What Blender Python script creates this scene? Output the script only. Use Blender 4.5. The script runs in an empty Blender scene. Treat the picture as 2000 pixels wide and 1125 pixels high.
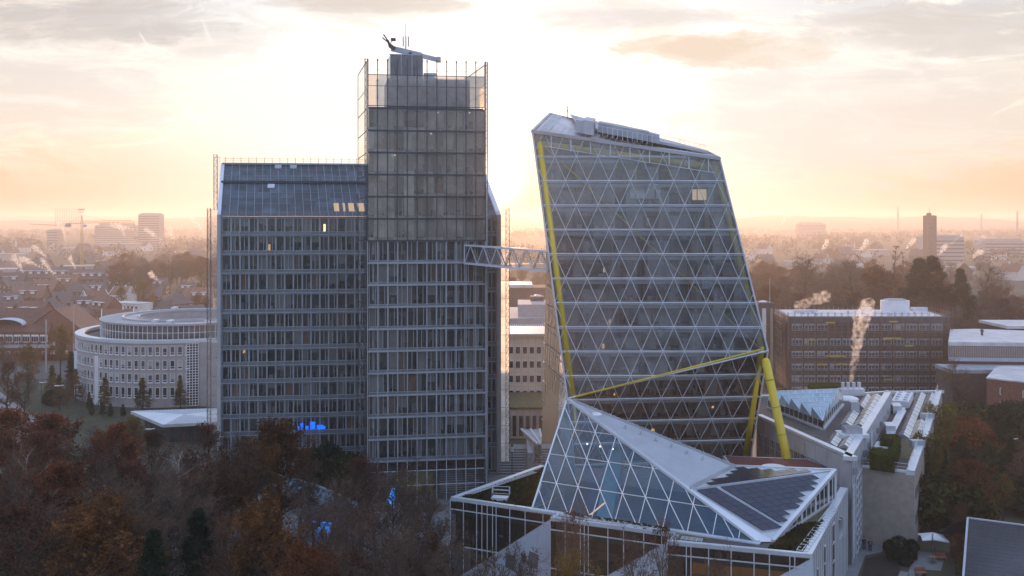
import bpy, math, random
import numpy as np
from mathutils import Vector, Matrix
random.seed(11); R=random.random; U=random.uniform
S=bpy.context.scene; COL=S.collection
F=1900.0; HOR=430.0; CH=46.0
def W(px,py,Y): return Vector(((px-1000)/F*Y, Y, CH+(HOR-py)/F*Y))
def G(px,py,z=0.0):
    Y=(CH-z)*F/(py-HOR); return Vector(((px-1000)/F*Y, Y, z))
def X_at(px,Y): return (px-1000)/F*Y
# ---------------- objects ----------------
def tag(o,label=None,cat=None,group=None,kind=None):
    if label: o['label']=label
    if cat: o['category']=cat
    if group: o['group']=group
    if kind: o['kind']=kind
    return o
def thing(name,loc,label,cat,group=None,rotz=0):
    o=bpy.data.objects.new(name,None); COL.objects.link(o); o.location=loc; o.rotation_euler=(0,0,rotz)
    o.empty_display_size=.5
    return tag(o,label,cat,group)
def origin(o):
    v=Vector((0,0,0))
    while o is not None: v=v+Vector(o.location); o=o.parent
    return v
def kids(o): return [c for c in o.children]
def copy_tree(o,parent=None):
    c=o.copy(); COL.objects.link(c); c.parent=parent
    for k in kids(o): copy_tree(k,c)
    return c
class MB:
    def __init__(s): s.v=[]; s.f=[]; s.m=[]; s.mi=0
    def quad(s,a,b,c,d): s.poly([a,b,c,d])
    def poly(s,pts):
        n=len(s.v); s.v+= [tuple(p) for p in pts]; s.f.append(tuple(range(n,n+len(pts)))); s.m.append(s.mi)
    def _add(s,vs,fs):
        n=len(s.v); s.v+=[tuple(v) for v in vs]
        for f in fs: s.f.append(tuple(i+n for i in f)); s.m.append(s.mi)
    def box(s,x0,y0,z0,x1,y1,z1): s.hexa([(x0,y0),(x1,y0),(x1,y1),(x0,y1)],z0,z1)
    def hexa(s,pl,z0,z1): s.prism(pl,z0,z1)
    def prism(s,pl,z0,z1):
        # pl: list of (x,y); z0,z1 numbers or lists
        n=len(pl); a=sum(pl[i][0]*pl[(i+1)%n][1]-pl[(i+1)%n][0]*pl[i][1] for i in range(n))
        Z0=z0 if isinstance(z0,(list,tuple)) else [z0]*n; Z1=z1 if isinstance(z1,(list,tuple)) else [z1]*n
        pl=list(pl); Z0=list(Z0); Z1=list(Z1)
        if a<0: pl=pl[::-1]; Z0=Z0[::-1]; Z1=Z1[::-1]
        vs=[(p[0],p[1],Z0[i]) for i,p in enumerate(pl)]+[(p[0],p[1],Z1[i]) for i,p in enumerate(pl)]
        fs=[tuple(range(n-1,-1,-1)),tuple(range(n,2*n))]+[(i,(i+1)%n,n+(i+1)%n,n+i) for i in range(n)]
        s._add(vs,fs)
    def beam(s,p0,p1,w,h=None,up=None):
        h=w if h is None else h
        p0=Vector(p0);p1=Vector(p1); d=p1-p0
        if d.length<1e-6: return
        d.normalize(); up=Vector(up) if up else (Vector((0,0,1)) if abs(d.z)<.95 else Vector((0,1,0)))
        a=d.cross(up).normalized(); b=a.cross(d)
        vs=[]
        for p in (p0,p1):
            for sa,sb in ((-1,-1),(1,-1),(1,1),(-1,1)): vs.append(p+a*(sa*w/2)+b*(sb*h/2))
        s._add(vs,[(3,2,1,0),(4,5,6,7),(0,1,5,4),(1,2,6,5),(2,3,7,6),(3,0,4,7)])
    def tube(s,p0,p1,r0,r1=None,n=8,caps=True):
        r1=r0 if r1 is None else r1
        p0=Vector(p0);p1=Vector(p1); d=p1-p0
        if d.length<1e-6: return
        d.normalize(); up=Vector((0,0,1)) if abs(d.z)<.95 else Vector((0,1,0))
        a=d.cross(up).normalized(); b=a.cross(d)
        vs=[];fs=[]
        for p,r in ((p0,r0),(p1,r1)):
            for i in range(n):
                t=2*math.pi*i/n; vs.append(p+a*(math.cos(t)*r)+b*(math.sin(t)*r))
        fs=[(i,(i+1)%n,n+(i+1)%n,n+i) for i in range(n)]
        if caps: fs+= [tuple(range(n-1,-1,-1)),tuple(range(n,2*n))]
        s._add(vs,fs)
    def path(s,pts,r,n=8):
        for a,b in zip(pts,pts[1:]): s.tube(a,b,r,n=n)
    def lump(s,c,rad,seed=0,sub=2,amp=.25,sq=(1,1,1)):
        rr=random.Random(seed)
        vs,fs=ico(sub)
        ph=[rr.uniform(0,6.28) for _ in range(6)]; out=[]
        for v in vs:
            k=1+amp*(math.sin(v[0]*3+ph[0])*math.cos(v[1]*3+ph[1])+.6*math.sin(v[2]*5+ph[2])+.5*math.sin(v[0]*8+ph[3])*math.sin(v[1]*7+ph[4])*math.cos(v[2]*8+ph[5]))
            out.append((c[0]+v[0]*rad*k*sq[0],c[1]+v[1]*rad*k*sq[1],c[2]+v[2]*rad*k*sq[2]))
        s._add(out,fs)
    def build(s,name,mat,parent=None,smooth=False,label=None):
        me=bpy.data.meshes.new(name)
        off=origin(parent) if parent is not None else Vector((0,0,0))
        me.from_pydata([(x-off.x,y-off.y,z-off.z) for x,y,z in s.v],[],s.f)
        for m in (mat if isinstance(mat,(list,tuple)) else [mat]): me.materials.append(m)
        if isinstance(mat,(list,tuple)): me.polygons.foreach_set('material_index',s.m)
        if smooth: me.polygons.foreach_set('use_smooth',[True]*len(s.f))
        me.update()
        o=bpy.data.objects.new(name,me); COL.objects.link(o); o.parent=parent
        if label: o['label']=label
        return o
    def top(s,name,mat,label,cat,group=None,kind=None,smooth=False,base=None):
        """single mesh top-level thing, origin at its base"""
        if base is None:
            xs=[v[0] for v in s.v];ys=[v[1] for v in s.v];zs=[v[2] for v in s.v]
            base=Vector(((min(xs)+max(xs))/2,(min(ys)+max(ys))/2,min(zs)))
        s.v=[(x-base.x,y-base.y,z-base.z) for x,y,z in s.v]
        o=s.build(name,mat,None,smooth); o.location=base
        return tag(o,label,cat,group,kind)
_ico={}
def ico(sub):
    if sub in _ico: return _ico[sub]
    import bmesh
    bm=bmesh.new(); bmesh.ops.create_icosphere(bm,subdivisions=sub,radius=1)
    vs=[tuple(v.co) for v in bm.verts]; fs=[tuple(v.index for v in f.verts) for f in bm.faces]; bm.free()
    _ico[sub]=(vs,fs); return _ico[sub]
# ---------------- materials ----------------
def nodes(name):
    m=bpy.data.materials.new(name); m.use_nodes=True; n=m.node_tree; n.nodes.clear()
    out=n.nodes.new('ShaderNodeOutputMaterial'); return m,n,out
def N(n,t,**k):
    x=n.nodes.new(t)
    for a,b in k.items(): setattr(x,a,b)
    return x
def L(n,a,b): n.links.new(a,b)
def coords(n,scale=(1,1,1),kind='Object'):
    tc=N(n,'ShaderNodeTexCoord'); mp=N(n,'ShaderNodeMapping'); mp.inputs['Scale'].default_value=scale
    L(n,tc.outputs[kind],mp.inputs['Vector']); return mp.outputs['Vector']
def pbr(name,col,rough=.6,metal=0.0,var=.12,scale=1.0,bump=0.0,spec=.5,rand=0.0,col2=None,stretch=(1,1,1),bscale=None,detail=4):
    m,n,out=nodes(name); b=N(n,'ShaderNodeBsdfPrincipled')
    b.inputs['Roughness'].default_value=rough; b.inputs['Metallic'].default_value=metal; b.inputs['Specular IOR Level'].default_value=spec
    vec=coords(n,stretch)
    no=N(n,'ShaderNodeTexNoise'); no.inputs['Scale'].default_value=scale; no.inputs['Detail'].default_value=detail; L(n,vec,no.inputs['Vector'])
    rp=N(n,'ShaderNodeValToRGB'); c=Vector(col)
    c2=Vector(col2) if col2 else c*(1+var); c1=c*(1-var) if not col2 else c
    rp.color_ramp.elements[0].position=.32; rp.color_ramp.elements[1].position=.68
    rp.color_ramp.elements[0].color=(*c1,1); rp.color_ramp.elements[1].color=(*c2,1)
    L(n,no.outputs['Fac'],rp.inputs[0]); cur=rp.outputs[0]
    if rand>0:
        oi=N(n,'ShaderNodeObjectInfo'); mr=N(n,'ShaderNodeMapRange'); mr.inputs['To Min'].default_value=1-rand; mr.inputs['To Max'].default_value=1+rand
        L(n,oi.outputs['Random'],mr.inputs[0]); hs=N(n,'ShaderNodeHueSaturation'); L(n,mr.outputs[0],hs.inputs['Value']); L(n,cur,hs.inputs['Color']); cur=hs.outputs[0]
    L(n,cur,b.inputs['Base Color'])
    if bump>0:
        n2=N(n,'ShaderNodeTexNoise'); n2.inputs['Scale'].default_value=bscale or scale*6; L(n,vec,n2.inputs['Vector'])
        bp=N(n,'ShaderNodeBump'); bp.inputs['Strength'].default_value=bump; bp.inputs['Distance'].default_value=.1; L(n,n2.outputs['Fac'],bp.inputs['Height']); L(n,bp.outputs[0],b.inputs['Normal'])
    L(n,b.outputs[0],out.inputs[0]); return m
def glassy(name,tint=(.8,.85,.9),refl=.12,rough=.02,haze=.1,hcol=(.6,.65,.7),trans=0.0,rcol=(1,1,1),wav=0.0,ior=1.28,cell=None):
    m,n,out=nodes(name)
    t=N(n,'ShaderNodeBsdfTransparent'); t.inputs[0].default_value=(*tint,1)
    d=N(n,'ShaderNodeBsdfDiffuse'); d.inputs[0].default_value=(*hcol,1)
    cur=t.outputs[0]
    dd=d.outputs[0]
    if trans>0:
        tr=N(n,'ShaderNodeBsdfTranslucent'); tr.inputs[0].default_value=(*hcol,1); ms=N(n,'ShaderNodeMixShader'); ms.inputs[0].default_value=trans
        L(n,dd,ms.inputs[1]); L(n,tr.outputs[0],ms.inputs[2]); dd=ms.outputs[0]
    if haze>0:
        ms=N(n,'ShaderNodeMixShader'); L(n,cur,ms.inputs[1]); L(n,dd,ms.inputs[2])
        no=N(n,'ShaderNodeTexNoise'); no.inputs['Scale'].default_value=.35; no.inputs['Detail'].default_value=5
        L(n,coords(n),no.inputs['Vector']); mr=N(n,'ShaderNodeMapRange'); mr.inputs['From Min'].default_value=.3; mr.inputs['From Max'].default_value=.7
        mr.inputs['To Min'].default_value=haze*.6; mr.inputs['To Max'].default_value=haze*1.4; L(n,no.outputs['Fac'],mr.inputs[0]); hz_=mr.outputs[0]
        if cell:
            tc=N(n,'ShaderNodeTexCoord'); vm=N(n,'ShaderNodeVectorMath',operation='DIVIDE'); vm.inputs[1].default_value=cell; L(n,tc.outputs['Object'],vm.inputs[0]); fl=N(n,'ShaderNodeVectorMath',operation='FLOOR'); L(n,vm.outputs[0],fl.inputs[0])
            wn=N(n,'ShaderNodeTexWhiteNoise'); L(n,fl.outputs[0],wn.inputs['Vector']); m3=N(n,'ShaderNodeMapRange'); m3.inputs['To Min'].default_value=.35; m3.inputs['To Max'].default_value=1.75; L(n,wn.outputs['Value'],m3.inputs[0])
            mu=N(n,'ShaderNodeMath',operation='MULTIPLY'); L(n,hz_,mu.inputs[0]); L(n,m3.outputs[0],mu.inputs[1]); hz_=mu.outputs[0]
        L(n,hz_,ms.inputs[0]); cur=ms.outputs[0]
    g=N(n,'ShaderNodeBsdfGlossy'); g.inputs[0].default_value=(*rcol,1); g.inputs['Roughness'].default_value=rough
    if wav>0:
        n2=N(n,'ShaderNodeTexNoise'); n2.inputs['Scale'].default_value=.5; n2.inputs['Detail'].default_value=2; L(n,coords(n),n2.inputs['Vector'])
        bp=N(n,'ShaderNodeBump'); bp.inputs['Strength'].default_value=wav; bp.inputs['Distance'].default_value=.05; L(n,n2.outputs['Fac'],bp.inputs['Height']); L(n,bp.outputs[0],g.inputs['Normal'])
    fr=N(n,'ShaderNodeFresnel'); fr.inputs[0].default_value=ior
    ad=N(n,'ShaderNodeMath',operation='ADD',use_clamp=True); ad.inputs[1].default_value=refl; L(n,fr.outputs[0],ad.inputs[0])
    m2=N(n,'ShaderNodeMixShader'); L(n,ad.outputs[0],m2.inputs[0]); L(n,cur,m2.inputs[1]); L(n,g.outputs[0],m2.inputs[2])
    L(n,m2.outputs[0],out.inputs[0]); return m
def emis(name,col,st):
    m,n,out=nodes(name); e=N(n,'ShaderNodeEmission'); e.inputs[0].default_value=(*col,1); e.inputs[1].default_value=st; L(n,e.outputs[0],out.inputs[0]); return m
def cells(name,size,cols,rough=.8,emi=None):
    """colour by cell of an object-space grid: rooms behind windows"""
    m,n,out=nodes(name); b=N(n,'ShaderNodeBsdfPrincipled'); b.inputs['Roughness'].default_value=rough; b.inputs['Specular IOR Level'].default_value=.2
    tc=N(n,'ShaderNodeTexCoord'); vm=N(n,'ShaderNodeVectorMath',operation='DIVIDE'); vm.inputs[1].default_value=size; L(n,tc.outputs['Object'],vm.inputs[0])
    fl=N(n,'ShaderNodeVectorMath',operation='FLOOR'); L(n,vm.outputs[0],fl.inputs[0])
    wn=N(n,'ShaderNodeTexWhiteNoise'); wn.noise_dimensions='3D'; L(n,fl.outputs[0],wn.inputs['Vector'])
    rp=N(n,'ShaderNodeValToRGB'); rp.color_ramp.interpolation='CONSTANT'
    el=rp.color_ramp.elements
    while len(el)<len(cols): el.new(.5)
    for i,c in enumerate(cols): el[i].position=i/len(cols); el[i].color=(*c,1)
    L(n,wn.outputs['Value'],rp.inputs[0]); L(n,rp.outputs[0],b.inputs['Base Color']); L(n,b.outputs[0],out.inputs[0]); return m
def leafmat(name,c1,c2,rand=.25,trans=.35,scale=.6):
    m,n,out=nodes(name)
    no=N(n,'ShaderNodeTexNoise'); no.inputs['Scale'].default_value=scale; no.inputs['Detail'].default_value=6; no.inputs['Roughness'].default_value=.75; L(n,coords(n),no.inputs['Vector'])
    rp=N(n,'ShaderNodeValToRGB'); rp.color_ramp.elements[0].position=.42; rp.color_ramp.elements[1].position=.60
    rp.color_ramp.elements[0].color=(*c1,1); rp.color_ramp.elements[1].color=(*c2,1); L(n,no.outputs['Fac'],rp.inputs[0])
    oi=N(n,'ShaderNodeObjectInfo'); mr=N(n,'ShaderNodeMapRange'); mr.inputs['To Min'].default_value=1-rand; mr.inputs['To Max'].default_value=1+rand
    L(n,oi.outputs['Random'],mr.inputs[0]); hs=N(n,'ShaderNodeHueSaturation'); L(n,mr.outputs[0],hs.inputs['Value']); L(n,rp.outputs[0],hs.inputs['Color'])
    d=N(n,'ShaderNodeBsdfDiffuse'); t=N(n,'ShaderNodeBsdfTranslucent'); L(n,hs.outputs[0],d.inputs[0]); L(n,hs.outputs[0],t.inputs[0])
    ms=N(n,'ShaderNodeMixShader'); ms.inputs[0].default_value=trans; L(n,d.outputs[0],ms.inputs[1]); L(n,t.outputs[0],ms.inputs[2]); L(n,ms.outputs[0],out.inputs[0]); return m
M={}
M['steel']=pbr('grey_blue_steel',(.38,.42,.48),.45,.3,.12,.4)
M['steel_l']=pbr('light_steel',(.60,.65,.72),.45,.2,.1,.4)
M['darksteel']=pbr('dark_steel',(.07,.075,.085),.5,.3)
M['spandrel']=pbr('spandrel_metal',(.30,.335,.38),.5,.2,.15,.5)
M['grate']=pbr('walkway_grating',(.10,.11,.13),.7,.2)
M['conc']=pbr('pale_concrete',(.42,.43,.45),.8,0,.1,.6,.1)
M['white']=pbr('white_paint',(.72,.74,.78),.5,0,.08,.5)
M['whitemetal']=pbr('white_metal_sheet',(.60,.66,.74),.35,.35,.08,.3)
M['zinc']=pbr('zinc_roof',(.36,.38,.42),.45,.3,.2,.2,.05)
M['yellow']=pbr('yellow_paint',(.64,.50,.035),.45,0,.16,.35,.03,stretch=(1,1,.3))
M['brick']=pbr('red_brick',(.20,.085,.062),.85,0,.3,3,.3,rand=.2)
M['brickd']=pbr('dark_brick',(.098,.074,.07),.85,0,.3,2,.3)
M['tiler']=pbr('red_roof_tiles',(.16,.085,.065),.8,0,.3,1.5,.4,rand=.25)
M['tiled']=pbr('dark_roof_tiles',(.085,.075,.08),.7,0,.3,1.5,.4,rand=.25)
M['stone']=pbr('pink_grey_stone',(.38,.36,.37),.8,0,.1,.8,.1)
M['sand']=pbr('cream_wall_panels',(.58,.53,.47),.8,0,.08,.5)
M['render']=pbr('pale_render',(.62,.62,.62),.8,0,.1,.4,rand=.12)
M['wood']=pbr('red_brown_wood',(.32,.17,.11),.6,0,.25,1)
M['gravel']=pbr('roof_gravel',(.11,.10,.10),.9,0,.35,2,.5)
M['bitumen']=pbr('dark_roof_felt',(.06,.058,.06),.85,0,.35,.6,.3)
M['frost']=pbr('frosty_flat_roof',(.55,.54,.56),.55,0,.18,.25,.1)
M['sedum']=pbr('sedum_roof',(.045,.05,.018),.95,0,.3,1.2,1.0,col2=(.14,.11,.05),bscale=9)
M['moss']=pbr('dry_grass_roof',(.07,.06,.03),.95,0,.3,1.5,1.0,col2=(.16,.14,.07),bscale=9)
M['paving']=pbr('grey_paving',(.19,.20,.215),.7,0,.15,.8,.1)
M['asphalt']=pbr('asphalt',(.07,.07,.075),.8,0,.2,.5,.1)
M['redpave']=pbr('red_paving',(.17,.10,.09),.85,0,.15,.8,.1)
M['furn']=pbr('dark_furniture',(.04,.04,.045),.7,0,.4,1)
M['furnl']=pbr('light_furniture',(.35,.33,.30),.7,0,.3,1)
M['room']=cells('office_room_walls',(3.04,50,3.4),[(.36,.31,.27),(.22,.18,.15),(.46,.42,.37),(.15,.12,.11),(.26,.16,.12),(.40,.36,.32)])
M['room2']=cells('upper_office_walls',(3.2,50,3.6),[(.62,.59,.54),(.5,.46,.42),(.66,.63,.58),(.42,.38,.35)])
M['room3']=cells('crystal_room_walls',(2.9,50,3.59),[(.36,.34,.32),(.18,.13,.10),(.28,.27,.26),(.44,.42,.39),(.15,.09,.08),(.22,.21,.21)])
M['blind']=pbr('pale_blind',(.42,.42,.41),.8,0,.12,.5)
M['win']=glassy('window_glass',(.88,.89,.90),.02,.02,.09,(.34,.37,.41))
M['screen']=glassy('outer_glass_screen',(.93,.94,.95),.01,.03,.08,(.55,.58,.62),.5,cell=(1.53,60,3.4))
M['frostg']=glassy('frosted_glass_screen',(.60,.60,.60),.05,.12,.42,(.62,.60,.58),.7)
M['sideg']=glassy('side_glass_screen',(.80,.78,.76),.05,.05,.24,(.72,.66,.60),.75)
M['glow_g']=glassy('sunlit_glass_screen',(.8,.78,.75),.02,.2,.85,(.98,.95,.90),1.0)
M['cglass']=glassy('crystal_glass',(.82,.87,.90),.06,.04,.20,(.40,.46,.53),.12,wav=.3,rcol=(.75,.93,1),cell=(1.6,60,3.59))
M['pglass']=glassy('pyramid_glass',(.58,.70,.76),.085,.03,.03,(.14,.24,.31),.2,rcol=(.42,.68,.88),wav=.25,cell=(1.4,3,2.9))
M['dglass']=pbr('dark_window_glass',(.035,.04,.048),.08,0,.3,.6,spec=.9)
M['mglass']=pbr('grey_window_glass',(.09,.10,.115),.12,0,.4,.5,spec=.9)
M['brownglass']=pbr('dark_brown_glass',(.028,.020,.018),.15,0,.2,.6,spec=.7)
M['pv']=pbr('solar_cells',(.034,.050,.085),.5,.0,.25,.5,spec=.2); M['pvg']=pbr('glossy_solar_cells',(.022,.028,.045),.16,.0,.25,.5,spec=.7)
M['soil']=pbr('dark_soil',(.022,.017,.014),.95,0,.3,1,.5)
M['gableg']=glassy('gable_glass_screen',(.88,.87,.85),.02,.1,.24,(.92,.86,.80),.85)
M['lamp_w']=emis('warm_lamp',(1,.62,.28),2.2)
M['lamp_s']=emis('white_lamp',(1,.9,.75),2.0)
M['lamp_b']=emis('blue_led',(.005,.12,1),1.3)
M['lamp_b2']=emis('pale_blue_led',(.02,.26,1),1.5)
M['bark']=pbr('dark_bark',(.055,.045,.038),.9,0,.3,3,.3)
M['twig']=pbr('purple_brown_twigs',(.125,.080,.058),.9,0,.3,1,rand=.25)
M['birch']=pbr('pale_birch_bark',(.36,.34,.32),.8,0,.3,4)
M['l_oak']=leafmat('brown_oak_leaves',(.085,.038,.016),(.20,.088,.03))
M['l_rust']=leafmat('rust_leaves',(.09,.032,.016),(.21,.07,.027))
M['l_red']=leafmat('reddish_leaves',(.08,.032,.026),(.15,.06,.04))
M['l_yel']=leafmat('yellow_brown_leaves',(.10,.07,.02),(.23,.145,.036))
M['l_green']=leafmat('dark_needles',(.012,.022,.014),(.035,.05,.026),trans=.15)
M['l_olive']=leafmat('olive_leaves',(.03,.034,.014),(.075,.075,.024),trans=.2)
M['l_hedge']=leafmat('hedge_leaves',(.025,.04,.012),(.075,.095,.025),trans=.2,scale=2)
M['l_ivy']=leafmat('ivy_leaves',(.05,.055,.015),(.20,.15,.035),trans=.3,scale=1)
# ---------------- world, sun, camera, haze ----------------
SUN_AZ=math.atan2(965-1000,F); SUN_EL=math.atan2(HOR-348,F)
w=bpy.data.worlds.new("World"); S.world=w; w.use_nodes=True; nt=w.node_tree; bg=nt.nodes['Background']
def mth(op,a,b=None,clamp=False):
    x=N(nt,'ShaderNodeMath',operation=op,use_clamp=clamp)
    for i,v in enumerate((a,b)):
        if v is None: continue
        if isinstance(v,(int,float)): x.inputs[i].default_value=v
        else: L(nt,v,x.inputs[i])
    return x.outputs[0]
def rmp(fac,stops,interp='LINEAR'):
    r=N(nt,'ShaderNodeValToRGB'); r.color_ramp.interpolation=interp; e=r.color_ramp.elements
    while len(e)<len(stops): e.new(.5)
    for i,(p,c) in enumerate(stops):
        e[i].position=p; e[i].color=(*c,1) if not isinstance(c,(int,float)) else (c,c,c,1)
    L(nt,fac,r.inputs[0]); return r.outputs[0]
def mixc(f,a,b,bt='MIX'):
    x=N(nt,'ShaderNodeMixRGB',blend_type=bt)
    for i,v in enumerate((f,a,b)):
        if isinstance(v,(int,float)): x.inputs[i].default_value=v if i==0 else (v,v,v,1)
        elif isinstance(v,tuple): x.inputs[i].default_value=(*v,1)
        else: L(nt,v,x.inputs[i])
    return x.outputs[0]
sk=N(nt,'ShaderNodeTexSky'); sk.sky_type='NISHITA'; sk.sun_disc=False; sk.sun_elevation=SUN_EL; sk.sun_rotation=SUN_AZ; sk.dust_density=1.6; sk.ozone_density=2.0
tc=N(nt,'ShaderNodeTexCoord'); sp=N(nt,'ShaderNodeSeparateXYZ'); L(nt,tc.outputs['Generated'],sp.inputs[0])
x_,y_,z_=sp.outputs
ys=mth('MAXIMUM',y_,.12); u=mth('DIVIDE',x_,ys); v=mth('DIVIDE',z_,ys)
# open sky colour by height, on the sunward side and on the far side
el=mth('MAXIMUM',z_,0)
east=rmp(el,[(0,(.54,.32,.18)),(.045,(.62,.41,.26)),(.085,(.67,.54,.40)),(.135,(.61,.555,.49)),(.20,(.47,.475,.49)),(.34,(.38,.49,.68)),(1,(.34,.54,.95))])
west=rmp(el,[(0,(.56,.58,.68)),(.12,(.54,.64,.86)),(.4,(.42,.60,.96)),(1,(.34,.54,.95))])
side=mth('MULTIPLY_ADD',y_,.62); side.node.inputs[2].default_value=.40; side.node.use_clamp=True
side2=rmp(side,[(0,0.0),(.55,.42),(.93,1.0)])
base=mixc(side2,west,east)
# bright aureole round the sun behind thin cloud
su,sv=math.tan(SUN_AZ),math.tan(SUN_EL)
du=mth('SUBTRACT',u,su+.004); dv=mth('SUBTRACT',v,sv+.065)
d2=mth('ADD',mth('POWER',mth('DIVIDE',mth('ABSOLUTE',du),.33),2.0),mth('POWER',mth('DIVIDE',mth('ABSOLUTE',dv),.22),2.0))
aur=mth('POWER',2.718,mth('MULTIPLY',d2,-1.0))
front=mth('GREATER_THAN',y_,.12)
aur=mth('MULTIPLY',aur,front)
base=mixc(mth('MULTIPLY',aur,1.0,True),base,(.95,.91,.865))
dv3=mth('SUBTRACT',v,sv); du3=mth('SUBTRACT',u,su)
d3=mth('ADD',mth('POWER',mth('DIVIDE',mth('ABSOLUTE',du3),.060),2.0),mth('POWER',mth('DIVIDE',mth('ABSOLUTE',dv3),.062),2.0))
core=mth('MULTIPLY',mth('POWER',2.718,mth('MULTIPLY',d3,-.5)),front)
base=mixc(mth('MULTIPLY',core,.85),base,(1.08,.80,.60))
d4=mth('ADD',mth('POWER',mth('DIVIDE',mth('ABSOLUTE',du3),.10),2.0),mth('POWER',mth('DIVIDE',mth('ABSOLUTE',mth('SUBTRACT',v,.012)),.035),2.0))
hor=mth('MULTIPLY',mth('POWER',2.718,mth('MULTIPLY',d4,-.5)),front)
base=mixc(mth('MULTIPLY',hor,.8),base,(.95,.50,.22))
core2=mth('MULTIPLY',mth('POWER',2.718,mth('MULTIPLY',d3,-6.0)),front)
base=mixc(core2,base,(2.6,1.9,1.2),'ADD')
# thin clouds: streaky veils lit from behind, with grey bellies
cv=N(nt,'ShaderNodeCombineXYZ'); L(nt,u,cv.inputs[0]); L(nt,v,cv.inputs[1])
def noise(sx,sy,scale,det,rough,off=(0,0,0),dist=0,rot=0):
    mp=N(nt,'ShaderNodeMapping'); mp.inputs['Scale'].default_value=(sx,sy,1); mp.inputs['Location'].default_value=off; mp.inputs['Rotation'].default_value=(0,0,rot)
    L(nt,cv.outputs[0],mp.inputs[0]); n=N(nt,'ShaderNodeTexNoise'); n.inputs['Scale'].default_value=scale; n.inputs['Detail'].default_value=det; n.inputs['Roughness'].default_value=rough; n.inputs['Distortion'].default_value=dist
    L(nt,mp.outputs[0],n.inputs['Vector']); return n.outputs['Fac']
high=rmp(v,[(.0,0.0),(.04,.15),(.13,1.0)])
veil=rmp(noise(2.4,12,2.0,14,.72,(3.1,1.7,0),1.2,.15),[(.50,0.0),(.60,1.0)])
base=mixc(mth('MULTIPLY',mth('MULTIPLY',veil,high),.75),base,(.84,.78,.69))
hv=rmp(v,[(.13,0.0),(.20,1.0)])
big=rmp(noise(1.7,8.5,2.4,13,.66,(7.4,2.3,0),.8,-.06),[(.48,0.0),(.57,1.0)])
base=mixc(mth('MULTIPLY',mth('MULTIPLY',big,hv),.42),base,(.50,.44,.375))
def blob(pu,pv,ru,rv,amt,colr,seed,edge=.55):
    a=mth('DIVIDE',mth('SUBTRACT',u,pu),ru); b=mth('DIVIDE',mth('SUBTRACT',v,pv),rv)
    d=mth('ADD',mth('MULTIPLY',a,a),mth('MULTIPLY',b,b)); nz=noise(3,10,5.0,13,.68,(seed,seed*.7,0),.7)
    k=mth('SUBTRACT',mth('ADD',1.0,mth('MULTIPLY',mth('SUBTRACT',nz,.5),3.2)),d)
    return mth('MULTIPLY',mth('MULTIPLY',rmp(k,[(0,0.0),(.35,.65),(edge+.3,1.0)]),front),amt)
def uv(px,py): return (px-1000)/F,(HOR-py)/F
for (px,py,rx,ry,amt,c,s) in ((1420,100,230,38,.85,(.74,.60,.47),1.0),(130,40,330,60,.55,(.50,.45,.43),2.0),(720,5,230,22,.6,(.60,.52,.46),3.0),(1830,60,300,60,.5,(.62,.56,.52),4.0),(1250,35,210,20,.5,(.62,.60,.60),5.0),(380,75,170,40,.35,(.50,.48,.48),6.0),(1690,240,420,130,.65,(.74,.69,.66),8.0),(90,190,300,90,.45,(.70,.66,.65),13.0),(1150,30,160,30,.4,(.70,.68,.68),14.0)):
    if amt<=0: continue
    a,b=uv(px,py); base=mixc(blob(a,b,rx/F,ry/F,amt,c,s),base,tuple(q*.74 for q in c))
for (px,py,rx,ry,amt,c,s) in ((620,215,260,60,.6,(1.0,.95,.88),9.0),(1600,110,200,40,.3,(1.0,.95,.88),10.0),(60,100,240,25,.4,(.95,.88,.82),11.0),(1700,190,170,16,.3,(.95,.88,.8),12.0)):
    a,b=uv(px,py); base=mixc(blob(a,b,rx/F,ry/F,amt,c,s),base,tuple(q*.74 for q in c))
# contrails: short straight streaks, fixed directions in the sky
def trail(x0,y0,x1,y1,w0,w1,amt):
    global base
    a=uv(x0,y0); b=uv(x1,y1); lx,ly=b[0]-a[0],b[1]-a[1]; ll=math.hypot(lx,ly); dx,dy=lx/ll,ly/ll
    qx=mth('SUBTRACT',u,a[0]); qy=mth('SUBTRACT',v,a[1])
    t=mth('DIVIDE',mth('ADD',mth('MULTIPLY',qx,dx),mth('MULTIPLY',qy,dy)),ll)
    s=mth('ABSOLUTE',mth('SUBTRACT',mth('MULTIPLY',qx,-dy),mth('MULTIPLY',qy,-dx)))
    nz=noise(40,40,1.5,4,.6,(x0*.01,0,0)); wd=mth('MULTIPLY',mth('ADD',mth('MULTIPLY',t,(w1-w0)/F),w0/F),mth('MULTIPLY_ADD',nz,1.6)); wd.node.inputs[1].default_value=1
    k=mth('SUBTRACT',1.0,mth('DIVIDE',s,wd),True)
    on=mth('MULTIPLY',mth('GREATER_THAN',t,0),mth('LESS_THAN',t,1))
    fade=mth('MULTIPLY',mth('SINE',mth('MULTIPLY',mth('MAXIMUM',mth('MINIMUM',t,1),0),3.1416)),1.6,True)
    base=mixc(mth('MULTIPLY',mth('MULTIPLY',mth('MULTIPLY',k,on),mth('MULTIPLY',fade,front)),amt,True),base,(.80,.74,.70))
for t in ((270,60,292,96,2,4,.5),(393,30,414,92,3,6,.4),(330,168,415,280,1.5,6,.5),(270,270,415,186,1.2,2,.5),(434,172,480,142,1.5,2,.35),(338,258,370,306,1.5,2.5,.35),(1930,228,2010,192,2,5,.4)): trail(*t)
nis=mixc(1.0,sk.outputs[0],(.10,.10,.10),'MULTIPLY')
fin=mixc(.96,nis,base)
L(nt,fin,bg.inputs[0]); bg.inputs[1].default_value=1.0
ld=bpy.data.lights.new('sun','SUN'); lo=bpy.data.objects.new('sun',ld); COL.objects.link(lo)
ld.energy=3.7; ld.angle=math.radians(.5); ld.color=(1,.57,.30)
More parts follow.
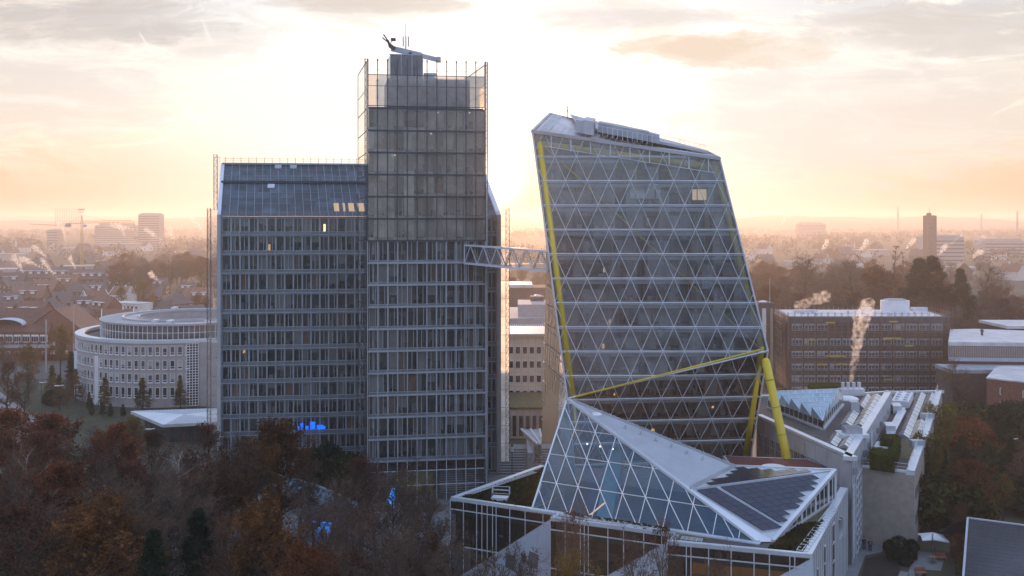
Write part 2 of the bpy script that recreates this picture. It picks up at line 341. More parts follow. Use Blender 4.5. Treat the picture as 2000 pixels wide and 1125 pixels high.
lo.rotation_euler=Vector((math.tan(SUN_AZ),1,math.tan(SUN_EL))).to_track_quat('Z','Y').to_euler(); lo.location=(0,300,150)
cd=bpy.data.cameras.new('camera'); cam=bpy.data.objects.new('camera',cd); COL.objects.link(cam); S.camera=cam
cam.location=(0,0,CH); cam.rotation_euler=(math.pi/2,0,0); cd.sensor_width=36; cd.lens=F/2000*36; cd.shift_y=-(562.5-HOR)/2000; cd.clip_end=30000; cd.clip_start=1
S.view_settings.view_transform='Standard'; S.view_settings.look='None'; S.view_settings.exposure=.6; S.view_settings.gamma=1
S.render.engine='CYCLES'; cy=S.cycles
cy.max_bounces=8; cy.diffuse_bounces=3; cy.glossy_bounces=3; cy.transmission_bounces=4; cy.transparent_max_bounces=24; cy.volume_bounces=1
cy.caustics_reflective=False; cy.caustics_refractive=False; cy.sample_clamp_indirect=4; cy.use_denoising=True
try: cy.denoiser='OPENIMAGEDENOISE'; cy.denoising_prefilter='ACCURATE'
except Exception: pass
def volume(name,col,dens,aniso):
    m,n,out=nodes(name); pv=N(n,'ShaderNodeVolumePrincipled'); pv.inputs['Color'].default_value=(*col,1); pv.inputs['Density'].default_value=dens; pv.inputs['Anisotropy'].default_value=aniso
    L(n,pv.outputs[0],out.inputs['Volume']); return m
hz=MB(); hz.box(-5200,-3500,-1.5,5200,9300,84)
o=hz.top('haze',volume('haze_air',(.86,.79,.75),.00031,.50),None,None,kind='stuff')
# ---------------- ground ----------------
def flatsheet(name,pts,z,mat):
    mb=MB(); mb.poly([(p[0],p[1],z) for p in pts]); o=mb.build(name,mat); o['kind']='structure'; return o
M['ground']=pbr('dark_grass_and_soil',(.035,.040,.022),.95,0,.3,.02,0,col2=(.075,.068,.045),detail=8)
M['lawn']=pbr('park_lawn',(.028,.033,.016),.95,0,.3,.15,.3,col2=(.058,.056,.028))
flatsheet('ground',[(-5100,-3400),(5100,-3400),(5100,9200),(-5100,9200)],0,M['ground'])
P2=lambda px,py,z=0:(G(px,py,z).x,G(px,py,z).y)
flatsheet('lawn',[P2(-200,760),P2(400,765),P2(420,835),P2(200,900),P2(-200,900)],.004,M['lawn'])
flatsheet('road',[P2(-300,712),P2(420,712),P2(420,738),P2(-300,742)],.008,M['asphalt'])
flatsheet('footpath',[P2(-60,765),P2(0,765),P2(95,835),P2(60,860),P2(-60,800)],.012,M['paving'])
flatsheet('cycle_path',[P2(-60,800),P2(-10,788),P2(60,860),P2(20,880),P2(-60,830)],.016,M['redpave'])
flatsheet('plaza',[P2(380,905),P2(1130,905),P2(1130,1010),P2(900,1140),P2(300,1140)],.006,M['paving'])
flatsheet('plaza_band',[P2(640,985),P2(880,985),P2(860,1000),P2(630,1000)],.010,M['redpave'])
flatsheet('street',[P2(1860,770),P2(2300,745),P2(2300,790),P2(1850,830)],.008,M['asphalt'])
flatsheet('courtyard',[P2(1655,1062),P2(1682,1055),P2(1730,1062),P2(1722,1078),P2(1690,1085),P2(1655,1180),P2(1600,1180)],.008,M['paving'])
flatsheet('terrace',[P2(1786,1076),P2(1846,1082),P2(1838,1115),P2(1803,1112),P2(1795,1150),P2(1765,1150)],.008,M['paving'])
flatsheet('narrow_path',[P2(1825,960),P2(1840,960),P2(1822,1060),P2(1800,1060)],.006,M['asphalt'])
flatsheet('garden_path',[P2(1745,1113),P2(1775,1118),P2(1770,1160),P2(1738,1160)],.012,M['paving'])
# far hills
hb=MB(); n=90; 
for row,(Y,h0,amp,sd) in enumerate(((5200,52,16,1),(7600,80,26,5))):
    pts=[]; rr=random.Random(sd)
    for i in range(n+1):
        x=-4700+9400*i/n; h=h0+amp*(math.sin(i*.21+sd)+.5*math.sin(i*.63+sd*2)+.25*math.sin(i*1.7+sd))
        pts.append((x,h+rr.uniform(-2,2)))
    for (xa,ha),(xb,hb2) in zip(pts,pts[1:]):
        hb.quad((xa,Y,0),(xb,Y,0),(xb,Y+260,min(hb2,82)),(xa,Y+260,min(ha,82))); hb.quad((xa,Y+260,min(ha,82)),(xb,Y+260,min(hb2,82)),(xb,Y+900,0),(xa,Y+900,0))
o=hb.build('hills',M['ground']); o['kind']='structure'
# ---------------- helper: one storey of a curtain-wall facade ----------------
def storey(root,O,u,nrm,nb,bw,z0,z1,sp=.45,pier=.28,split=True,glass='win',room='room',fr='steel',depth=4.2,seed=0,pane_in=.12,walk=.0,skip=(),head=.0,lights=0):
    """O=(x,y) left end, u=unit along, nrm=unit inwards"""
    rr=random.Random(seed); O=Vector(O); u=Vector(u); nrm=Vector(nrm)
    P=lambda a,d,z: Vector((O.x+u.x*a+nrm.x*d, O.y+u.y*a+nrm.y*d, z))
    def bx(mb,a0,a1,d0,d1,za,zb): mb.prism([tuple(P(a0,d0,0)[:2]),tuple(P(a1,d0,0)[:2]),tuple(P(a1,d1,0)[:2]),tuple(P(a0,d1,0)[:2])],za,zb)
    Wd=nb*bw; fb=MB(); bx(fb,0,Wd,0,.35,z0,z0+sp)
    if head>0: bx(fb,0,Wd,0,.3,z1-head,z1-.002)
    fb.build('floor_band',M['spandrel'],root)
    zb=z0+sp; zt=z1-head
    g=MB(); g.quad(P(0,pane_in,zb),P(Wd,pane_in,zb),P(Wd,pane_in,zt),P(0,pane_in,zt)); wb=g.build('window_band',M[glass],root)
    f=MB()
    for i in range(nb+1):
        a=i*bw; bx(f,max(0,a-pier/2),min(Wd,a+pier/2),-.03,.16,zb,zt-.01)
    for i in range(nb):
        if split and rr.random()<.72:
            a=i*bw+bw*rr.choice((.42,.46,.62,.66)); bx(f,a-.05,a+.05,-.01,.14,zb,zt-.01)
    bx(f,0,Wd,-.015,.13,zb+.002,zb+.09); bx(f,0,Wd,-.012,.14,zt-.13,zt-.012)
    f.build('frame',M[fr],wb)
    it=MB(); it.mi=0
    z_f=z0+sp-.12
    it.quad(P(0,depth,z_f),P(Wd,depth,z_f),P(Wd,depth,z1),P(0,depth,z1))           # back wall
    it.mi=1; it.quad(P(0,.36,z_f),P(Wd,.36,z_f),P(Wd,depth,z_f),P(0,depth,z_f))    # floor
    it.mi=3; it.quad(P(0,.36,z1-.02),P(Wd,.36,z1-.02),P(Wd,depth,z1-.02),P(0,depth,z1-.02))
    i=0
    while i<nb:
        k=rr.choice((1,2,2,3)); it.mi=0
        bx(it,i*bw-.05,i*bw+.05,.5,depth,z_f,z1-.03); i+=k
    it.mi=1
    for i in range(nb):
        if i in skip: continue
        for q in range(rr.choice((1,2,3,3,4))):
            a=i*bw+rr.uniform(.1,bw-.5); w_=rr.uniform(.2,.75); hh=rr.choice((.5,.75,.8,1.1,1.25,1.7)); d=rr.uniform(.5,2.4)
            it.mi=rr.choice((1,1,1,2)); bx(it,a,a+w_,d,d+.3,z_f,z_f+hh)
        q=rr.random()
        if q<.16: it.mi=3; bx(it,i*bw+.15,i*bw+bw-.15,.24,.27,zb+rr.choice((0,0,1.0,1.5)),zt-.12)
        elif q<.30: it.mi=3; a=i*bw+.2; bx(it,a,a+bw*.35,.24,.27,zb,zt-.12)
        elif q<.36: it.mi=4; bx(it,i*bw+.15,i*bw+bw-.15,.24,.27,zb,zt-.12)
    it.build('office_interior',[M[room],M['furn'],M['furnl'],M['blind'],M['wood']],root)
    if lights:
        lm=MB()
        for q in range(lights):
            i=rr.randrange(nb); a=i*bw+rr.uniform(.3,bw-.3); bx(lm,a,a+.14,1.6,1.75,z1-.16,z1-.08)
        lm.build('ceiling_light',M['lamp_s'],root)
    return wb
def truss_post(mb,p0,p1,wv,r=.05,step=1.2):
    """two chords and zigzag bracing between p0..p1, second chord offset wv"""
    p0=Vector(p0);p1=Vector(p1);wv=Vector(wv); mb.beam(p0,p1,r*2); mb.beam(p0+wv,p1+wv,r*2)
    n=max(1,int((p1-p0).length/step))
    for i in range(n):
        a=p0.lerp(p1,i/n); b=p0.lerp(p1,(i+1)/n)
        mb.beam(a,b+wv,r) ; mb.beam(a,a+wv,r)
    mb.beam(p1,p1+wv,r)
# ================= glass office tower =================
TL=Vector((X_at(718,158.2),158.2)); TR=Vector((X_at(948,161.2),161.2)); tu=(TR-TL).normalized(); TWid=(TR-TL).length; tv=Vector((-.245,.97)).normalized()
tn=Vector((-tu.y,tu.x)); tow=thing('glass_tower',(TL.x+9,TL.y+8,0),'tall grey glass office tower with open glass parapet and a facade crane on top','office tower')
nb=12; bw=TWid/nb; zk=lambda k:6.53+3.6*k
def TP(a,d,z): p=TL+tu*a+tn*d; return Vector((p.x,p.y,z))
BAYS_IN=1.0
for k in range(16):
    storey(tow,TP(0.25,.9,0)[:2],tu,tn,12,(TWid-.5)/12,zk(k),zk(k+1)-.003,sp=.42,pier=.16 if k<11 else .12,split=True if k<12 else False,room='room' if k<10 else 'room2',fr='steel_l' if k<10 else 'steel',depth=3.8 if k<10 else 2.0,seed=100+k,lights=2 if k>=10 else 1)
M['towerglass']=glassy('tower_outer_glass',(.93,.94,.95),.012,.03,.09,(.55,.57,.6),.5,cell=(1.6,60,3.6))
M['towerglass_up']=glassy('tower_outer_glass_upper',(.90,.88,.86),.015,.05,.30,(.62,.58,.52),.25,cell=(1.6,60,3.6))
for k in range(16):
    g=MB(); z0,z1=zk(k)+.06,zk(k+1)-.06
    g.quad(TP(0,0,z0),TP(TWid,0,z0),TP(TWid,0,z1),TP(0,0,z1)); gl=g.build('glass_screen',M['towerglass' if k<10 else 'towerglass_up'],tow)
    f=MB()
    for i in range(13): 
        a=i*bw; f.beam(TP(a,-.05,zk(k)),TP(a,-.05,zk(k+1)),.13,.16)
    f.beam(TP(0,.02,zk(k)+.12),TP(TWid,.02,zk(k)+.12),.10,.26,up=(0,0,1)); f.beam(TP(0,.05,zk(k)-.02),TP(TWid,.05,zk(k)-.02),.12,.10)
    f.build('mullion_frame',M['steel' if k<10 else 'darksteel'],gl)
    f=MB()
    f.prism([tuple(TP(0.1,.15,0)[:2]),tuple(TP(TWid-.1,.15,0)[:2]),tuple(TP(TWid-.1,.85,0)[:2]),tuple(TP(.1,.85,0)[:2])],zk(k)-.02,zk(k)+.04); f.build('walkway',M['grate'],tow)
# white columns behind the glass
for k in range(11):
    for a,w_ in ((.95,.5),(TWid-1.6,.55),(5.6,.35),(12.3,.35)):
        c=MB(); p=TP(a,2.0,0); c.tube((p.x,p.y,zk(k)+.4),(p.x,p.y,zk(k+1)-.05),w_/2,n=10); c.build('column',M['white'],tow,smooth=False)
# core walls behind and roof slab
c=MB(); 
c.prism([tuple(TP(.3,6.2,0)[:2]),tuple(TP(TWid-.3,6.2,0)[:2]),tuple(TP(TWid-1.5,15.5,0)[:2]),tuple(TP(1.6,15.5,0)[:2])],0,zk(16)-.1); c.build('core_wall',M['conc'],tow)
c=MB(); c.prism([tuple(TP(.2,.8,0)[:2]),tuple(TP(TWid-.2,.8,0)[:2]),tuple(TP(TWid-1.2,15.6,0)[:2]),tuple(TP(1.2,15.6,0)[:2])],zk(16)-.05,zk(16)+.45); c.build('roof_slab',M['spandrel'],tow)
# lobby: dark transom band, tall glass, yellow wall inside
c=MB(); c.quad(TP(0,.3,4.9),TP(TWid,.3,4.9),TP(TWid,.3,6.5),TP(0,.3,6.5)); c.build('lobby_transom',M['brownglass'],tow)
c=MB(); c.quad(TP(0,.3,0),TP(TWid,.3,0),TP(TWid,.3,4.85),TP(0,.3,4.85)); lb=c.build('lobby_glass',M['win'],tow)
f=MB()
for i in range(13): f.beam(TP(i*bw,.22,0),TP(i*bw,.22,6.5),.10,.14)
for z in (4.88,2.5,6.5): f.beam(TP(0,.22,z),TP(TWid,.22,z),.1,.12)
f.build('frame',M['steel_l'],lb)
c=MB(); c.quad(TP(4.6,2.6,0),TP(10.9,2.6,0),TP(10.9,2.6,4.8),TP(4.6,2.6,4.8)); c.build('yellow_wall',pbr('yellow_green_wall',(.35,.30,.02),.7),tow)
c=MB(); c.quad(TP(0,5.5,0),TP(TWid,5.5,0),TP(TWid,5.5,6.4),TP(0,5.5,6.4)); c.build('lobby_wall',M['room'],tow)
f=MB()
for i in range(12): f.beam(TP(12.0+.02*i,3.5,.2+i*.38),TP(18.6,3.5,.2+i*.38),.1,.06)
f.build('stair',M['steel_l'],tow)
# crown: translucent parapet, posts, plant room
M['crown']=glassy('crown_glass',(.66,.64,.62),.04,.15,.5,(.66,.62,.57),.75)
g=MB(); g.quad(TP(0,0,zk(16)+.55),TP(TWid,0,zk(16)+.55),TP(TWid,0,69.7),TP(0,0,69.7)); cg=g.build('parapet_glass',M['crown'],tow)
f=MB()
for i in range(13): f.beam(TP(i*bw,-.06,zk(16)),TP(i*bw,-.06,72.0),.12,.16); f.beam(TP(i*bw,-.06,71.9),TP(i*bw,-.06,72.25),.2,.2)
for i in range(13):
    for z in (66.0,68.7,70.5): f.beam(TP(i*bw-.18,-.06,z),TP(i*bw+.18,-.06,z),.07)
f.beam(TP(0,0,69.72),TP(TWid,0,69.72),.1); f.beam(TP(0,0,67.9),TP(TWid,0,67.9),.07); f.beam(TP(0,-.02,zk(16)+.5),TP(TWid,-.02,zk(16)+.5),.25,.12); f.beam(TP(0,-.02,zk(16)+.1),TP(TWid,-.02,zk(16)+.1),.16,.18)
f.build('parapet_posts',M['darksteel'],cg)
c=MB(); c.prism([tuple(TP(3.3,1.6,0)[:2]),tuple(TP(TWid-2.4,1.6,0)[:2]),tuple(TP(TWid-2.6,12,0)[:2]),tuple(TP(3.0,12,0)[:2])],zk(16)+.45,69.4); c.build('plant_room',M['steel'],tow)
c=MB()
for i in range(20): c.beam(TP(3.4+i*.68,1.55,zk(16)+.5),TP(3.4+i*.68,1.55,69.3),.05)
c.build('plant_room_ribs',M['darksteel'],tow)
c=MB(); c.prism([tuple(TP(3.8,4,0)[:2]),tuple(TP(9.2,4,0)[:2]),tuple(TP(9.0,11,0)[:2]),tuple(TP(3.4,11,0)[:2])],69.4,73.7); 
st=c.build('lift_house',M['mglass'],tow)
f=MB(); 
for i in range(4): f.beam(TP(3.8+i*1.8,3.96,69.4),TP(3.8+i*1.8,3.96,73.7),.1)
f.beam(TP(3.6,3.96,73.75),TP(9.3,3.96,73.75),.14); f.build('frame',M['steel'],st)
c=MB(); c.box(*TP(9.4,5,69.4),*(TP(12.0,8,0)[:2]),70.9); c.build('vent_box',M['steel'],tow)
# left side glass screen (runs back to the slab building) and right side screen
def TS(side,d,z):
    p=(TL+tu*(-.15) if side<0 else TR+tu*.1)+tv*d; return Vector((p.x,p.y,z))
for k in range(-1,17):
    z0,z1=(zk(k)+.04,zk(k+1)-.04) if 0<=k<16 else ((.0,6.5) if k<0 else (zk(16)+.05,71.8))
    for side in (-1,1):
        g=MB(); g.quad(TS(side,.3,z0),TS(side,15.6,z0),TS(side,15.6,z1),TS(side,.3,z1)); gl=g.build('side_screen',M['sideg' if k>=0 else 'screen'],tow)
        f=MB(); 
        f.beam(TS(side,.2,z1+.03),TS(side,15.6,z1+.03),.09,.12)
        if side<0 and 0<=k<9: f.beam(TS(side,1.0,z0+.1),TS(side,14.5,z1-.1),.08)
        for d in (.2,15.6): f.beam(TS(side,d,z0),TS(side,d,z1),.09)
        if k==16: f.beam(TS(side,.2,67.3),TS(side,15.6,67.3),.07)
        f.build('frame',M['darksteel'],gl)
# corner lattice posts
for side,s in ((-1,-1),(1,1)):
    f=MB(); a=-.42 if side<0 else TWid-.10
    truss_post(f,TP(a,.1,0),TP(a,.1,72.2),(TP(.5,0,0)-TP(0,0,0)),.055,1.2); f.build('corner_lattice',M['darksteel'],tow)
    f=MB(); a=-.42 if side<0 else TWid+.25
    f.beam(TP(a,-.1,0),TP(a,-.1,72.3),.13); f.build('corner_post',M['darksteel' if side<0 else 'steel_l'],tow)
# facade-cleaning crane and antenna
cr=thing('facade_crane',TP(5.5,6,72.9),'grey roof crane with tilted box boom on top of the tall tower','crane')
f=MB(); f.tube(TP(6.4,6,72.9),TP(6.4,6,74.5),.5,n=10); f.build('pedestal',M['steel'],cr)
f=MB(); f.beam(TP(4.0,6,75.1),TP(9.2,6,74.0),.7,.85); f.beam(TP(9.0,6,74.0),TP(11.9,6,73.35),.6,.7); f.box(*TP(11.6,5.5,73.0),*(TP(12.5,6.7,0)[:2]),73.8); f.build('boom',M['steel'],cr)
f=MB(); f.beam(TP(4.6,5.8,74.9),TP(3.7,5.8,75.6),.75,.6); f.tube(TP(3.9,5.8,75.3),TP(3.4,5.8,76.4),.20,n=6); f.tube(TP(3.4,5.8,76.4),TP(2.7,5.8,77.4),.12,n=6); f.tube(TP(3.4,5.6,76.1),TP(2.5,5.6,76.8),.11,n=6); f.tube(TP(3.8,6.2,75.2),TP(3.2,6.2,76.8),.12,n=6); f.box(*TP(3.9,5.4,76.35),*(TP(4.8,6.2,0)[:2]),76.75); f.beam(TP(3.8,5.8,75.8),TP(4.2,5.8,76.4),.12)
f.build('jib_head',M['darksteel'],cr)
f=MB(); f.beam(TP(7.2,5.5,74.2),TP(7.2,6.5,74.2),.5); f.beam(TP(8.4,5.55,73.0),TP(9.4,5.55,73.0),.3); f.build('winch',M['darksteel'],cr)
an=thing('roof_antenna',TP(6.6,9,72.9),'slim mobile-phone antenna mast behind the roof crane on the tall tower','antenna')
f=MB(); f.tube(TP(6.6,9,72.9),TP(6.6,9,77.8),.09,n=6); f.tube(TP(6.6,9,77.8),TP(6.6,9,80.0),.04,n=6); f.build('mast',M['darksteel'],an)
for dx in (-.45,0,.45):
    f=MB(); f.box(*TP(6.5+dx,8.7,76.0),*(TP(6.72+dx,8.95,0)[:2]),77.7); f.build('panel',M['steel'],an)
# ================= slab office building =================
A_=Vector((X_at(424,171),171.0)); B_=Vector((X_at(978,177),177.0)); su_=(B_-A_).normalized(); SW=(B_-A_).length; sv_=Vector((-.245,.97)).normalized(); sn=Vector((-su_.y,su_.x))
slab=thing('slab_office_building',(A_.x+25,A_.y+9,0),'wide glass office slab with sloping glass roof left of and behind the tall tower','office building')
def SP(a,d,z): p=A_+su_*a+sn*d; return Vector((p.x,p.y,z))
def SV(a,d,z): p=A_+su_*a+sv_*d; return Vector((p.x,p.y,z))
lev=[0,4.85,8.0,11.1,14.2,17.3,20.35,23.3,26.5,29.65,33.1,36.67,40.05,43.39,46.6]
nbs=32; sbw=(SW-.8)/nbs
for k in range(len(lev)-1):
    storey(slab,SP(.75,.75,0)[:2],su_,sn,nbs,sbw,lev[k],lev[k+1]-.003,sp=.5,pier=.26,glass='win',room='room',fr='steel_l',depth=3.4,seed=300+k,lights=1 if k%2 else 0,head=.12)
    g=MB(); g.quad(SP(.6,0,lev[k]+.1),SP(SW,0,lev[k]+.1),SP(SW,0,lev[k+1]-.1),SP(.6,0,lev[k+1]-.1)); gl=g.build('glass_screen',M['screen'],slab)
    f=MB()
    for i in range(nbs+1): f.beam(SP(.75+i*sbw,-.03,lev[k]),SP(.75+i*sbw,-.03,lev[k+1]),.07,.1)
    f.beam(SP(.6,.03,lev[k+1]),SP(SW,.03,lev[k+1]),.10,.14); f.beam(SP(.6,.03,lev[k+1]-.3),SP(SW,.03,lev[k+1]-.3),.05,.06)
    f.build('mullion_frame',M['steel'],gl)
    f=MB(); f.prism([tuple(SP(.6,.1,0)[:2]),tuple(SP(SW-.1,.1,0)[:2]),tuple(SP(SW-.1,.72,0)[:2]),tuple(SP(.6,.72,0)[:2])],lev[k+1]-.05,lev[k+1]); f.build('walkway',M['grate'],slab)
EZ=46.7; RZ=56.7; MZ=52.5; RD=15.5; MD=8.6
def roofp(t): return (RD*t,EZ+(RZ-EZ)*t)
# end piers
for a0,a1 in ((0,.62),(SW-.75,SW+.05)):
    c=MB(); c.prism([tuple(SP(a0,-.05,0)[:2]),tuple(SP(a1,-.05,0)[:2]),tuple(SV(a1,17,0)[:2]),tuple(SV(a0,17,0)[:2])],0,EZ+.3); c.build('end_wall',M['conc'],slab)
    c=MB(); vs=[SV(a0,-.02,EZ+.3),SV(a0,RD,RZ+.2),SV(a0,RD+5,RZ+.2),SV(a0,17,EZ+.3)]; ws=[SV(a1,-.02,EZ+.3),SV(a1,RD,RZ+.2),SV(a1,RD+5,RZ+.2),SV(a1,17,EZ+.3)]
    c.poly(vs); c.poly(ws[::-1]); 
    for i in range(4): c.quad(vs[i],ws[i],ws[(i+1)%4],vs[(i+1)%4])
    c.build('gable_end',M['whitemetal'],slab)
M['roofglass']=cells('roof_glazing',(2.2,1.4,50),[(.065,.075,.09),(.08,.092,.11),(.085,.10,.125),(.06,.068,.08),(.10,.122,.15)],.45)
for t0,t1,nm in ((0.0,.655,'lower_roof_glazing'),(.655,1.0,'upper_roof_glazing')):
    (d0,z0),(d1,z1)=roofp(t0),roofp(t1)
    g=MB(); g.quad(SV(.6,d0,z0),SV(SW-.8,d0,z0),SV(SW-.8,d1,z1),SV(.6,d1,z1)); gl=g.build(nm,M['roofglass'],slab)
    f=MB(); nn=34
    for i in range(nn+1):
        a=.65+(SW-1.45)*i/nn; f.beam(SV(a,d0-.05,z0+.06),SV(a,d1-.05,z1+.06),.06,.08)
    for q in (.33,.66): f.beam(SV(.65,d0+(d1-d0)*q,z0+(z1-z0)*q+.05),SV(SW-.8,d0+(d1-d0)*q,z0+(z1-z0)*q+.05),.05,.05)
    f.build('glazing_bars',M['steel'],gl)
(dm,zm)=roofp(.63)
c=MB(); c.beam(SV(.3,dm-.2,zm+.1),SV(SW-.3,dm-.2,zm+.1),.5,.45); c.build('roof_gutter',M['darksteel'],slab)
f=MB(); 
for i in range(34): a=1.5+i*1.44; f.beam(SV(a,dm-.2,zm+.2),SV(a,dm-.2,zm+1.2),.04)
f.beam(SV(.5,dm-.2,zm+1.2),SV(SW-.5,dm-.2,zm+1.2),.04); f.beam(SV(.5,dm-.2,zm+.75),SV(SW-.5,dm-.2,zm+.75),.03); f.build('gutter_rail',M['steel'],slab)
c=MB(); c.beam(SV(.3,RD-.1,RZ+.12),SV(SW-.3,RD-.1,RZ+.12),.5,.35); c.build('ridge_beam',M['spandrel'],slab)
f=MB()
for i in range(34): a=.8+i*1.46; f.beam(SV(a,RD,RZ+.2),SV(a,RD,RZ+1.4),.07)
f.beam(SV(.3,RD,RZ+1.1),SV(SW-.3,RD,RZ+1.1),.05); f.beam(SV(.3,RD,RZ+.7),SV(SW-.3,RD,RZ+.7),.03); f.build('ridge_rail',pbr('copper_rail',(.35,.2,.14),.4,.6),slab)
c=MB(); c.prism([tuple(SV(.7,RD,0)[:2]),tuple(SV(SW-.8,RD,0)[:2]),tuple(SV(SW-.8,RD+5,0)[:2]),tuple(SV(.7,RD+5,0)[:2])],RZ-.3,RZ-.1); c.build('flat_roof',M['bitumen'],slab)
c=MB(); c.prism([tuple(SV(.7,9,0)[:2]),tuple(SV(SW-.9,9,0)[:2]),tuple(SV(SW-.9,9.4,0)[:2]),tuple(SV(.7,9.4,0)[:2])],EZ+.1,EZ+3.9); c.build('attic_wall',M['room2'],slab)
c=MB(); c.prism([tuple(SP(.7,5.4,0)[:2]),tuple(SP(SW-.9,5.4,0)[:2]),tuple(SV(SW-.9,16.8,0)[:2]),tuple(SV(.7,16.8,0)[:2])],0,EZ-.05); c.build('core_wall',M['conc'],slab)
# eaves parapet glass
g=MB(); g.quad(SP(.6,-.02,EZ-.1),SP(SW,-.02,EZ-.1),SP(SW,-.02,EZ+1.0),SP(.6,-.02,EZ+1.0)); g.build('eaves_glass',M['screen'],slab)
# opened roof lights
for px,t in ((3.1,.9),(5,.9)): pass
for a,t,mt in ((10.05,.93,'zinc'),(12.9,.93,'zinc'),(8.7,.54,'steel_l')):
    d,z=roofp(t); c=MB(); c.beam(SV(a,d,z+.25),SV(a+1.25,d,z+.25),.9,.06,up=(0,-.8,.6)); c.build('roof_light',M[mt],slab)
# warm sky light through the attic glazing, put in as glowing panes
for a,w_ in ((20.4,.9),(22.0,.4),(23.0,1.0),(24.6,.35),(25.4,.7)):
    c=MB(); p=SV(a,2.4,EZ+.4); q=SV(a+w_,2.4,EZ+2.4); c.quad(SV(a,1.2,EZ+.87),SV(a+w_,1.2,EZ+.87),SV(a+w_,3.6,EZ+2.42),SV(a,3.6,EZ+2.42)); c.build('glow_pane',M['glow_lw'] if 'glow_lw' in M else M.setdefault('glow_lw',emis('warm_glow',(1,.72,.48),.42)),slab)
for a,z,s in ((15.25,45.6,.55),(18.3,43.9,.0)):
    c=MB(); 
    if s: c.lump(SP(a,1.9,z),.42,3,2,.02,(1,1,.7)); c.build('globe_lamp',M['lamp_w'],slab,smooth=True)
    else: c.box(*SP(a,1.6,43.9),*(SP(a+.35,1.7,0)[:2]),45.3); c.build('lamp_or_glint_panel',M['lamp_w'],slab)
for a,z,k in ((8.5,40.6,1),(4.2,33.0,2),(4.1,22.2,0),(4.1,19.0,0)):
    c=MB(); c.box(*SP(a,2.2,z),*(SP(a+.4,2.3,0)[:2]),z+1.5 if z<40 else z+1.1); c.build('lamp_or_glint_panel',M.setdefault('glow_d',emis('dim_warm_glow',(1,.6,.25),.5)),slab)
c=MB(); 
for i,(a_,w_,h_) in enumerate(((13.8,.35,.5),(14.3,.5,1.1),(15.2,.5,.6),(16.0,.9,1.3),(17.2,1.1,.7),(18.1,.6,.45))): c.box(*SP(a_,.62,8.7),*(SP(a_+w_,.68,0)[:2]),8.7+h_)
c.build('blue_reflection',M['lamp_b'],slab)  # blue reflection on the slab facade, put in as glowing boxes
# wind screens with lattice ladders at both gable ends
def wing(a0,a1,z0,z1,d,mat,nm):
    g=MB(); g.quad(SV(a0,d,z0),SV(a1,d,z0),SV(a1,d,z1),SV(a0,d,z1)); gl=g.build(nm,mat,slab)
    f=MB(); o0=a0 if a0<0 else a1-.62
    truss_post(f,SV(o0,d-.05,z0),SV(o0,d-.05,z1+.2),SV(.62,0,0)-SV(0,0,0),.055,1.15)
    z=z0
    while z<z1: f.beam(SV(a0,d-.05,z),SV(a1,d-.05,z),.05); z+=3.3
    f.build('lattice',pbr(nm+'_lattice',(.20,.14,.12),.5,.4),gl)
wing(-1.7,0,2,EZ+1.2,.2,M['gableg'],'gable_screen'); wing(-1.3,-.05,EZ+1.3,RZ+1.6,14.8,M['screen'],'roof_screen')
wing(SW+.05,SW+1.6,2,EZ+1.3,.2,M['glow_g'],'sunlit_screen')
# ================= footbridge =================
br=thing('footbridge',(0,145,0),'enclosed truss footbridge hanging high between the two towers','footbridge')
BL=[W(907,479,159.8),W(1069,491,144.5)]; top0,top1=BL; h_=2.95; dp=Vector((.3,2.6,0))
lo0=top0-Vector((0,0,h_)); lo1=top1-Vector((0,0,h_))
for nm,off in (('front_truss',Vector((0,0,0))),('rear_truss',dp)):
    f=MB(); f.beam(top0+off,top1+off,.22,.26); f.beam(lo0+off,lo1+off,.26,.32); n=12
    for i in range(n+1):
        a=top0.lerp(top1,i/n) if i%2 else lo0.lerp(lo1,i/n)
        if i<n:
            b=lo0.lerp(lo1,(i+1)/n) if i%2 else top0.lerp(top1,(i+1)/n); f.beam(a+off,b+off,.13)
    f.beam(top0+off,lo0+off,.16); f.beam(top1+off,lo1+off,.16); f.build(nm,M['steel_l'],br)
f=MB(); f.quad(lo0,lo1,lo1+dp,lo0+dp); f.build('deck',M['grate'],br)
f=MB(); zz=Vector((0,0,.14)); f.quad(top0+zz,top1+zz,top1+dp+zz,top0+dp+zz); f.build('roof',M['zinc'],br)
f=MB(); o=Vector((.02,.15,0)); f.quad(lo0+o,lo1+o,top1+o,top0+o); o=dp-o; f.quad(lo0+o,lo1+o,top1+o,top0+o); f.build('glazing',M['screen'],br)
f=MB()
for i in range(9):
    z=Vector((0,0,-.25-i*.3)); f.beam(top0.lerp(top1,.87)+z+Vector((0,.3,0)),top1+z+Vector((0,.3,0)),.05)
f.build('louvre',M['steel'],br)
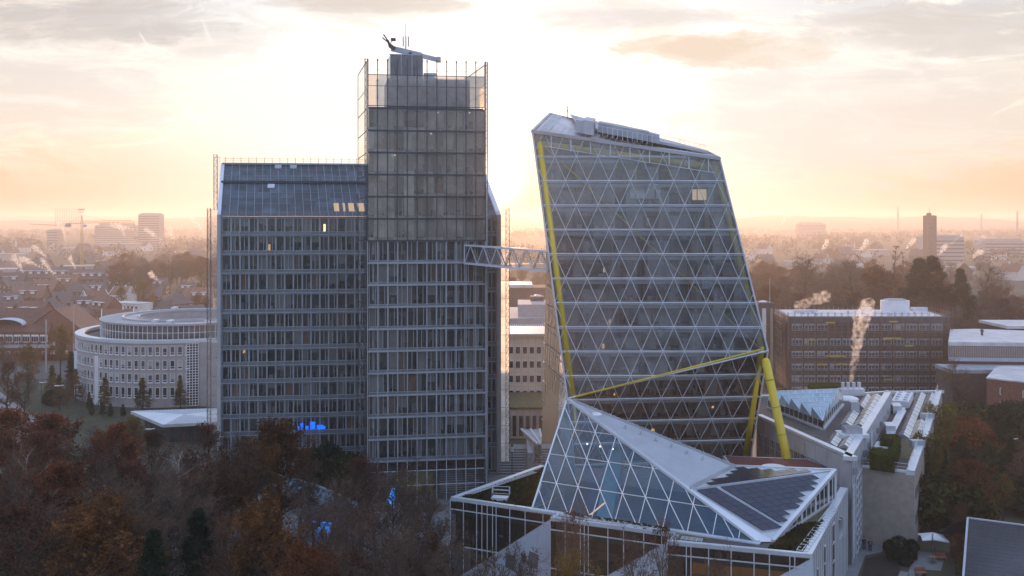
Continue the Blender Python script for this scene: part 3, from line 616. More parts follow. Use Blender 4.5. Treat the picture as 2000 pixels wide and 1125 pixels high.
# ================= folded crystal tower =================
CY=143.4
cA=(3.02,59.06); cB=(30.6,55.06); cC=(37.7,26.75); cD=(8.15,19.74); cE=(36.6,0.0); cF=(10.6,0.0)
def zDC(x): return cD[1]+(x-cD[0])*(cC[1]-cD[1])/(cC[0]-cD[0])
def CP(x,z,d=0.0):
    y=CY+(.43*(zDC(x)-z) if z<zDC(x) else 0)+d; return Vector((x,y,z))
cpoly=[cA,cB,cC,cE,cF,cD]
def clip(p,q,poly=cpoly):
    t0,t1=0,1; dx,dz=q[0]-p[0],q[1]-p[1]; n=len(poly)
    cx=sum(a[0] for a in poly)/n; cz=sum(a[1] for a in poly)/n
    for i in range(n):
        a,b=poly[i],poly[(i+1)%n]; nx,nz=b[1]-a[1],-(b[0]-a[0])
        if nx*(cx-a[0])+nz*(cz-a[1])<0: nx,nz=-nx,-nz
        num=nx*(p[0]-a[0])+nz*(p[1]-a[1]); den=nx*dx+nz*dz
        if abs(den)<1e-9:
            if num<0: return None
        else:
            t=-num/den
            if den>0: t0=max(t0,t)
            else: t1=min(t1,t)
    if t1-t0<1e-4: return None
    return (p[0]+dx*t0,p[1]+dz*t0),(p[0]+dx*t1,p[1]+dz*t1)
def cseg(mb,p,q,r,d=0,n=5,poly=cpoly):
    c=clip(p,q,poly)
    if not c: return
    p,q=c; f0=p[1]-zDC(p[0]); f1=q[1]-zDC(q[0])
    pts=[p,q]
    if f0*f1<0: t=f0/(f0-f1); pts=[p,(p[0]+(q[0]-p[0])*t,p[1]+(q[1]-p[1])*t),q]
    for a,b in zip(pts,pts[1:]): mb.tube(CP(a[0],a[1],d),CP(b[0],b[1],d),r,n=n,caps=False)
cry=thing('crystal_tower',(20,154,0),'folded crystal-shaped glass tower with triangle lattice and yellow steel tubes','office tower')
clev=[55.4-3.59*k for k in range(-1,15)]
def xr(z,m=0):
    c=clip((-50,z),(90,z))
    return (c[0][0]+m,c[1][0]-m) if c else None
# outer glass
g=MB(); g.poly([CP(*cA),CP(*cB),CP(*cC),CP(*cD)][::-1]); g.build('upper_glass_face',M['cglass'],cry)
g=MB(); g.poly([CP(*cD),CP(*cC),CP(36.6,0),CP(10.6,0)][::-1]); g.build('lower_glass_face',M['screen'],cry)
BLt=Vector((6.5,165,63.98)); BRt=Vector((33.7,165,57.3)); BLb=Vector((4.9,168,0)); BRb=Vector((34,172,0)); BRm=Vector((36.5,166,26))
A3,B3,C3,D3,E3,F3=CP(*cA),CP(*cB),CP(*cC),CP(*cD),CP(*cE),CP(*cF)
M['cside']=glassy('crystal_side_glass',(.10,.09,.085),.03,.05,.75,(.11,.09,.085),.05)
g=MB(); g.poly([A3,D3,BLt]); g.poly([D3,BLb,BLt]); g.poly([D3,F3,BLb]); g.build('left_glass_face',M['cside'],cry)
g=MB(); g.poly([B3,BRt,C3]); g.poly([C3,BRt,BRm]); g.poly([C3,BRm,BRb]); g.poly([C3,BRb,E3]); g.build('right_glass_face',M['cside'],cry)
g=MB(); g.poly([BLt,BRt,BRm]); g.poly([BLt,BRm,BRb]); g.poly([BLt,BRb,BLb]); g.build('rear_glass_face',M['cside'],cry)
f=MB()
for k in range(1,18):   # left face floor rails and fins
    z=58-3.3*k
    def le(z):
        if z>cD[1]: t=(A3.z-z)/(A3.z-D3.z); return A3.lerp(D3,t)
        t=(D3.z-z)/D3.z; return D3.lerp(F3,t)
    a=le(z); t=(BLt.z-z)/BLt.z; b=BLt.lerp(BLb,t); f.beam(a+Vector((-.08,0,0)),b+Vector((-.08,0,0)),.14)
for q in range(1,9):
    pts=[]
    for k in range(0,18):
        z=57-3.3*k; a=le(max(z,.1)); b=BLt.lerp(BLb,(BLt.z-max(z,.1))/BLt.z); pts.append(a.lerp(b,q/9)+Vector((-.1,0,0)))
    for a,b in zip(pts,pts[1:]): f.beam(a,b,.06)
f.build('left_face_rails',pbr('brown_rail',(.28,.24,.22),.5,.2),cry)
# lattice per storey
S0=3.19
for i in range(len(clev)-1):
    k=i-1; zt,zb=clev[i],clev[i+1]
    f=MB(); off=9.5-1.595*(k%2)
    for j in range(-4,14):
        x=off+S0*j-.02
        for s in (-1,1): cseg(f,(x,zt),(x+s*S0/2,zb),.052,-.06)
    cseg(f,(-20,zb),(60,zb),.09,-.05,6); cseg(f,(-20,zb-.22),(60,zb-.22),.045,-.05,4)
    if f.v: f.build('triangle_lattice',M['steel_l'],cry)
# floors, transoms, timber inner facade and rooms
for i in range(1,len(clev)):
    z=clev[i]
    if z<1: continue
    x0,x1=xr(z); m=1.0; ys=lambda x,d: CP(x,z,d).y
    s=MB(); xs=[x0+m+(x1-x0-2*m)*j/10 for j in range(11)]
    pl=[(x,CP(x,z,1.15).y) for x in xs]+[(x1-m-1,164),(x0+m+2,164)]
    s.prism(pl,z-.28,z-.02); s.build('floor_slab',M['spandrel'],cry)
    s=MB()
    for a,b in zip(xs,xs[1:]): s.beam(CP(a,z-.66,1.05),CP(b,z-.66,1.05),.10,.55)
    s.build('floor_band',M['steel'],cry)
    # storey above this slab: up to next level
    zt=clev[i-1]-1.05; rr=random.Random(500+i)
    xa,xb=x0+1.1,x1-1.1
    if i==1:
        continue
    it=MB(); dep=5.5
    xs2=[xa+(xb-xa)*j/8 for j in range(9)]
    for a,b in zip(xs2,xs2[1:]):
        it.mi=0; it.quad(CP(a,z,1.5+dep),CP(b,z,1.5+dep),CP(b,zt+.8,1.5+dep),CP(a,zt+.8,1.5+dep))
        it.mi=3; it.quad(CP(a,zt+.75,1.3),CP(b,zt+.75,1.3),CP(b,zt+.75,1.5+dep),CP(a,zt+.75,1.5+dep))
    x=xa; wd=MB(); gl=MB()
    Yz=lambda x,zz,d: CP(x,zz,d)
    while x<xb-1.5:
        st=rr.choice((1.25,1.45,1.45,2.1))
        wd.beam(Yz(x,z,1.45),Yz(x,zt+.6,1.45),.1,.12)
        if rr.random()<.35: it.mi=0; it.quad(CP(x,z,1.6),CP(x,z,1.5+dep),CP(x,zt+.7,1.5+dep),CP(x,zt+.7,1.6))
        q=rr.random()
        if q<.16: it.mi=3; it.quad(Yz(x+.1,z+.1,1.7),Yz(x+st-.1,z+.1,1.7),Yz(x+st-.1,zt+.4,1.7),Yz(x+.1,zt+.4,1.7))
        elif q<.24: it.mi=4; it.quad(Yz(x+.1,z+.1,1.7),Yz(x+st*.5,z+.1,1.7),Yz(x+st*.5,zt+.4,1.7),Yz(x+.1,zt+.4,1.7))
        for _ in range(rr.choice((0,1,2,3))):
            it.mi=rr.choice((1,1,2,5)); a=x+rr.uniform(0,.8); w_=rr.uniform(.2,.8); y0=CP(a,z,rr.uniform(1.9,4)).y
            it.box(a,y0,z,a+w_,y0+.4,z+rr.choice((.5,.75,.8,1.2,1.7)))
        x+=st
    wd.beam(Yz(xa,z+.12,1.45),Yz(xb,z+.12,1.45),.1,.14); wd.beam(Yz(xa,zt+.6,1.45),Yz(xb,zt+.6,1.45),.1,.1)
    gl.quad(Yz(xa,z,1.5),Yz(xb,z,1.5),Yz(xb,zt+.6,1.5),Yz(xa,zt+.6,1.5)); wb=gl.build('window_band',M['win'],cry)
    wd.build('timber_frame',M['wood'],wb)
    it.mi=6 if i in (12,13) else 1; 
    for a,b in zip(xs2,xs2[1:]): it.quad(CP(a,z+.01,1.5),CP(b,z+.01,1.5),CP(b,z+.01,1.5+dep),CP(a,z+.01,1.5+dep))
    it.build('office_interior',[M['room3'],M['furn'],M['furnl'],M['blind'],M['wood'],M['conc'],pbr('red_carpet',(.14,.02,.025),.9)],cry)
c=MB(); c.prism([(9,152),(33,152),(33,164),(9,164)],0,54); c.build('core_wall',M['conc'],cry)
# roof
rf=MB(); mid=A3.lerp(BLt,.5)
rf.poly([A3+Vector((.2,.3,.05)),B3+Vector((-.2,.3,.05)),BRt+Vector((0,0,.05)),BLt+Vector((0,0,.05))]); rf.build('roof_deck',M['frost'],cry)
c=MB(); c.beam(A3+Vector((0,-.15,0)),B3+Vector((0,-.15,0)),.35,.5); c.beam(A3,BLt,.4,.45); c.beam(B3,BRt,.4,.4); c.beam(BLt,BRt,.4,.4); c.build('roof_edge',M['zinc'],cry)
def RP(s,t,h=0):   # s along front edge, t towards the back
    a=A3.lerp(B3,s); b=BLt.lerp(BRt,s); return a.lerp(b,t)+Vector((0,0,h))
c=MB()
for s in range(30): c.beam(RP(.01+s*.033,.02,.12),RP(.01+s*.033,.42,.12),.05,.06)
c.build('roof_seams',M['steel'],cry)
c=MB()
for q in range(12): c.beam(RP(.03,.08+q*.075,.35),RP(.075,.08+q*.075,.35),.12)
c.beam(RP(.03,.05,.3),RP(.03,.98,.3),.1); c.beam(RP(.075,.05,.3),RP(.075,.98,.3),.1); c.build('roof_ladder_track',M['steel_l'],cry)
c=MB(); c.poly([RP(.2,.55,.6),RP(.97,.6,.5),RP(1.0,1,.4),RP(.12,1.0,.8)]); c.poly([RP(.2,.55,.1),RP(.97,.6,.1),RP(.97,.6,.5),RP(.2,.55,.6)]); c.build('raised_roof_plane',M['zinc'],cry)
un=thing('roof_ventilation_unit',RP(.3,.36,0),'long grey air duct and boxy unit on the sloping roof of the crystal tower','ventilation unit')
def rbox(mb,s0,s1,t0,t1,h0,h1):
    v=[RP(s0,t0,h0),RP(s1,t0,h0),RP(s1,t1,h0),RP(s0,t1,h0)]; w_=[RP(s0,t0,h1),RP(s1,t0,h1),RP(s1,t1,h1),RP(s0,t1,h1)]
    mb.poly(v[::-1]); mb.poly(w_)
    for i in range(4): mb.quad(v[i],v[(i+1)%4],w_[(i+1)%4],w_[i])
c=MB(); rbox(c,.21,.255,.28,.5,.1,2.0); rbox(c,.255,.31,.26,.5,.1,2.2); c.build('fan_housing',M['steel'],un)
c=MB(); rbox(c,.33,.62,.4,.55,.4,1.9); rbox(c,.62,.68,.38,.55,.4,1.7); c.build('duct',M['spandrel'],un)
c=MB()
for q in range(12): c.beam(RP(.33+q*.028,.36,0),RP(.33+q*.028,.36,1.5),.06)
c.beam(RP(.32,.36,1.5),RP(.68,.36,1.5),.05); c.build('rail',M['steel_l'],un)
rl=MB()
for q in range(28): rl.beam(RP(.1+q*.032,1.0,0),RP(.1+q*.032,1.0,1.1 if q<20 else 1.2),.035)
rl.beam(RP(.1,1,1.1),RP(.98,1,1.15),.04); rl.beam(RP(.03,.9,1.0),RP(.1,1,1.1),.04); rl.build('roof_rail',pbr('copper_pink_rail',(.5,.32,.26),.4,.5),cry)
am=thing('roof_mast',RP(.11,.97),'thin short aerial on the highest corner of the crystal tower roof','aerial')
c=MB(); c.tube(RP(.11,.97),RP(.11,.97,2.0),.05,n=6); c.build('rod',M['darksteel'],am); c=MB(); c.lump(RP(.11,.97,2.0),.13,1,1,0); c.lump(RP(.11,.97,1.4),.16,1,1,0); c.build('sensor',M['darksteel'],am)
c=MB(); c.poly([(4.0,CY+4.5,55.3),(29.6,CY+4.5,55.3),(29.8,CY+4.5,55.0),(4.3,CY+4.5,58.6)]); c.build('attic_wall',M['spandrel'],cry)
# yellow tubes
def ytube(nm,pts,r,n=14):
    c=MB()
    for a,b in zip(pts,pts[1:]): c.tube(a,b,r,n=n)
    for p in pts: c.lump(p,r*1.0,1,2,0)
    return c.build(nm,M['yellow'],cry,smooth=True)
iA=CP(4.1,57.3,.36); iB=CP(30.2,53.8,.36); iC=CP(36.9,27.1,.36); iD=CP(9.0,20.0,.36)
ytube('corner_tube',[iA,iD],.50); ytube('ridge_tube',[iA+Vector((0,.4,0)),iB+Vector((0,.4,0))],.50); ytube('corner_tube',[iB+Vector((0,.25,0)),iC+Vector((0,.2,0))],.42)
ytube('corner_tube',[iD,CP(10.9,4.0,.6),CP(11.3,0,.6)],.42); ytube('corner_tube',[iC,CP(36.1,9,-.25),CP(35.9,0,-.25)],.45)
ytube('diagonal_brace',[iA+Vector((.3,.15,0)),iC+Vector((-.3,.15,0))],.12,8); ytube('diagonal_brace',[iD+Vector((.4,-.5,0)),iC+Vector((-.4,-.5,-.2))],.14,8)
foot=Vector((X_at(1572,140),140,0)); leg0=Vector((X_at(1495,CY),CY-.2,46+(430-706)/F*CY))
c=MB(); c.tube(foot,leg0,.66,.60,n=20); c.lump(leg0,.60,1,3,0); ol=c.build('outer_leg',M['yellow'],cry,smooth=True)
for k in range(6):
    t_=.1+k*.155; p=leg0.lerp(foot,t_); q=leg0.lerp(foot,t_+.006); c=MB(); c.tube(p,q,.645+.02*t_*2,n=20); c.build('weld_collar',M['yellowd'] if 'yellowd' in M else M.setdefault('yellowd',pbr('dull_yellow_steel',(.42,.32,.03),.6,0,.2,1)),ol)
# short vertical fins along the roof tube
c=MB()
for q in range(9): 
    p=A3.lerp(B3,.10+q*.105); c.beam(p+Vector((0,-.1,0)),p+Vector((0,-.1,-2.1)),.14,.14)
c.beam(A3+Vector((1.4,-.08,-2.1)),B3+Vector((-.6,-.08,-2.1)),.09); c.build('eaves_fins',M['steel_l'],cry)
# silvery edge tubes
c=MB(); 
for a,b in ((A3,D3),(B3,C3),(D3,C3),(D3,F3),(C3,E3)): c.tube(a+Vector((0,-.1,0)),b+Vector((0,-.1,0)),.13,n=6)
c.build('edge_tubes',M['steel_l'],cry)
# warm and blue shapes seen inside
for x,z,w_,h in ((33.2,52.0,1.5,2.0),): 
    c=MB(); c.quad(CP(26.9,49.0,1.75)+Vector((0,0,0)),CP(29.0,49.0,1.75),CP(29.0,50.6,1.75),CP(26.9,50.6,1.75)); c.build('glow_pane',M['glow_lw'],cry)
c=MB(); c.quad(CP(17.6,49.2,1.40),CP(22.2,49.2,1.6),CP(22.2,51.0,1.6),CP(17.6,51.0,1.6)); c.build('pale_screen',M['white'],cry)

for k,(px,py,w_,h_) in enumerate(((1180,527,5,10),(1172,578,3,8),(1190,628,7,9),(1178,676,6,10),(1182,720,5,12),(1300,722,5,6),(1275,840,8,6),(1392,795,5,5),(1200,770,4,5),(1345,505,4,6))):  # warm reflection glints in the glass, put in as small glowing quads
    p=W(px,py,CY+1.75); dy=0 if p.z>zDC(p.x) else .43*(zDC(p.x)-p.z); p=W(px,py,CY+1.75+dy); a_=w_*.038; b_=h_*.038; c=MB(); c.poly([p+Vector((-a_,0,-b_)),p+Vector((a_,0,-b_*.8)),p+Vector((a_*.8,0,b_)),p+Vector((-a_*.6,0,b_))]); c.build('lamp_or_glint_panel',M['glow_d'],cry)
# ================= low front building with glass pyramid roof =================
RZ0=10.4
q_=lambda px,py,z=RZ0: G(px,py,z)
fL=q_(880,975); f1e=q_(1087,1005); f2s=q_(1075,1014); f2e=q_(1318,1047); f3s=q_(1303,1061); fR=q_(1586,1088); fRB=q_(1656,957); fBK=q_(1056,912)
low=thing('conference_building',(15,120,0),'low front building with dark glass bays and white wedge walls below the crystal tower','building')
fac=[(fL,f1e),(f2s,f2e),(f3s,fR)]
def vert(p,z): return Vector((p.x,p.y,z))
irr=[(0,.55,.8,.95,1.35,1.9,2.05,2.35,2.8,3.1,3.25,3.45,3.9,4.3),]
rr=random.Random(77)
for i,(a,b) in enumerate(fac):
    d=(b-a); Ln=d.length; d=d.normalized(); nin=Vector((-d.y,d.x,0))
    wall_=MB(); 
    g=MB(); g.quad(vert(a,9.2),vert(b,9.2),vert(b,RZ0-.15),vert(a,RZ0-.15)); g.build('dark_band',M['brownglass'],low)
    g=MB(); g.quad(vert(a,0),vert(b,0),vert(b,9.2),vert(a,9.2)); gl=g.build('bay_glass',M['bayg'] if 'bayg' in M else M.setdefault('bayg',glassy('bay_glass',(.45,.44,.42),.07,.02,.06,(.2,.2,.2))),low)
    f=MB(); x=0; o=-nin*.06
    f.beam(vert(a,9.2)+o,vert(b,9.2)+o,.10,.12); f.beam(vert(a,4.6)+o,vert(b,4.6)+o,.10,.14); f.beam(vert(a,0.1)+o,vert(b,.1)+o,.10,.14)
    while x<Ln+.01:
        p=a+d*x; f.beam(vert(p,0)+o,vert(p,RZ0-.1)+o,.09,.12); x+=rr.choice((.5,.75,1.9,2.1,2.4,1.6))
    f.beam(vert(b,5)+o,vert(b,RZ0)+o,.1); f.build('frame',M['steel_l'],gl)
    it=MB()
    # interior: curtains, floor slab, warm back wall
    it.mi=0; w0=a+nin*5+d*.2; w1=b+nin*5-d*.2; it.quad(vert(w0,5),vert(w1,5),vert(w1,9.6),vert(w0,9.6)); it.quad(vert(w0,0),vert(w1,0),vert(w1,4.3),vert(w0,4.3))
    it.mi=1; it.prism([tuple((a+nin*.3)[:2]),tuple((b+nin*.3)[:2]),tuple(w1[:2]),tuple(w0[:2])],4.35,4.8)
    it.mi=2
    if i==0:
        n=60
        for k in range(n):
            if k%17>13: continue
            p0=a+d*(.4+k*.2)+nin*(.6+.09*(k%2)); p1=a+d*(.6+k*.2)+nin*(.6+.09*((k+1)%2)); it.quad(vert(p0,4.8),vert(p1,4.8),vert(p1,9.1),vert(p0,9.1))
    it.mi=3; p0=a+nin*.5; p1=b+nin*.5; it.quad(vert(p0,8.4),vert(p1,8.4),vert(p1,9.15),vert(p0,9.15))
    it.mi=1
    for k in range(14 if i else 4):
        p=a+d*rr.uniform(1,Ln-1)+nin*rr.uniform(1,3.5); it.box(p.x,p.y,4.8,p.x+.5,p.y+.5,4.8+rr.choice((.8,1.0,1.2)))
    if i==2:
        lm=MB(); p0=a+nin*4.9+d*2.2; p1=b+nin*4.9-d*1.5; lm.quad(vert(p0,5.2),vert(p1,5.2),vert(p1,8.6),vert(p0,8.6)); lm.build('wall_glow',emis('amber_lamplight',(1,.48,.16),.085),low)  # lamplight on the back wall put in as a dim glowing quad
    for k in range(2 if i else 1):
        lm=MB(); p=a+nin*2.5+d*(Ln*(.35+.3*k)); lm.beam(vert(p,8.7),vert(p+d*1.4,8.7),.12); lm.build('ceiling_light',M['lamp_w'],low)
    it.build('hall_interior',[pbr('warm_timber_wall',(.30,.15,.06) if i==2 else (.13,.09,.06),.7),M['furn'],pbr('grey_curtain',(.10,.10,.085),.9),pbr('teal_beam',(.10,.20,.20),.6)],low)
    # white coping
c=MB()
def coping(a,b,w=.55,h=.28,side=1,z=RZ0):
    d=(b-a).normalized(); n=Vector((-d.y,d.x,0))*side
    c.prism([tuple(a[:2]),tuple(b[:2]),tuple((b+n*w)[:2]),tuple((a+n*w)[:2])],z-.2,z+h)
coping(fL,f1e); coping(f1e+Vector((.3,.2,0)),f2s+Vector((0,0,0)),.5,.26); coping(f2s,f2e,.5,.27); coping(f2e,f3s,.5,.25); coping(f3s,fR); coping(fR,fRB,.95,.3); coping(fBK,fL,.75,.3)
c.build('coping',M['whitemetal'],low)
# wedge walls
for (a,b),nxt in zip(fac,(f2s,f3s,None)):
    w_=MB(); T=vert(b,RZ0-.1); P1=vert(a,0)+Vector((.2,-.12,0)); Pq=vert(nxt,0)+Vector((-.03,-.02,0)) if nxt else vert(b,0)+Vector((.4,-3.5,0))
    if nxt is None: Pq=vert(fR,0)+Vector((.3,-2.6,0))
    w_.poly([P1,Pq,T]); w_.poly([P1,T,vert(b,0)]); w_.poly([Pq,vert(b,0),T])
    ww=w_.build('wedge_wall',M['wedge'] if 'wedge' in M else M.setdefault('wedge',pbr('grey_blue_cladding',(.40,.45,.53),.5,.2,.08,.5,.05,bscale=30)),low)
    s=MB(); n_=(Pq-P1).cross(T-P1).normalized()
    if n_.y>0: n_=-n_
    for k in range(1,6): 
        p=P1.lerp(T,k/6)+n_*.015; e=P1.lerp(Pq,k/6)+n_*.015; s.beam(p,e+ (p-p)*0,.03,.02)
    s.build('panel_joints',M['spandrel'],ww)
    if nxt is not None:
        v=MB()
        for (s0,t0) in ((.40,.45),(.62,.74)):
            base=P1.lerp(T,s0).lerp(Pq,t0*.5); ux_=(Pq-P1).normalized(); uy=n_.cross(ux_).normalized()
            if uy.z<0: uy=-uy
            v.quad(*[base+ux_*a_+uy*b_+n_*.04 for a_,b_ in ((0,0),(1.4,-.25),(1.4,1.4),(0,1.65))])
        v.build('vent_grille',M['grate'],ww)
    if nxt is not None:
        w_=MB(); w_.quad(vert(nxt,0),vert(nxt,RZ0-.1),vert(b,RZ0-.1),vert(b,0)); w_.build('side_wall',M['wedge'],low)
# right side facade: white vertical panels with slit windows and curled emblem
d=(fRB-fR); Ln=d.length; d=d.normalized(); no=Vector((d.y,-d.x,0))
w_=MB(); w_.quad(vert(fR,0),vert(fRB,0),vert(fRB,RZ0-.1),vert(fR,RZ0-.1)); w_.build('side_wall',M['whitemetal'],low)
s=MB(); x=0
while x<Ln: s.beam(vert(fR+d*x,0)+no*.02,vert(fR+d*x,RZ0-.15)+no*.02,.05); x+=1.35
s.build('panel_joints',M['spandrel'],low)
for x,z0,z1,w_ in ((8.2,1.0,9.0,.8),(14.6,.6,9.6,1.5),(3.4,1,8,.5)):
    s=MB(); p=fR+d*x; q=fR+d*(x+w_); s.quad(vert(p,z0)+no*.03,vert(q,z0)+no*.03,vert(q,z1)+no*.03,vert(p,z1)+no*.03); s2=s.build('slit_window',M['dglass'],low)
    s=MB()
    for k in range(5): z=z0+(z1-z0)*k/4; s.beam(vert(p,z)+no*.05,vert(q,z)+no*.05,.09)
    s.build('frame',M['steel_l'],s2)
em=MB()
for x0 in (19.6,20.9):
    pts=[]
    for k in range(8):
        t=k/7; p=fR+d*(x0+.55*math.sin(t*2.4)); pts.append(vert(p,9.0-2.6*t)+no*.12)
    for k,(a,b) in enumerate(zip(pts,pts[1:])): em.beam(a,b,.42*(1-k*.08),.16)
em.build('wall_emblem',M['steel'],low)
# glass pyramid
pA=W(1108,779,132); pB=q_(1040,991,RZ0+.3); pC=q_(1481,1058,RZ0+.15)
nrm=(pC-pB).cross(pA-pB).normalized()
if nrm.y>0: nrm=-nrm
pyr=thing('glass_pyramid_roof',(16,118,RZ0),'blue glass and white metal folded pyramid roof with triangular panes on the low front building','glass roof')
g=MB(); g.poly([pB,pC,pA]); g.build('triangle_glass',M['pglass'],pyr)
# lattice in barycentric pixel space of the pane: rows at measured heights
def onface(px,py):
    dirv=Vector(((px-1000)/F,1,(HOR-py)/F)); o=Vector((0,0,CH)); t=(pA-o).dot(nrm)/dirv.dot(nrm); return o+dirv*t
ux=(pC-pB).normalized(); uy=nrm.cross(ux).normalized()
if uy.z<0: uy=-uy
def fc(p): v=p-pB; return (v.dot(ux),v.dot(uy))
tri=[fc(pB),fc(pC),fc(pA)]
n00=fc(onface(1124,907-0)); n01=fc(onface(1166.5,903+7)); r0=fc(onface(1049.5,944)); r1=fc(onface(1087,944.5)); r2=fc(onface(1129,951)); up1=fc(onface(1105,891))
e1=(r2[0]-r1[0],r2[1]-r1[1]); e2=(up1[0]-r1[0],up1[1]-r1[1]); e3=(e2[0]-e1[0],e2[1]-e1[1])
f=MB()
def fseg(p,q):
    c=clip(p,q,tri)
    if c: 
        a=pB+ux*c[0][0]+uy*c[0][1]+nrm*.05; b=pB+ux*c[1][0]+uy*c[1][1]+nrm*.05; f.beam(a,b,.075,.08)
for k in range(-14,16):
    for e,o in ((e1,e2),(e2,e1),(e3,e1)):
        bx_,by_=r1[0]+o[0]*k,r1[1]+o[1]*k
        fseg((bx_-e[0]*30,by_-e[1]*30),(bx_+e[0]*30,by_+e[1]*30))
f.build('triangle_lattice',M['white'],pyr)
f=MB(); f.beam(pA,pB,.2,.18); f.beam(pA+nrm*.05,pC+nrm*.05,.55,.3); f.beam(pB+Vector((-.2,-.3,-.15)),pC+Vector((.1,-.35,-.15)),.85,.3); f.build('edge_beam',M['whitemetal'],pyr)
# left side of the pyramid and white ribbed panel
pP=W(1434,911,124.7); pS=W(1631,919,124.0); pCc=q_(1510,1058,RZ0+.1); tt=.637
pQ=pA.lerp(pC,.0); iy=lambda t:1/(1/pA.y+(1/pC.y-1/pA.y)*t)
pQ=W(1108+372*tt,779+279*tt,iy(tt))
bLs=q_(1055,912+30,RZ0); 
g=MB(); g.poly([pA,pB,Vector((pB.x+6,pB.y+9,RZ0)),Vector((pA.x+1,pA.y+1,RZ0))]); g.build('side_glass',M['pglass'],pyr)
g=MB(); g.poly([pA,pQ,pP]); 
pn=g.build('ribbed_metal_panel',M['whitemetal'],pyr)
f=MB(); nn=(pQ-pA).cross(pP-pA).normalized()
if nn.z<0: nn=-nn
for k in range(1,26):
    a=pQ.lerp(pP,k/26); b=pQ.lerp(pA,0).lerp(pA,1); 
    # ribs parallel to the upper edge
    s=k/26; p0=pQ.lerp(pP,s)+nn*.04; p1=pQ.lerp(pA,s) if False else (pQ+(pA-pQ)*s)+nn*.04
for k in range(1,30):
    s=k/30; p0=pP.lerp(pQ,s)+nn*.04; p1=pA.lerp(pQ,s)+nn*.04; f.beam(p0,p1,.10,.05)
f.build('ribs',M['steel_l'],pn)
f=MB(); f.beam(pA+nn*.1,pP+nn*.1,.35,.2); 
for k in range(34): a=pA.lerp(pP,.06+k*.028)+nn*.25; f.beam(a,pA.lerp(pP,.06+k*.028+.016)+nn*.25,.25,.06)
f.build('ridge_flashing',M['steel'],pyr)
f=MB(); f.beam(pP+nn*.1,pQ+nn*.1,.5,.25); f.build('valley_gutter',M['zinc'],pyr)
hd=thing('round_roof_light',W(1163,811,131.0),'small round dome light near the apex of the white ribbed roof panel','roof light')
f=MB(); c0=W(1163,812,129.8)+nn*.2; f.lump(c0,.85,1,3,0,(1,1,.35)); f.build('dome',M['white'],hd,smooth=True); f=MB(); f.tube(c0-nn*.3,c0+nn*.05,1.0,n=20); f.build('ring',M['steel_l'],hd)
for k in range(6):
    p=pA.lerp(pP,.28+k*.11).lerp(pQ,.18+k*.0)+nn*.1; f=MB(); f.beam(p-Vector((.25,0,0)),p+Vector((.25,0,0)),.08,.06); f.tube(p,p+nn*.35,.05,n=6); f.beam(p+nn*.35-Vector((.18,0,0)),p+nn*.35+Vector((.18,0,0)),.06)
    f.top('snow_guard',M['steel'],'small metal roof anchor on the white ribbed panel of the pyramid roof','roof anchor','roof anchors on the ribbed panel')
# solar planes
g=MB(); g.poly([pQ,pS,pP]); g.build('upper_roof_plane',M['whitemetal'],pyr)
g=MB(); g.poly([pC,pCc,pS,pQ]); g.build('lower_roof_plane',M['whitemetal'],pyr)
f=MB(); un2=(pCc-pQ).cross(pS-pQ).normalized()
if un2.z<0: un2=-un2
for k in range(1,40):
    s=k/40; a=pQ.lerp(pS,s)+un2*.03; b=pC.lerp(pCc,min(1,s*1.0))+un2*.03
    a2=pS.lerp(pQ,s); b2=pS.lerp(pCc,s); f.beam(a2+un2*.03,pS.lerp(pCc,s)+un2*.03,.08,.05)
f.build('standing_seams',M['steel_l'],pyr)
f=MB(); f.beam(pQ+un2*.1,pS+un2*.1,.18,.1); f.beam(pP+un2*.1,pS+un2*.1,.35,.25); f.beam(pS,pCc,.5,.45); f.build('ridge_flashing',M['whitemetal'],pyr)
# gable glazing under right edge
sb=q_(1631,976,RZ0+.05); cb=pCc
g=MB(); g.poly([pCc+Vector((0,0,.1)),sb,pS-Vector((0,0,.25))]); gw=g.build('gable_window',M['dglass'],pyr)
f=MB(); f.beam(pCc,sb,.35,.4)
for k in range(1,11):
    s=.2+k*.075; a=pCc.lerp(sb,s); b=pCc.lerp(pS,s); f.beam(a,b,.1 if k%3 else .25)
f.beam(sb,pS,.3); f.build('frame',M['whitemetal'],gw)
# solar panels on both planes
pan=None
def panels(o,ex,ey,nrmv,test,pw,ph,nx,ny,lab,grp,mat='pv'):
    global pan
    cnt=0
    for i in range(nx):
        for j in range(ny):
            cs=[o+ex*(i*pw)+ey*(j*ph),o+ex*((i+1)*pw)+ey*(j*ph),o+ex*((i+1)*pw)+ey*((j+1)*ph),o+ex*(i*pw)+ey*((j+1)*ph)]
            if not all(test(c) for c in cs): continue
            mb=MB(); g_=.03; a=[o+ex*(i*pw+g_)+ey*(j*ph+g_),o+ex*((i+1)*pw-g_)+ey*(j*ph+g_),o+ex*((i+1)*pw-g_)+ey*((j+1)*ph-g_),o+ex*(i*pw+g_)+ey*((j+1)*ph-g_)]
            up_=nrmv*(.13+.10*0); lo_=nrmv*.07
            mb.poly([p+up_ for p in a]); mb.poly([p+lo_ for p in a][::-1])
            for q in range(4): mb.quad(a[q]+lo_,a[(q+1)%4]+lo_,a[(q+1)%4]+up_,a[q]+up_)
            mb.top('solar_panel',M[mat],lab,'solar panel',grp); cnt+=1
    return cnt
def intri(p,a,b,c,n,m=.25):
    for x,y,z in ((a,b,c),(b,c,a),(c,a,b)):
        e=(y-x).normalized(); s=n.cross(e)
        if (z-x).dot(s)<0: s=-s
        if (p-x).dot(s)<m: return False
    return True
e_y=(pCc-pQ); e_y=(onp:=e_y).normalized()
ex_=(pS-pQ).normalized(); ey_=un2.cross(ex_).normalized()
if ey_.z>0: ey_=-ey_
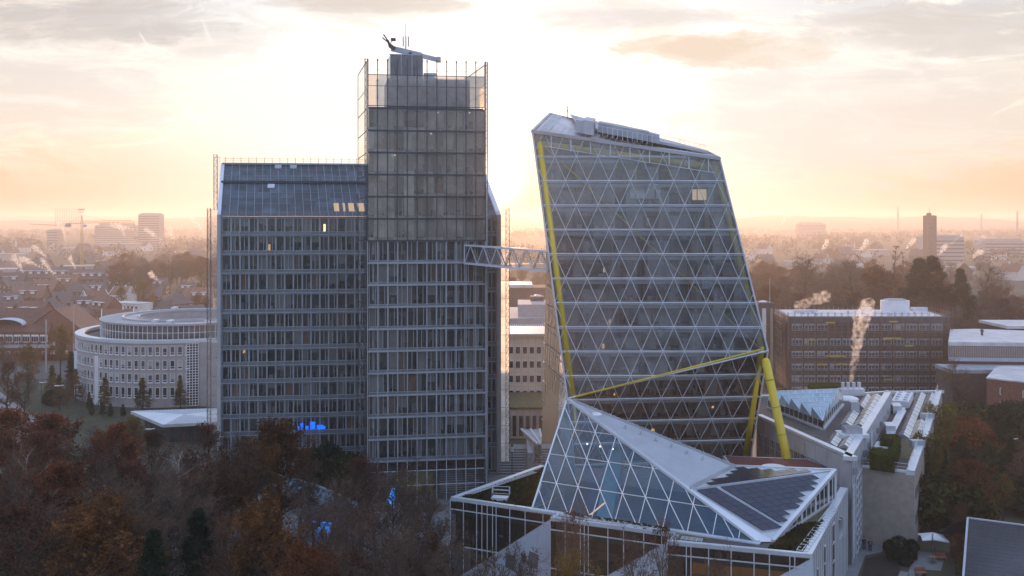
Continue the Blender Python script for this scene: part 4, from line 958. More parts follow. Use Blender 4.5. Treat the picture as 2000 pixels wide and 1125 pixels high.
# rows run down the slope, slightly turned like the photo
def rot(v,ax,a): return (Matrix.Rotation(a,3,ax)@v)
exr,eyr=ex_,ey_
eyc=(pCc-pQ).normalized()
n1=0
for x0,nx,lab,grp in ((.7,2,'dark solar panel on the narrow strip beside the pyramid glass edge','solar panels beside the glass edge'),(4.1,12,'dark solar panel on the large lower plane of the pyramid roof','solar panels on the lower roof plane')):
    n1+=panels(pQ+ex_*x0+eyc*.35,ex_,eyc,un2,lambda p: intri(p,pQ,pCc,pS,un2,-.02) and intri(p,pQ-ex_*3,pCc+eyc*.5,pS,un2,.15),1.40,1.02,nx,15,lab,grp)
n2=0
un3=(pS-pQ).cross(pP-pQ).normalized()
if un3.z<0: un3=-un3
ey3=un3.cross(ex_).normalized()
if (pP-pQ).dot(ey3)<0: ey3=-ey3
n3=panels(pQ+ex_*.5+ey3*.3,ex_,ey3,un3,lambda p: intri(p,pQ,pS,pP,un3,.1),1.4,.95,18,14,'glossy dark solar panel on the flat upper plane of the pyramid roof','solar panels on the upper roof plane','pvg')
print('panels',n1,n2,n3)
# roofs of the low building
def roofpoly(pts,mat,nm,z=RZ0+.02,kind=None):
    mb=MB(); mb.poly([(p.x,p.y,z) for p in pts]); return mb.build(nm,mat,low)
roofpoly([fL,pB,Vector((pB.x+6,pB.y+9,0)),pA+Vector((1,1,0)),fBK],M['sedum'],'green_roof')
roofpoly([fL,f1e,pB],M['sedum'],'green_roof',RZ0+.025)
roofpoly([f1e,f2s,f2e,pC,pB],M['moss'],'planted_strip',RZ0+.03)
roofpoly([f2e,f3s,fR,pCc,pC],M['bitumen'],'flat_roof',RZ0+.02)
roofpoly([fR,fRB,sb,pCc],M['moss'],'planted_strip',RZ0+.04)
roofpoly([fRB,Vector((42,138,0)),fBK,pA+Vector((1,1,0)),pP,sb],M['gravel'],'flat_roof',RZ0+.015)
# roof clutter
def lattice_rail(name,p,q,w,n,lab,grp,cat='cable rack'):
    d=(q-p).normalized(); s=Vector((-d.y,d.x,0)); mb=MB(); L_=(q-p).length
    for k in range(n+1):
        c_=p+d*(L_*k/n); mb.beam(c_+Vector((0,0,.35)),c_+s*w+Vector((0,0,.35)),.06); mb.beam(c_+Vector((0,0,.05)),c_+Vector((0,0,.35)),.05)
    for a in (0,.5,1): mb.beam(p+s*w*a+Vector((0,0,.35)),q+s*w*a+Vector((0,0,.35)),.06)
    return mb.top(name,M['steel_l'],lab,cat,grp)
off=lambda p,x,y: Vector((p.x+x,p.y+y,RZ0))
lattice_rail('cable_rack',q_(1556,1080),q_(1618,998),-1.1,16,'white ladder-like cable rack along the right roof edge of the low building',None)
lattice_rail('cable_rack',q_(1330,1058),q_(1370,1063),.8,4,'short white rack on the black roof corner above the third glass bay',None)
lattice_rail('cable_rack',q_(915,968),q_(1040,926),-.7,22,'long thin white rack along the left edge of the sedum roof',None)
lattice_rail('cable_rack',q_(1095,1013),q_(1290,1042),.5,20,'thin white rack in the planted strip under the pyramid glass',None)
hb=thing('roof_hatch',q_(976,977),'white roof hatch with tubular guard rail on the sedum roof','roof hatch'); p=q_(976,977)
c=MB(); c.prism([(p.x-1.1,p.y-.5),(p.x+.9,p.y-1.0),(p.x+1.2,p.y+.2),(p.x-.8,p.y+.7)],RZ0,RZ0+.5); c.build('lid',M['whitemetal'],hb)
c=MB(); q=[(p.x-1.0,p.y+.8),(p.x+1.2,p.y+.3),(p.x+1.3,p.y+1.8),(p.x-.9,p.y+2.2)]
for a,b in zip(q,q[1:]+q[:1]):
    c.beam((*a,RZ0),(*a,RZ0+1.2),.05); c.beam((*a,RZ0+1.2),(*b,RZ0+1.2),.05); c.beam((*a,RZ0+.7),(*b,RZ0+.7),.04)
c.build('guard_rail',M['steel_l'],hb)
# tufts of sedum on the strips: ground cover
tf=MB(); rr=random.Random(3)
def tuft_on(poly,n,z,hmin,hmax):
    xs=[p.x for p in poly]; ys=[p.y for p in poly]
    def inside(x,y):
        c=False; m=len(poly)
        for i in range(m):
            a,b=poly[i],poly[(i+1)%m]
            if (a.y>y)!=(b.y>y) and x<(b.x-a.x)*(y-a.y)/(b.y-a.y)+a.x: c=not c
        return c
    k=0
    while k<n:
        x=rr.uniform(min(xs),max(xs)); y=rr.uniform(min(ys),max(ys))
        if not inside(x,y): continue
        k+=1; s=rr.uniform(hmin,hmax); a=rr.uniform(0,3.14)
        for t in (a,a+1.3,a+2.3):
            dx,dy=math.cos(t)*s*.8,math.sin(t)*s*.8; tf.poly([(x-dx,y-dy,z),(x+dx,y+dy,z),(x+dx*.5,y+dy*.5,z+s),(x-dx*.5,y-dy*.6,z+s*.8)])
tuft_on([fL+Vector((1.2,.3,0)),pB+Vector((-.6,0,0)),pA+Vector((-1,0,0)),fBK+Vector((.3,-1.2,0))],2600,RZ0+.02,.1,.35)
tuft_on([q_(1110,1012),q_(1300,1045),q_(1310,1036),q_(1100,1003)],700,RZ0+.02,.12,.4)
tuft_on([q_(1500,1075),q_(1570,1078),q_(1610,1020),q_(1560,1030)],1500,RZ0+.02,.12,.45)
o=tf.top('roof_sedum',M['l_olive'],'low sedum and dry grass tufts on the flat roofs','ground cover',kind='stuff')
# atrium below the pyramid glass
at=MB(); fl=5.6
at.mi=0; at.poly([(pB.x-2,pB.y+1,fl),(pC.x,pC.y+.5,fl),(pS.x-4,pS.y,fl),(pA.x+6,pA.y+2,fl),(pB.x,pA.y,fl)])
at.mi=1; at.quad((pB.x,pA.y+3,fl),(pS.x,pS.y+3,fl),(pS.x,pS.y+3,RZ0-.1),(pB.x,pA.y+3,RZ0-.1))
at.build('atrium_floor',[pbr('grey_brown_floor',(.14,.11,.10),.5),pbr('dark_blue_wall',(.05,.09,.12),.7)],low)
def facep(px,py,dd): return W(px,py,dd)
c=MB(); a=W(1205,880,128); b=W(1188,962,122); c.beam(Vector((a.x,a.y,15.5)),Vector((b.x-1.0,b.y-1,fl)),2.0,1.2); c.build('slanted_column',pbr('teal_column',(.12,.30,.33),.5),low)
c=MB(); a=W(1100,970,118); b=W(1182,930,122); c.beam(Vector((a.x,a.y,7.6)),Vector((b.x,b.y,10.6)),.12); c.build('handrail_light',emis('warm_strip',(1,.55,.3),.9),low)
c=MB(); a=W(1040,985,120.5); c.beam(W(1046,975,121.5),W(1057,945,123.5),.12); c.build('handrail_light',emis('warm_strip2',(1,.6,.3),1.1),low)
for k,(px,py,Y,col,sz) in enumerate(((1106,918,128,(.5,.05,.03),2.2),(1136,918,128,(.5,.06,.03),2.8),(1252,948,119,(.45,.30,.04),1.6),(1290,968,117,(.5,.32,.05),1.8),(1265,930,121,(.10,.25,.30),1.4),(1345,985,114,(.45,.05,.04),1.6),(1318,960,117,(.15,.12,.35),1.2),(1240,1000,115,(.1,.1,.12),2.0),(1300,1005,113,(.4,.28,.05),1.0),(1370,1000,112,(.35,.2,.05),1.2))):
    p=W(px,py,Y); c=MB(); c.box(p.x-sz/2,p.y-.4,fl,p.x+sz/2,p.y+.6,fl+.8); c.box(p.x-sz/2,p.y+.4,fl+.8,p.x+sz/2,p.y+.6,fl+1.5)
    c.top('lounge_sofa',pbr('sofa_fabric_%d'%k,col,.8),'%s lounge sofa seen through the pyramid glass, %s'%(('red','wide red','ochre','yellow','teal','crimson','violet','black','small yellow','small brown')[k],('left under the yellow tube','beside the first red one','behind the teal column','right of the teal column','far back by the wall','near the right corner','in the middle row','near the front edge','in the front row','close to the sharp right corner')[k]),'sofa')
for k,(px,py) in enumerate(((1147,867),(1172,872),(1197,877))):
    p=W(px,py,131.5); c=MB(); c.lump(p,.13,1,2,0); c.top('pendant_lamp',M['lamp_s'],('left','middle','right')[k]+' of the three tiny pendant lamps high inside the pyramid glass','lamp',smooth=True)
# round white roof light behind the solar roof
rl=thing('round_skylight',W(1511,908,131),'large round white skylight on the red-brown roof beside the yellow leg','skylight'); p=G(1511,910,12.2)
c=MB(); c.tube((p.x,p.y,RZ0),(p.x,p.y,12.0),1.45,n=28); c.build('curb',M['steel_l'],rl); c=MB(); c.tube((p.x,p.y,12.0),(p.x,p.y,12.12),1.6,n=28); c.lump((p.x,p.y,12.1),1.25,1,3,0,(1,1,.12)); c.build('dome',M['white'],rl)
tb=MB(); tb.prism([(30.5,134),(45,134),(43,141),(31,143)],RZ0-.4,RZ0+1.0); tb.mi=1; tb.poly([(30.8,134.3,RZ0+1.01),(44.6,134.3,RZ0+1.01),(42.7,140.7,RZ0+1.01),(31.3,142.7,RZ0+1.01)])
tb.build('terrace_roof',[M['whitemetal'],pbr('red_brown_gravel',(.12,.035,.03),.9)],low)
# ================= administration building on the right =================
ZT=14.4; ZL=11.0
h=lambda px,py: G(px,py,ZT); l_=lambda px,py: G(px,py,ZL)
adm=thing('annex_building',(58,150,0),'long concrete annex with shed rooflights and white-clad wall, right of the crystal tower','building')
K=h(1663,893); K2=h(1742,763); K3=h(1648,769); K4=h(1470,772); K5=h(1478,810)
bd=MB(); bd.prism([tuple(p[:2]) for p in (K,K2,K3,K4,K5)],0,ZT-.35); bd.build('wall',M['conc'],adm)
mb=MB(); mb.poly([(p.x,p.y,ZT-.33) for p in (K,K2,K3,K4,K5)]); mb.build('upper_roof',M['bitumen'],adm)
c=MB()
def edge(a,b,w,z,hh=.5,inn=1):
    d=(b-a).normalized(); n=Vector((-d.y,d.x,0))*inn; c.prism([tuple(a[:2]),tuple(b[:2]),tuple((b+n*w)[:2]),tuple((a+n*w)[:2])],z-hh,z+.05)
edge(K,K2,1.1,ZT); edge(K5,K,.9,ZT,.5,1); edge(K2,K3,.7,ZT,.5,1); edge(K3,K4,.7,ZT,.5,1); c.build('upper_coping',M['whitemetal'],adm)
# strip windows on the front wall
d=(K-K5).normalized(); no=Vector((d.y,-d.x,0)); Ln=(K-K5).length
def wall_pt(x,z,o=.04): p=K5+d*x+no*o; return Vector((p.x,p.y,z))
for r_,(za,zb) in enumerate(((8.9,11.6),(4.2,7.0))):
    for k in range(11):
        x=1.0+k*(Ln-7)/11; w_=(Ln-7)/11-.35
        s=MB(); s.quad(wall_pt(x,za),wall_pt(x+w_,za),wall_pt(x+w_,zb),wall_pt(x,zb)); wn=s.build('window',M['dglass'],adm)
        s=MB(); 
        for q in range(4): s.beam(wall_pt(x+w_*q/3,za,.06),wall_pt(x+w_*q/3,zb,.06),.09)
        for q in range(3): s.beam(wall_pt(x,za+(zb-za)*q/2,.06),wall_pt(x+w_,za+(zb-za)*q/2,.06),.08)
        s.build('frame',M['spandrel'],wn)
s=MB()
for k in range(9): s.beam(wall_pt(k*Ln/9,0,.02),wall_pt(k*Ln/9,ZT-.5,.02),.05)
s.build('wall_joints',M['spandrel'],adm)
# white panel wall along K-K2
d2=(K2-K).normalized(); n2=Vector((d2.y,-d2.x,0)); L2=(K2-K).length
def wp(x,z,o=.05): p=K+d2*x+n2*o; return Vector((p.x,p.y,z))
s=MB(); s.quad(wp(0,0),wp(L2,0),wp(L2,ZT-.4),wp(0,ZT-.4)); s.build('white_wall',M['whitemetal'],adm)
s=MB(); x=0
while x<L2: s.beam(wp(x,0,.07),wp(x,ZT-.5,.07),.09,.07); x+=1.7
s.build('panel_joints',M['spandrel'],adm)
rr=random.Random(9)
for k in range(26):
    x=.8+k*1.9; s=MB(); z0=ZT-2.6-(k%3)*.4; s.quad(wp(x,z0,.09),wp(x+.5,z0,.09),wp(x+.5,z0+.9,.09),wp(x,z0+.9,.09)); s.build('small_window',M['dglass'],adm)
for k in range(2):
    s=MB(); x=1.6+k*0; 
s=MB(); s.quad(wp(.8,.8,.1),wp(2.9,.8,.1),wp(2.9,ZT-4.2,.1),wp(.8,ZT-4.2,.1)); wn=s.build('tall_window',M['dglass'],adm); s=MB()
for q in range(10): z=.8+q*(ZT-5)/9; s.beam(wp(.8,z,.13),wp(2.9,z,.13),.1)
for q in range(4): s.beam(wp(.8+q*.7,.8,.13),wp(.8+q*.7,ZT-4.2,.13),.08)
s.build('frame',M['steel_l'],wn)
# lower concrete block
a0=l_(1683,909); a1=l_(1786,922); a2=l_(1805,868); a3=l_(1793,866); a4=l_(1802,838); b1=l_(1814,846); b2=l_(1823,815); b3=l_(1812,812); b4=l_(1818,796); c1=l_(1830,798); c2=l_(1840,762); c3=l_(1744,764)
foot=[a0,a1,a2,b1,b2,c1,c2,c3]
blk=MB(); blk.prism([tuple(p[:2]) for p in foot],0,ZL-.35); blk.build('concrete_wall',M['conc2'] if 'conc2' in M else M.setdefault('conc2',pbr('sandy_concrete',(.30,.27,.245),.85,0,.12,1.2,.2)),adm)
mb=MB(); mb.poly([(p.x,p.y,ZL-.33) for p in foot]); mb.build('lower_roof',M['bitumen'],adm)
c=MB(); edge(a0,a1,.35,ZL,.3); edge(a1,a2,1.1,ZL,.5); edge(a2,b1,.8,ZL,.5); edge(b1,b2,1.1,ZL,.5); edge(b2,c1,.8,ZL,.5); edge(c1,c2,1.1,ZL,.5); edge(c2,c3,.8,ZL,.5); c.build('lower_coping',M['whitemetal'],adm)
s=MB()
for a,b in ((a0,a1),(a1,a2),(b1,b2),(c1,c2)):
    for q in (.0,.25,.5,.75,1.0): p=a.lerp(b,q)+Vector((-.7,.5,0)); s.beam((p.x,p.y,ZL),(p.x,p.y,ZL+1),.05)
    s.beam(a+Vector((-.7,.5,1)),b+Vector((-.7,.5,1)),.05); s.beam(a+Vector((-.7,.5,.5)),b+Vector((-.7,.5,.5)),.04)
s.build('roof_rail',M['steel_l'],adm)
for (p,q) in ((a2,3.0),(b2,3.0)):
    s=MB(); s.box(p.x-2.2,p.y-.9,ZL-.3,p.x-.2,p.y+.4,ZL+.75); s.build('parapet_box',M['steel'],adm)
# glass stair strip between white wall and concrete block
g0=wp(-.2,0,.12); e0=Vector((a0.x,a0.y,0)); p0=Vector((a0.x-2.6,a0.y+1.8,0))
p0=K.lerp(K2,.06)+n2*.2
s=MB(); s.quad(vert(p0,0),vert(a0,0),vert(a0,ZL-.4),vert(p0,ZL-.4)); sw=s.build('stair_glass',M.setdefault('teal_glass',pbr('teal_stair_glass',(.05,.11,.13),.12,0,.4,.7,spec=.8)),adm)
s=MB()
for q in range(9): z=.4+q*1.28; s.beam(vert(p0,z)+Vector((0,-.08,0)),vert(a0,z)+Vector((0,-.08,0)),.11)
for q in (0,.33,.66,1): p=p0.lerp(a0,q)+Vector((0,-.08,0)); s.beam(vert(p,0),vert(p,ZL-.4),.08)
s.build('frame',M['steel_l'],sw)
s=MB(); s.beam(vert(a0,0)+Vector((-1.4,.2,.1)),vert(a0,2.3)+Vector((-1.4,.2,0)),1.1,.1); s.build('door',M['brownglass'],adm)
# small windows on the long right wall
d3=(a2-a1).normalized(); n3_=Vector((d3.y,-d3.x,0))
for r_ in range(2):
    for k in range(6):
        s=MB(); p=a1+d3*(1.5+k*2.1)+n3_*.04; q=p+d3*1.0; z=3.2+r_*3.6; s.quad(vert(p,z),vert(q,z),vert(q,z+1.4),vert(p,z+1.4)); s.build('small_window',M['mglass'],adm)
# shed-roof strips (ribbed sheds, white one side, tan the other)
M['shed_w']=pbr('white_shed_sheet',(.66,.66,.66),.4,.2,.08,.5); M['shed_t']=pbr('tan_shed_sheet',(.34,.30,.25),.4,.3,.12,.5); M['shed_d']=pbr('grey_shed_glass',(.17,.17,.175),.2,.3,.2,.5)
def shed(z,pts,mats,lab,grp):
    # pts: near-left, near-right, far-right, far-left pixels of a pair of sloping sheets
    nl,nr_,fr_,fl_=[G(x,y,z) for x,y in pts]; n=max(3,int((fl_-nl).length/1.7))
    t=thing('shed_rooflight',(nl+fr_)/2*1.0,lab,'rooflight',grp); t.location=((nl.x+fr_.x)/2,(nl.y+fr_.y)/2,z)
    rz=Vector((0,0,.5)); mid0=nl.lerp(nr_,.5)+rz; mid1=fl_.lerp(fr_,.5)+rz
    for s_,(A0,A1,B0,B1),mt in (('left_sheet',(nl,mid0,fl_,mid1),mats[0]),('right_sheet',(mid0,nr_,mid1,fr_),mats[1])):
        mb=MB()
        for k in range(n):
            q0,q1=(k+.04)/n,(k+.96)/n; zz=Vector((0,0,.05*(k%2)))
            mb.quad(A0.lerp(B0,q0)+zz,A1.lerp(B1,q0)+zz,A1.lerp(B1,q1)+zz,A0.lerp(B0,q1)+zz)
        mb.build(s_,M[mt],t)
    mb=MB(); mb.poly([nl,nr_,mid0]); mb.poly([fl_,mid1,fr_]); 
    for k in range(n+1): mb.beam(nl.lerp(fl_,k/n)+Vector((0,0,.03)),mid0.lerp(mid1,k/n)+Vector((0,0,.03)),.06); mb.beam(mid0.lerp(mid1,k/n)+Vector((0,0,.03)),nr_.lerp(fr_,k/n)+Vector((0,0,.03)),.06)
    mb.build('frame',M['spandrel'],t)
z=ZT-.3
shed(z,[(1610,870),(1634,873),(1651,848),(1627,845)],('shed_d','shed_w'),'short grey and white shed rooflight at the near tip of the upper roof','rooflights')
shed(z,[(1637,874),(1661,877),(1674,856),(1651,852)],('shed_t','shed_w'),'short tan and white shed rooflight beside the coping at the near tip','rooflights')
shed(z,[(1640,830),(1664,833),(1680,804),(1659,802)],('shed_t','shed_w'),'tan and white shed rooflight beside the ventilation box on the upper roof','rooflights')
shed(z,[(1666,832),(1691,836),(1724,776),(1702,773)],('shed_t','shed_w'),'long tan and white shed rooflight beside the white coping of the upper roof','rooflights')
shed(z,[(1673,795),(1689,799),(1702,775),(1689,772)],('shed_t','shed_w'),'small tan and white shed rooflight at the far end of the upper roof','rooflights')
z=ZL-.3
shed(z,[(1753,852),(1776,857),(1809,771),(1790,769)],('shed_d','shed_w'),'longest grey and white shed rooflight, beside the three pipe ducts','rooflights')
shed(z,[(1777,857),(1801,855),(1810,826),(1790,821)],('shed_t','shed_w'),'tan and white shed rooflight by the parapet nearest the hedge','rooflights')
shed(z,[(1797,806),(1815,810),(1829,772),(1811,770)],('shed_d','shed_w'),'grey and white shed rooflight in the far right corner of the lower roof','rooflights')
# sawtooth glass rooflight
sw=thing('sawtooth_rooflight',h(1600,800),'big triangular blue glass rooflight with sawtooth front on the annex roof','rooflight')
sa,sb2,sc=h(1500,794),h(1607,836),h(1646,788); HH=2.9; zz=ZT-.33
s=MB(); s.poly([vert(sa,zz+.3),vert(sb2,zz+.3),vert(sb2,zz+1.4),vert(sa,zz+1.4)]); s.poly([vert(sb2,zz+.3),vert(sc,zz+.3),vert(sc,zz+1.4),vert(sb2,zz+1.4)]); s.build('side_glass',M['dglass'],sw)
s=MB(); 
for a,b in ((sa,sb2),(sb2,sc),(sc,sa)): s.beam(vert(a,zz+.15),vert(b,zz+.15),.5,.35)
for a,b,n in ((sa,sb2,12),(sb2,sc,10)):
    for k in range(n+1): p=a.lerp(b,k/n); s.beam(vert(p,zz),vert(p,zz+1.4),.08)
s.build('base_frame',M['steel_l'],sw)
M['sawglass']=pbr('blue_roof_glass',(.28,.42,.52),.25,.2,.15,.6,spec=.6)
s=MB(); f=MB(); nt=5
for k in range(nt):   # ridges parallel to the back edge sa-sc
    t0=k/nt; t1=(k+1)/nt
    L0,R0=sa.lerp(sb2,t0),sc.lerp(sb2,t0); L1,R1=sa.lerp(sb2,t1),sc.lerp(sb2,t1)
    hi=zz+HH; lo=zz+1.4
    Lr,Rr=L0.lerp(R0,.06),L0.lerp(R0,.94)
    a_,b_=vert(Lr,hi),vert(Rr,hi); c_,d_=vert(R1,lo),vert(L1,lo)
    if k==nt-1: s.poly([a_,b_,vert(sb2,lo)])
    else: s.quad(a_,b_,vert(L1.lerp(R1,.94),lo),vert(L1.lerp(R1,.06),lo)); 
    s.poly([a_,vert(L1.lerp(R1,.06) if k<nt-1 else sb2,lo),vert(L0,lo)]); s.poly([b_,vert(R0,lo),vert(L1.lerp(R1,.94) if k<nt-1 else sb2,lo)])
    f.beam(a_,b_,.12); 
    m=max(2,9-k*2)
    for q in range(m+1):
        e=vert(L1.lerp(R1,.06+.88*q/m),lo) if k<nt-1 else vert(sb2,lo)
        f.beam(a_.lerp(b_,q/m),e,.07)
    f.beam(a_,vert(L0,lo),.1); f.beam(b_,vert(R0,lo),.1)
s.build('roof_glass',M['sawglass'],sw); f.build('glazing_bars',M['steel_l'],sw)
# cooling units etc
def hvac(px0,py0,px1,py1,z,nf,wd,ht,lab):
    a=G(px0,py0,z); b=G(px1,py1,z); t=thing('cooling_unit',(a+b)/2,lab,'cooling unit'); d=(b-a).normalized(); n=Vector((-d.y,d.x,0)); L_=(b-a).length
    mb=MB(); mb.prism([tuple((a-n*wd/2)[:2]),tuple((b-n*wd/2)[:2]),tuple((b+n*wd/2)[:2]),tuple((a+n*wd/2)[:2])],z+.35,z+ht); mb.build('casing',M['steel_l'],t)
    mb=MB()
    for q in range(5): p=a.lerp(b,q/4); mb.beam(vert(p-n*wd*.45,z),vert(p-n*wd*.45,z+.4),.12); mb.beam(vert(p+n*wd*.45,z),vert(p+n*wd*.45,z+.4),.12)
    mb.build('feet',M['darksteel'],t)
    cols=2 if nf>3 else 1
    for q in range(nf):
        i,j=q//cols,q%cols; p=a.lerp(b,(i+.5)/(nf/cols))+n*wd*((j-.5)*.5 if cols==2 else 0)
        mb=MB(); mb.tube(vert(p,z+ht),vert(p,z+ht+.18),.42 if cols==2 else .6,n=14); fn=mb.build('fan',M['steel_l'],t)
        mb=MB(); mb.tube(vert(p,z+ht+.181),vert(p,z+ht+.19),.33 if cols==2 else .48,n=14); mb.build('blades',M['darksteel'],fn)
hvac(1758,800,1768,781,ZL-.3,8,3.0,1.6,'large white cooling unit with two rows of fans by the annex wall')
hvac(1715,896,1726,877,ZL-.3,2,2.0,1.1,'white two-fan cooling unit enclosed by clipped hedges on the annex roof')
def boxthing(name,mat,pts,z0,z1,lab,cat,grp=None):
    mb=MB(); mb.prism([tuple(p[:2]) for p in pts],z0,z1); return mb.top(name,mat,lab,cat,grp)
p=G(1668,802,ZT); boxthing('vent_cowl',M['steel'],[(p.x-.7,p.y-.6),(p.x+.7,p.y-.6),(p.x+.7,p.y+.9),(p.x-.7,p.y+.9)],ZT-.3,ZT+1.5,'square blue-grey ventilation box on the upper annex roof','vent')
t=thing('roof_fan_unit',G(1664,848,ZT),'low white roof fan on a square base between the shed rooflights','fan unit'); p=G(1664,848,ZT)
mb=MB(); mb.prism([(p.x-2,p.y-1.6),(p.x+2,p.y-1.6),(p.x+2,p.y+1.6),(p.x-2,p.y+1.6)],ZT-.3,ZT+.25); mb.build('base',M['steel_l'],t)
mb=MB(); mb.prism([(p.x-1.2,p.y-1),(p.x+1.2,p.y-1),(p.x+1.2,p.y+1),(p.x-1.2,p.y+1)],ZT+.25,ZT+1.1); mb.build('cowl',M['zinc'],t)
mb=MB()
for k in range(5): mb.beam((p.x-1,p.y-.8+k*.4,ZT+1.15),(p.x+1,p.y-.8+k*.4,ZT+1.15),.12,.08)
mb.build('slats',M['spandrel'],t)
p=G(1656,778,ZT); mb=MB(); mb.lump((p.x,p.y,ZT-.2),1.9,1,3,0,(1,.9,.35)); mb.top('dome_rooflight',M['white'],'low white dome rooflight near the back parapet of the annex','rooflight',smooth=True)
ch=thing('flue_chimney',G(1662,766,ZT),'cluster of short steel flues smoking on the back edge of the annex roof','chimney'); p=G(1662,768,ZT)
mb=MB(); mb.box(p.x-2.2,p.y-1,ZT-.3,p.x+2.2,p.y+1,ZT+.9); mb.build('base',M['steel_l'],ch)
for k in range(4): mb=MB(); mb.tube((p.x-1.5+k,p.y,ZT+.9),(p.x-1.5+k,p.y,ZT+2.0),.32,n=10); mb.build('flue',M['steel_l'],ch)
SMOKE_AT=Vector((p.x,p.y,ZT+2.2))
for k,(ax,ay,bx_,by_,w_) in enumerate(((1733,850,1760,797,.28),(1738,851,1766,797,.28),(1742,852,1768,802,.2))):
    mb=MB(); mb.beam(G(ax,ay,ZL+.2),G(bx_,by_,ZL+.2),w_*1.8,w_); 
    for q in range(6): pp=G(ax,ay,ZL+.2).lerp(G(bx_,by_,ZL+.2),q/5); mb.beam((pp.x,pp.y,ZL-.3),(pp.x,pp.y,ZL+.1),.12)
    mb.top('pipe_duct',M['whitemetal'],('leftmost','middle','rightmost thinner')[k]+' of three parallel white pipe ducts on the lower annex roof','pipe')
for k,(px,py) in enumerate(((1737,828),(1750,790))):
    p=G(px,py,ZL+1.2); mb=MB(); mb.prism([(p.x-1.1,p.y-1.5),(p.x+.5,p.y-1.5),(p.x+1.3,p.y+1.7),(p.x-.3,p.y+1.7)],ZL+1.0,ZL+1.2); mb.prism([(p.x-1.0,p.y-1.2),(p.x+.6,p.y-1.2),(p.x+1.2,p.y+1.2),(p.x-.2,p.y+1.2)],ZL-.3,ZL+1.0); mb.top('air_handling_box',M['whitemetal'],('near','far')[k]+' white flat-topped box against the annex panel wall','vent')
# ladder
mb=MB(); p=wp(12.5,0,1.2)
for q in (0,.6): mb.beam(vert(p+d2*q,ZL),vert(p+d2*q,ZT+1.3),.07)
for k in range(10): mb.beam(vert(p,ZL+.4*k),vert(p+d2*.6,ZL+.4*k),.05)
mb.top('roof_ladder',M['steel_l'],'white steel ladder up the annex panel wall above the hedges','ladder')
# ================= scaffolded brick office =================
YB=262.0; sc_=F/YB; bx0,bx1=X_at(1541,YB),X_at(1846,YB); zr=CH+(HOR-618)/sc_
bo=thing('brick_office_building',((bx0+bx1)/2,YB+9,0),'brick office block wrapped in scaffolding with frosty flat roof, behind the annex','office building')
mb=MB(); lx,ly=X_at(1513,278),278; mb.prism([(bx0,YB),(bx1,YB),(bx1+2,YB+20),(X_at(1516,282),YB+20)],0,zr-1.0); mb.build('wall',M['brickd'],bo)
mb=MB(); pr=[(bx0-.5,YB-.5),(bx1+.5,YB-.5),(bx1+2.6,YB+20.5),(X_at(1516,282)-.6,YB+20.5)]; mb.prism(pr,zr-1.8,zr); mb.build('parapet',M['grate'],bo)
mb=MB(); mb.poly([(x,y,zr+.01) for x,y in ((bx0+.3,YB+.4),(bx1-.3,YB+.4),(bx1+1.9,YB+19.6),(X_at(1516,282)+.3,YB+19.6))]); mb.build('flat_roof',M['frost'],bo)
rows=[640,669,693,718,741,763]
zof=lambda py: CH+(HOR-py)/sc_
wm=MB(); 
wx=(bx1-bx0-1)/12
for r_,py in enumerate(rows):
    zc=zof(py)
    for k in range(12):
        if r_==0 and 3<=k<=5: continue
        x=bx0+.8+k*wx; w_=wx*.80; hh=1.35
        mb=MB(); mb.quad((x,YB-.06,zc-hh/2),(x+w_,YB-.06,zc-hh/2),(x+w_,YB-.06,zc+hh/2),(x,YB-.06,zc+hh/2)); wn=mb.build('window',M['mglass'],bo)
        mb=MB()
        for a,b in (((x,zc-hh/2),(x+w_,zc-hh/2)),((x,zc+hh/2),(x+w_,zc+hh/2)),((x,zc-hh/2),(x,zc+hh/2)),((x+w_,zc-hh/2),(x+w_,zc+hh/2)),((x+w_*.33,zc-hh/2),(x+w_*.33,zc+hh/2)),((x+w_*.66,zc-hh/2),(x+w_*.66,zc+hh/2)),((x,zc-hh*.15),(x+w_,zc-hh*.15))): mb.beam((a[0],YB-.12,a[1]),(b[0],YB-.12,b[1]),.13,.1)
        mb.beam((x-.1,YB-.14,zc+hh/2+.25),(x+w_+.1,YB-.14,zc+hh/2+.25),.25,.3)
        mb.build('frame',M['steel_l'],wn)
        if (k*7+r_*5)%4==0: mb=MB(); q=((k*3+r_)%5+1)/6; mb.quad((x+.1,YB-.08,zc+hh/2-hh*q),(x+w_*(.33 if k%2 else .66),YB-.08,zc+hh/2-hh*q),(x+w_*(.33 if k%2 else .66),YB-.08,zc+hh/2),(x+.1,YB-.08,zc+hh/2)); mb.build('blind',M['blind'],wn)
ph=MB(); pc=G(1749,612,zr); 
pts=[]
for k in range(24):
    a=2*math.pi*k/24; cx=pc.x+math.copysign(abs(math.cos(a))**.6,math.cos(a))*3.9; pts.append((cx,YB+9+math.sin(a)*2.6))
ph.prism(pts,zr,zr+3.6); ph.build('white_penthouse',M['white'],bo)
mb=MB(); mb.prism([(pc.x-2.5,YB+7.5),(pc.x+2.5,YB+7.5),(pc.x+2.5,YB+10.5),(pc.x-2.5,YB+10.5)],zr+3.6,zr+4.0); mb.build('penthouse_hatch',M['steel'],bo)
for (px,py,w_,hh,nm) in ((1572,610,6.5,.7,'rooflight_row'),(1693,606,2.4,.9,'roof_dome'),(1795,607,4.2,1.0,'roof_duct')):
    p=G(px,py,zr); mb=MB(); mb.box(p.x-w_/2,p.y-1,zr,p.x+w_/2,p.y+1,zr+hh)
    for k in range(int(w_)): mb.beam((p.x-w_/2+k,p.y-1.05,zr+hh),(p.x-w_/2+k+.6,p.y-1.05,zr+hh),.2)
    mb.build(nm,M['steel_l'],bo)
mb=MB()
for k in range(30): x=bx0+1+k*(bx1-bx0-2)/29; mb.beam((x,YB+17,zr),(x,YB+17,zr+1.1),.06)
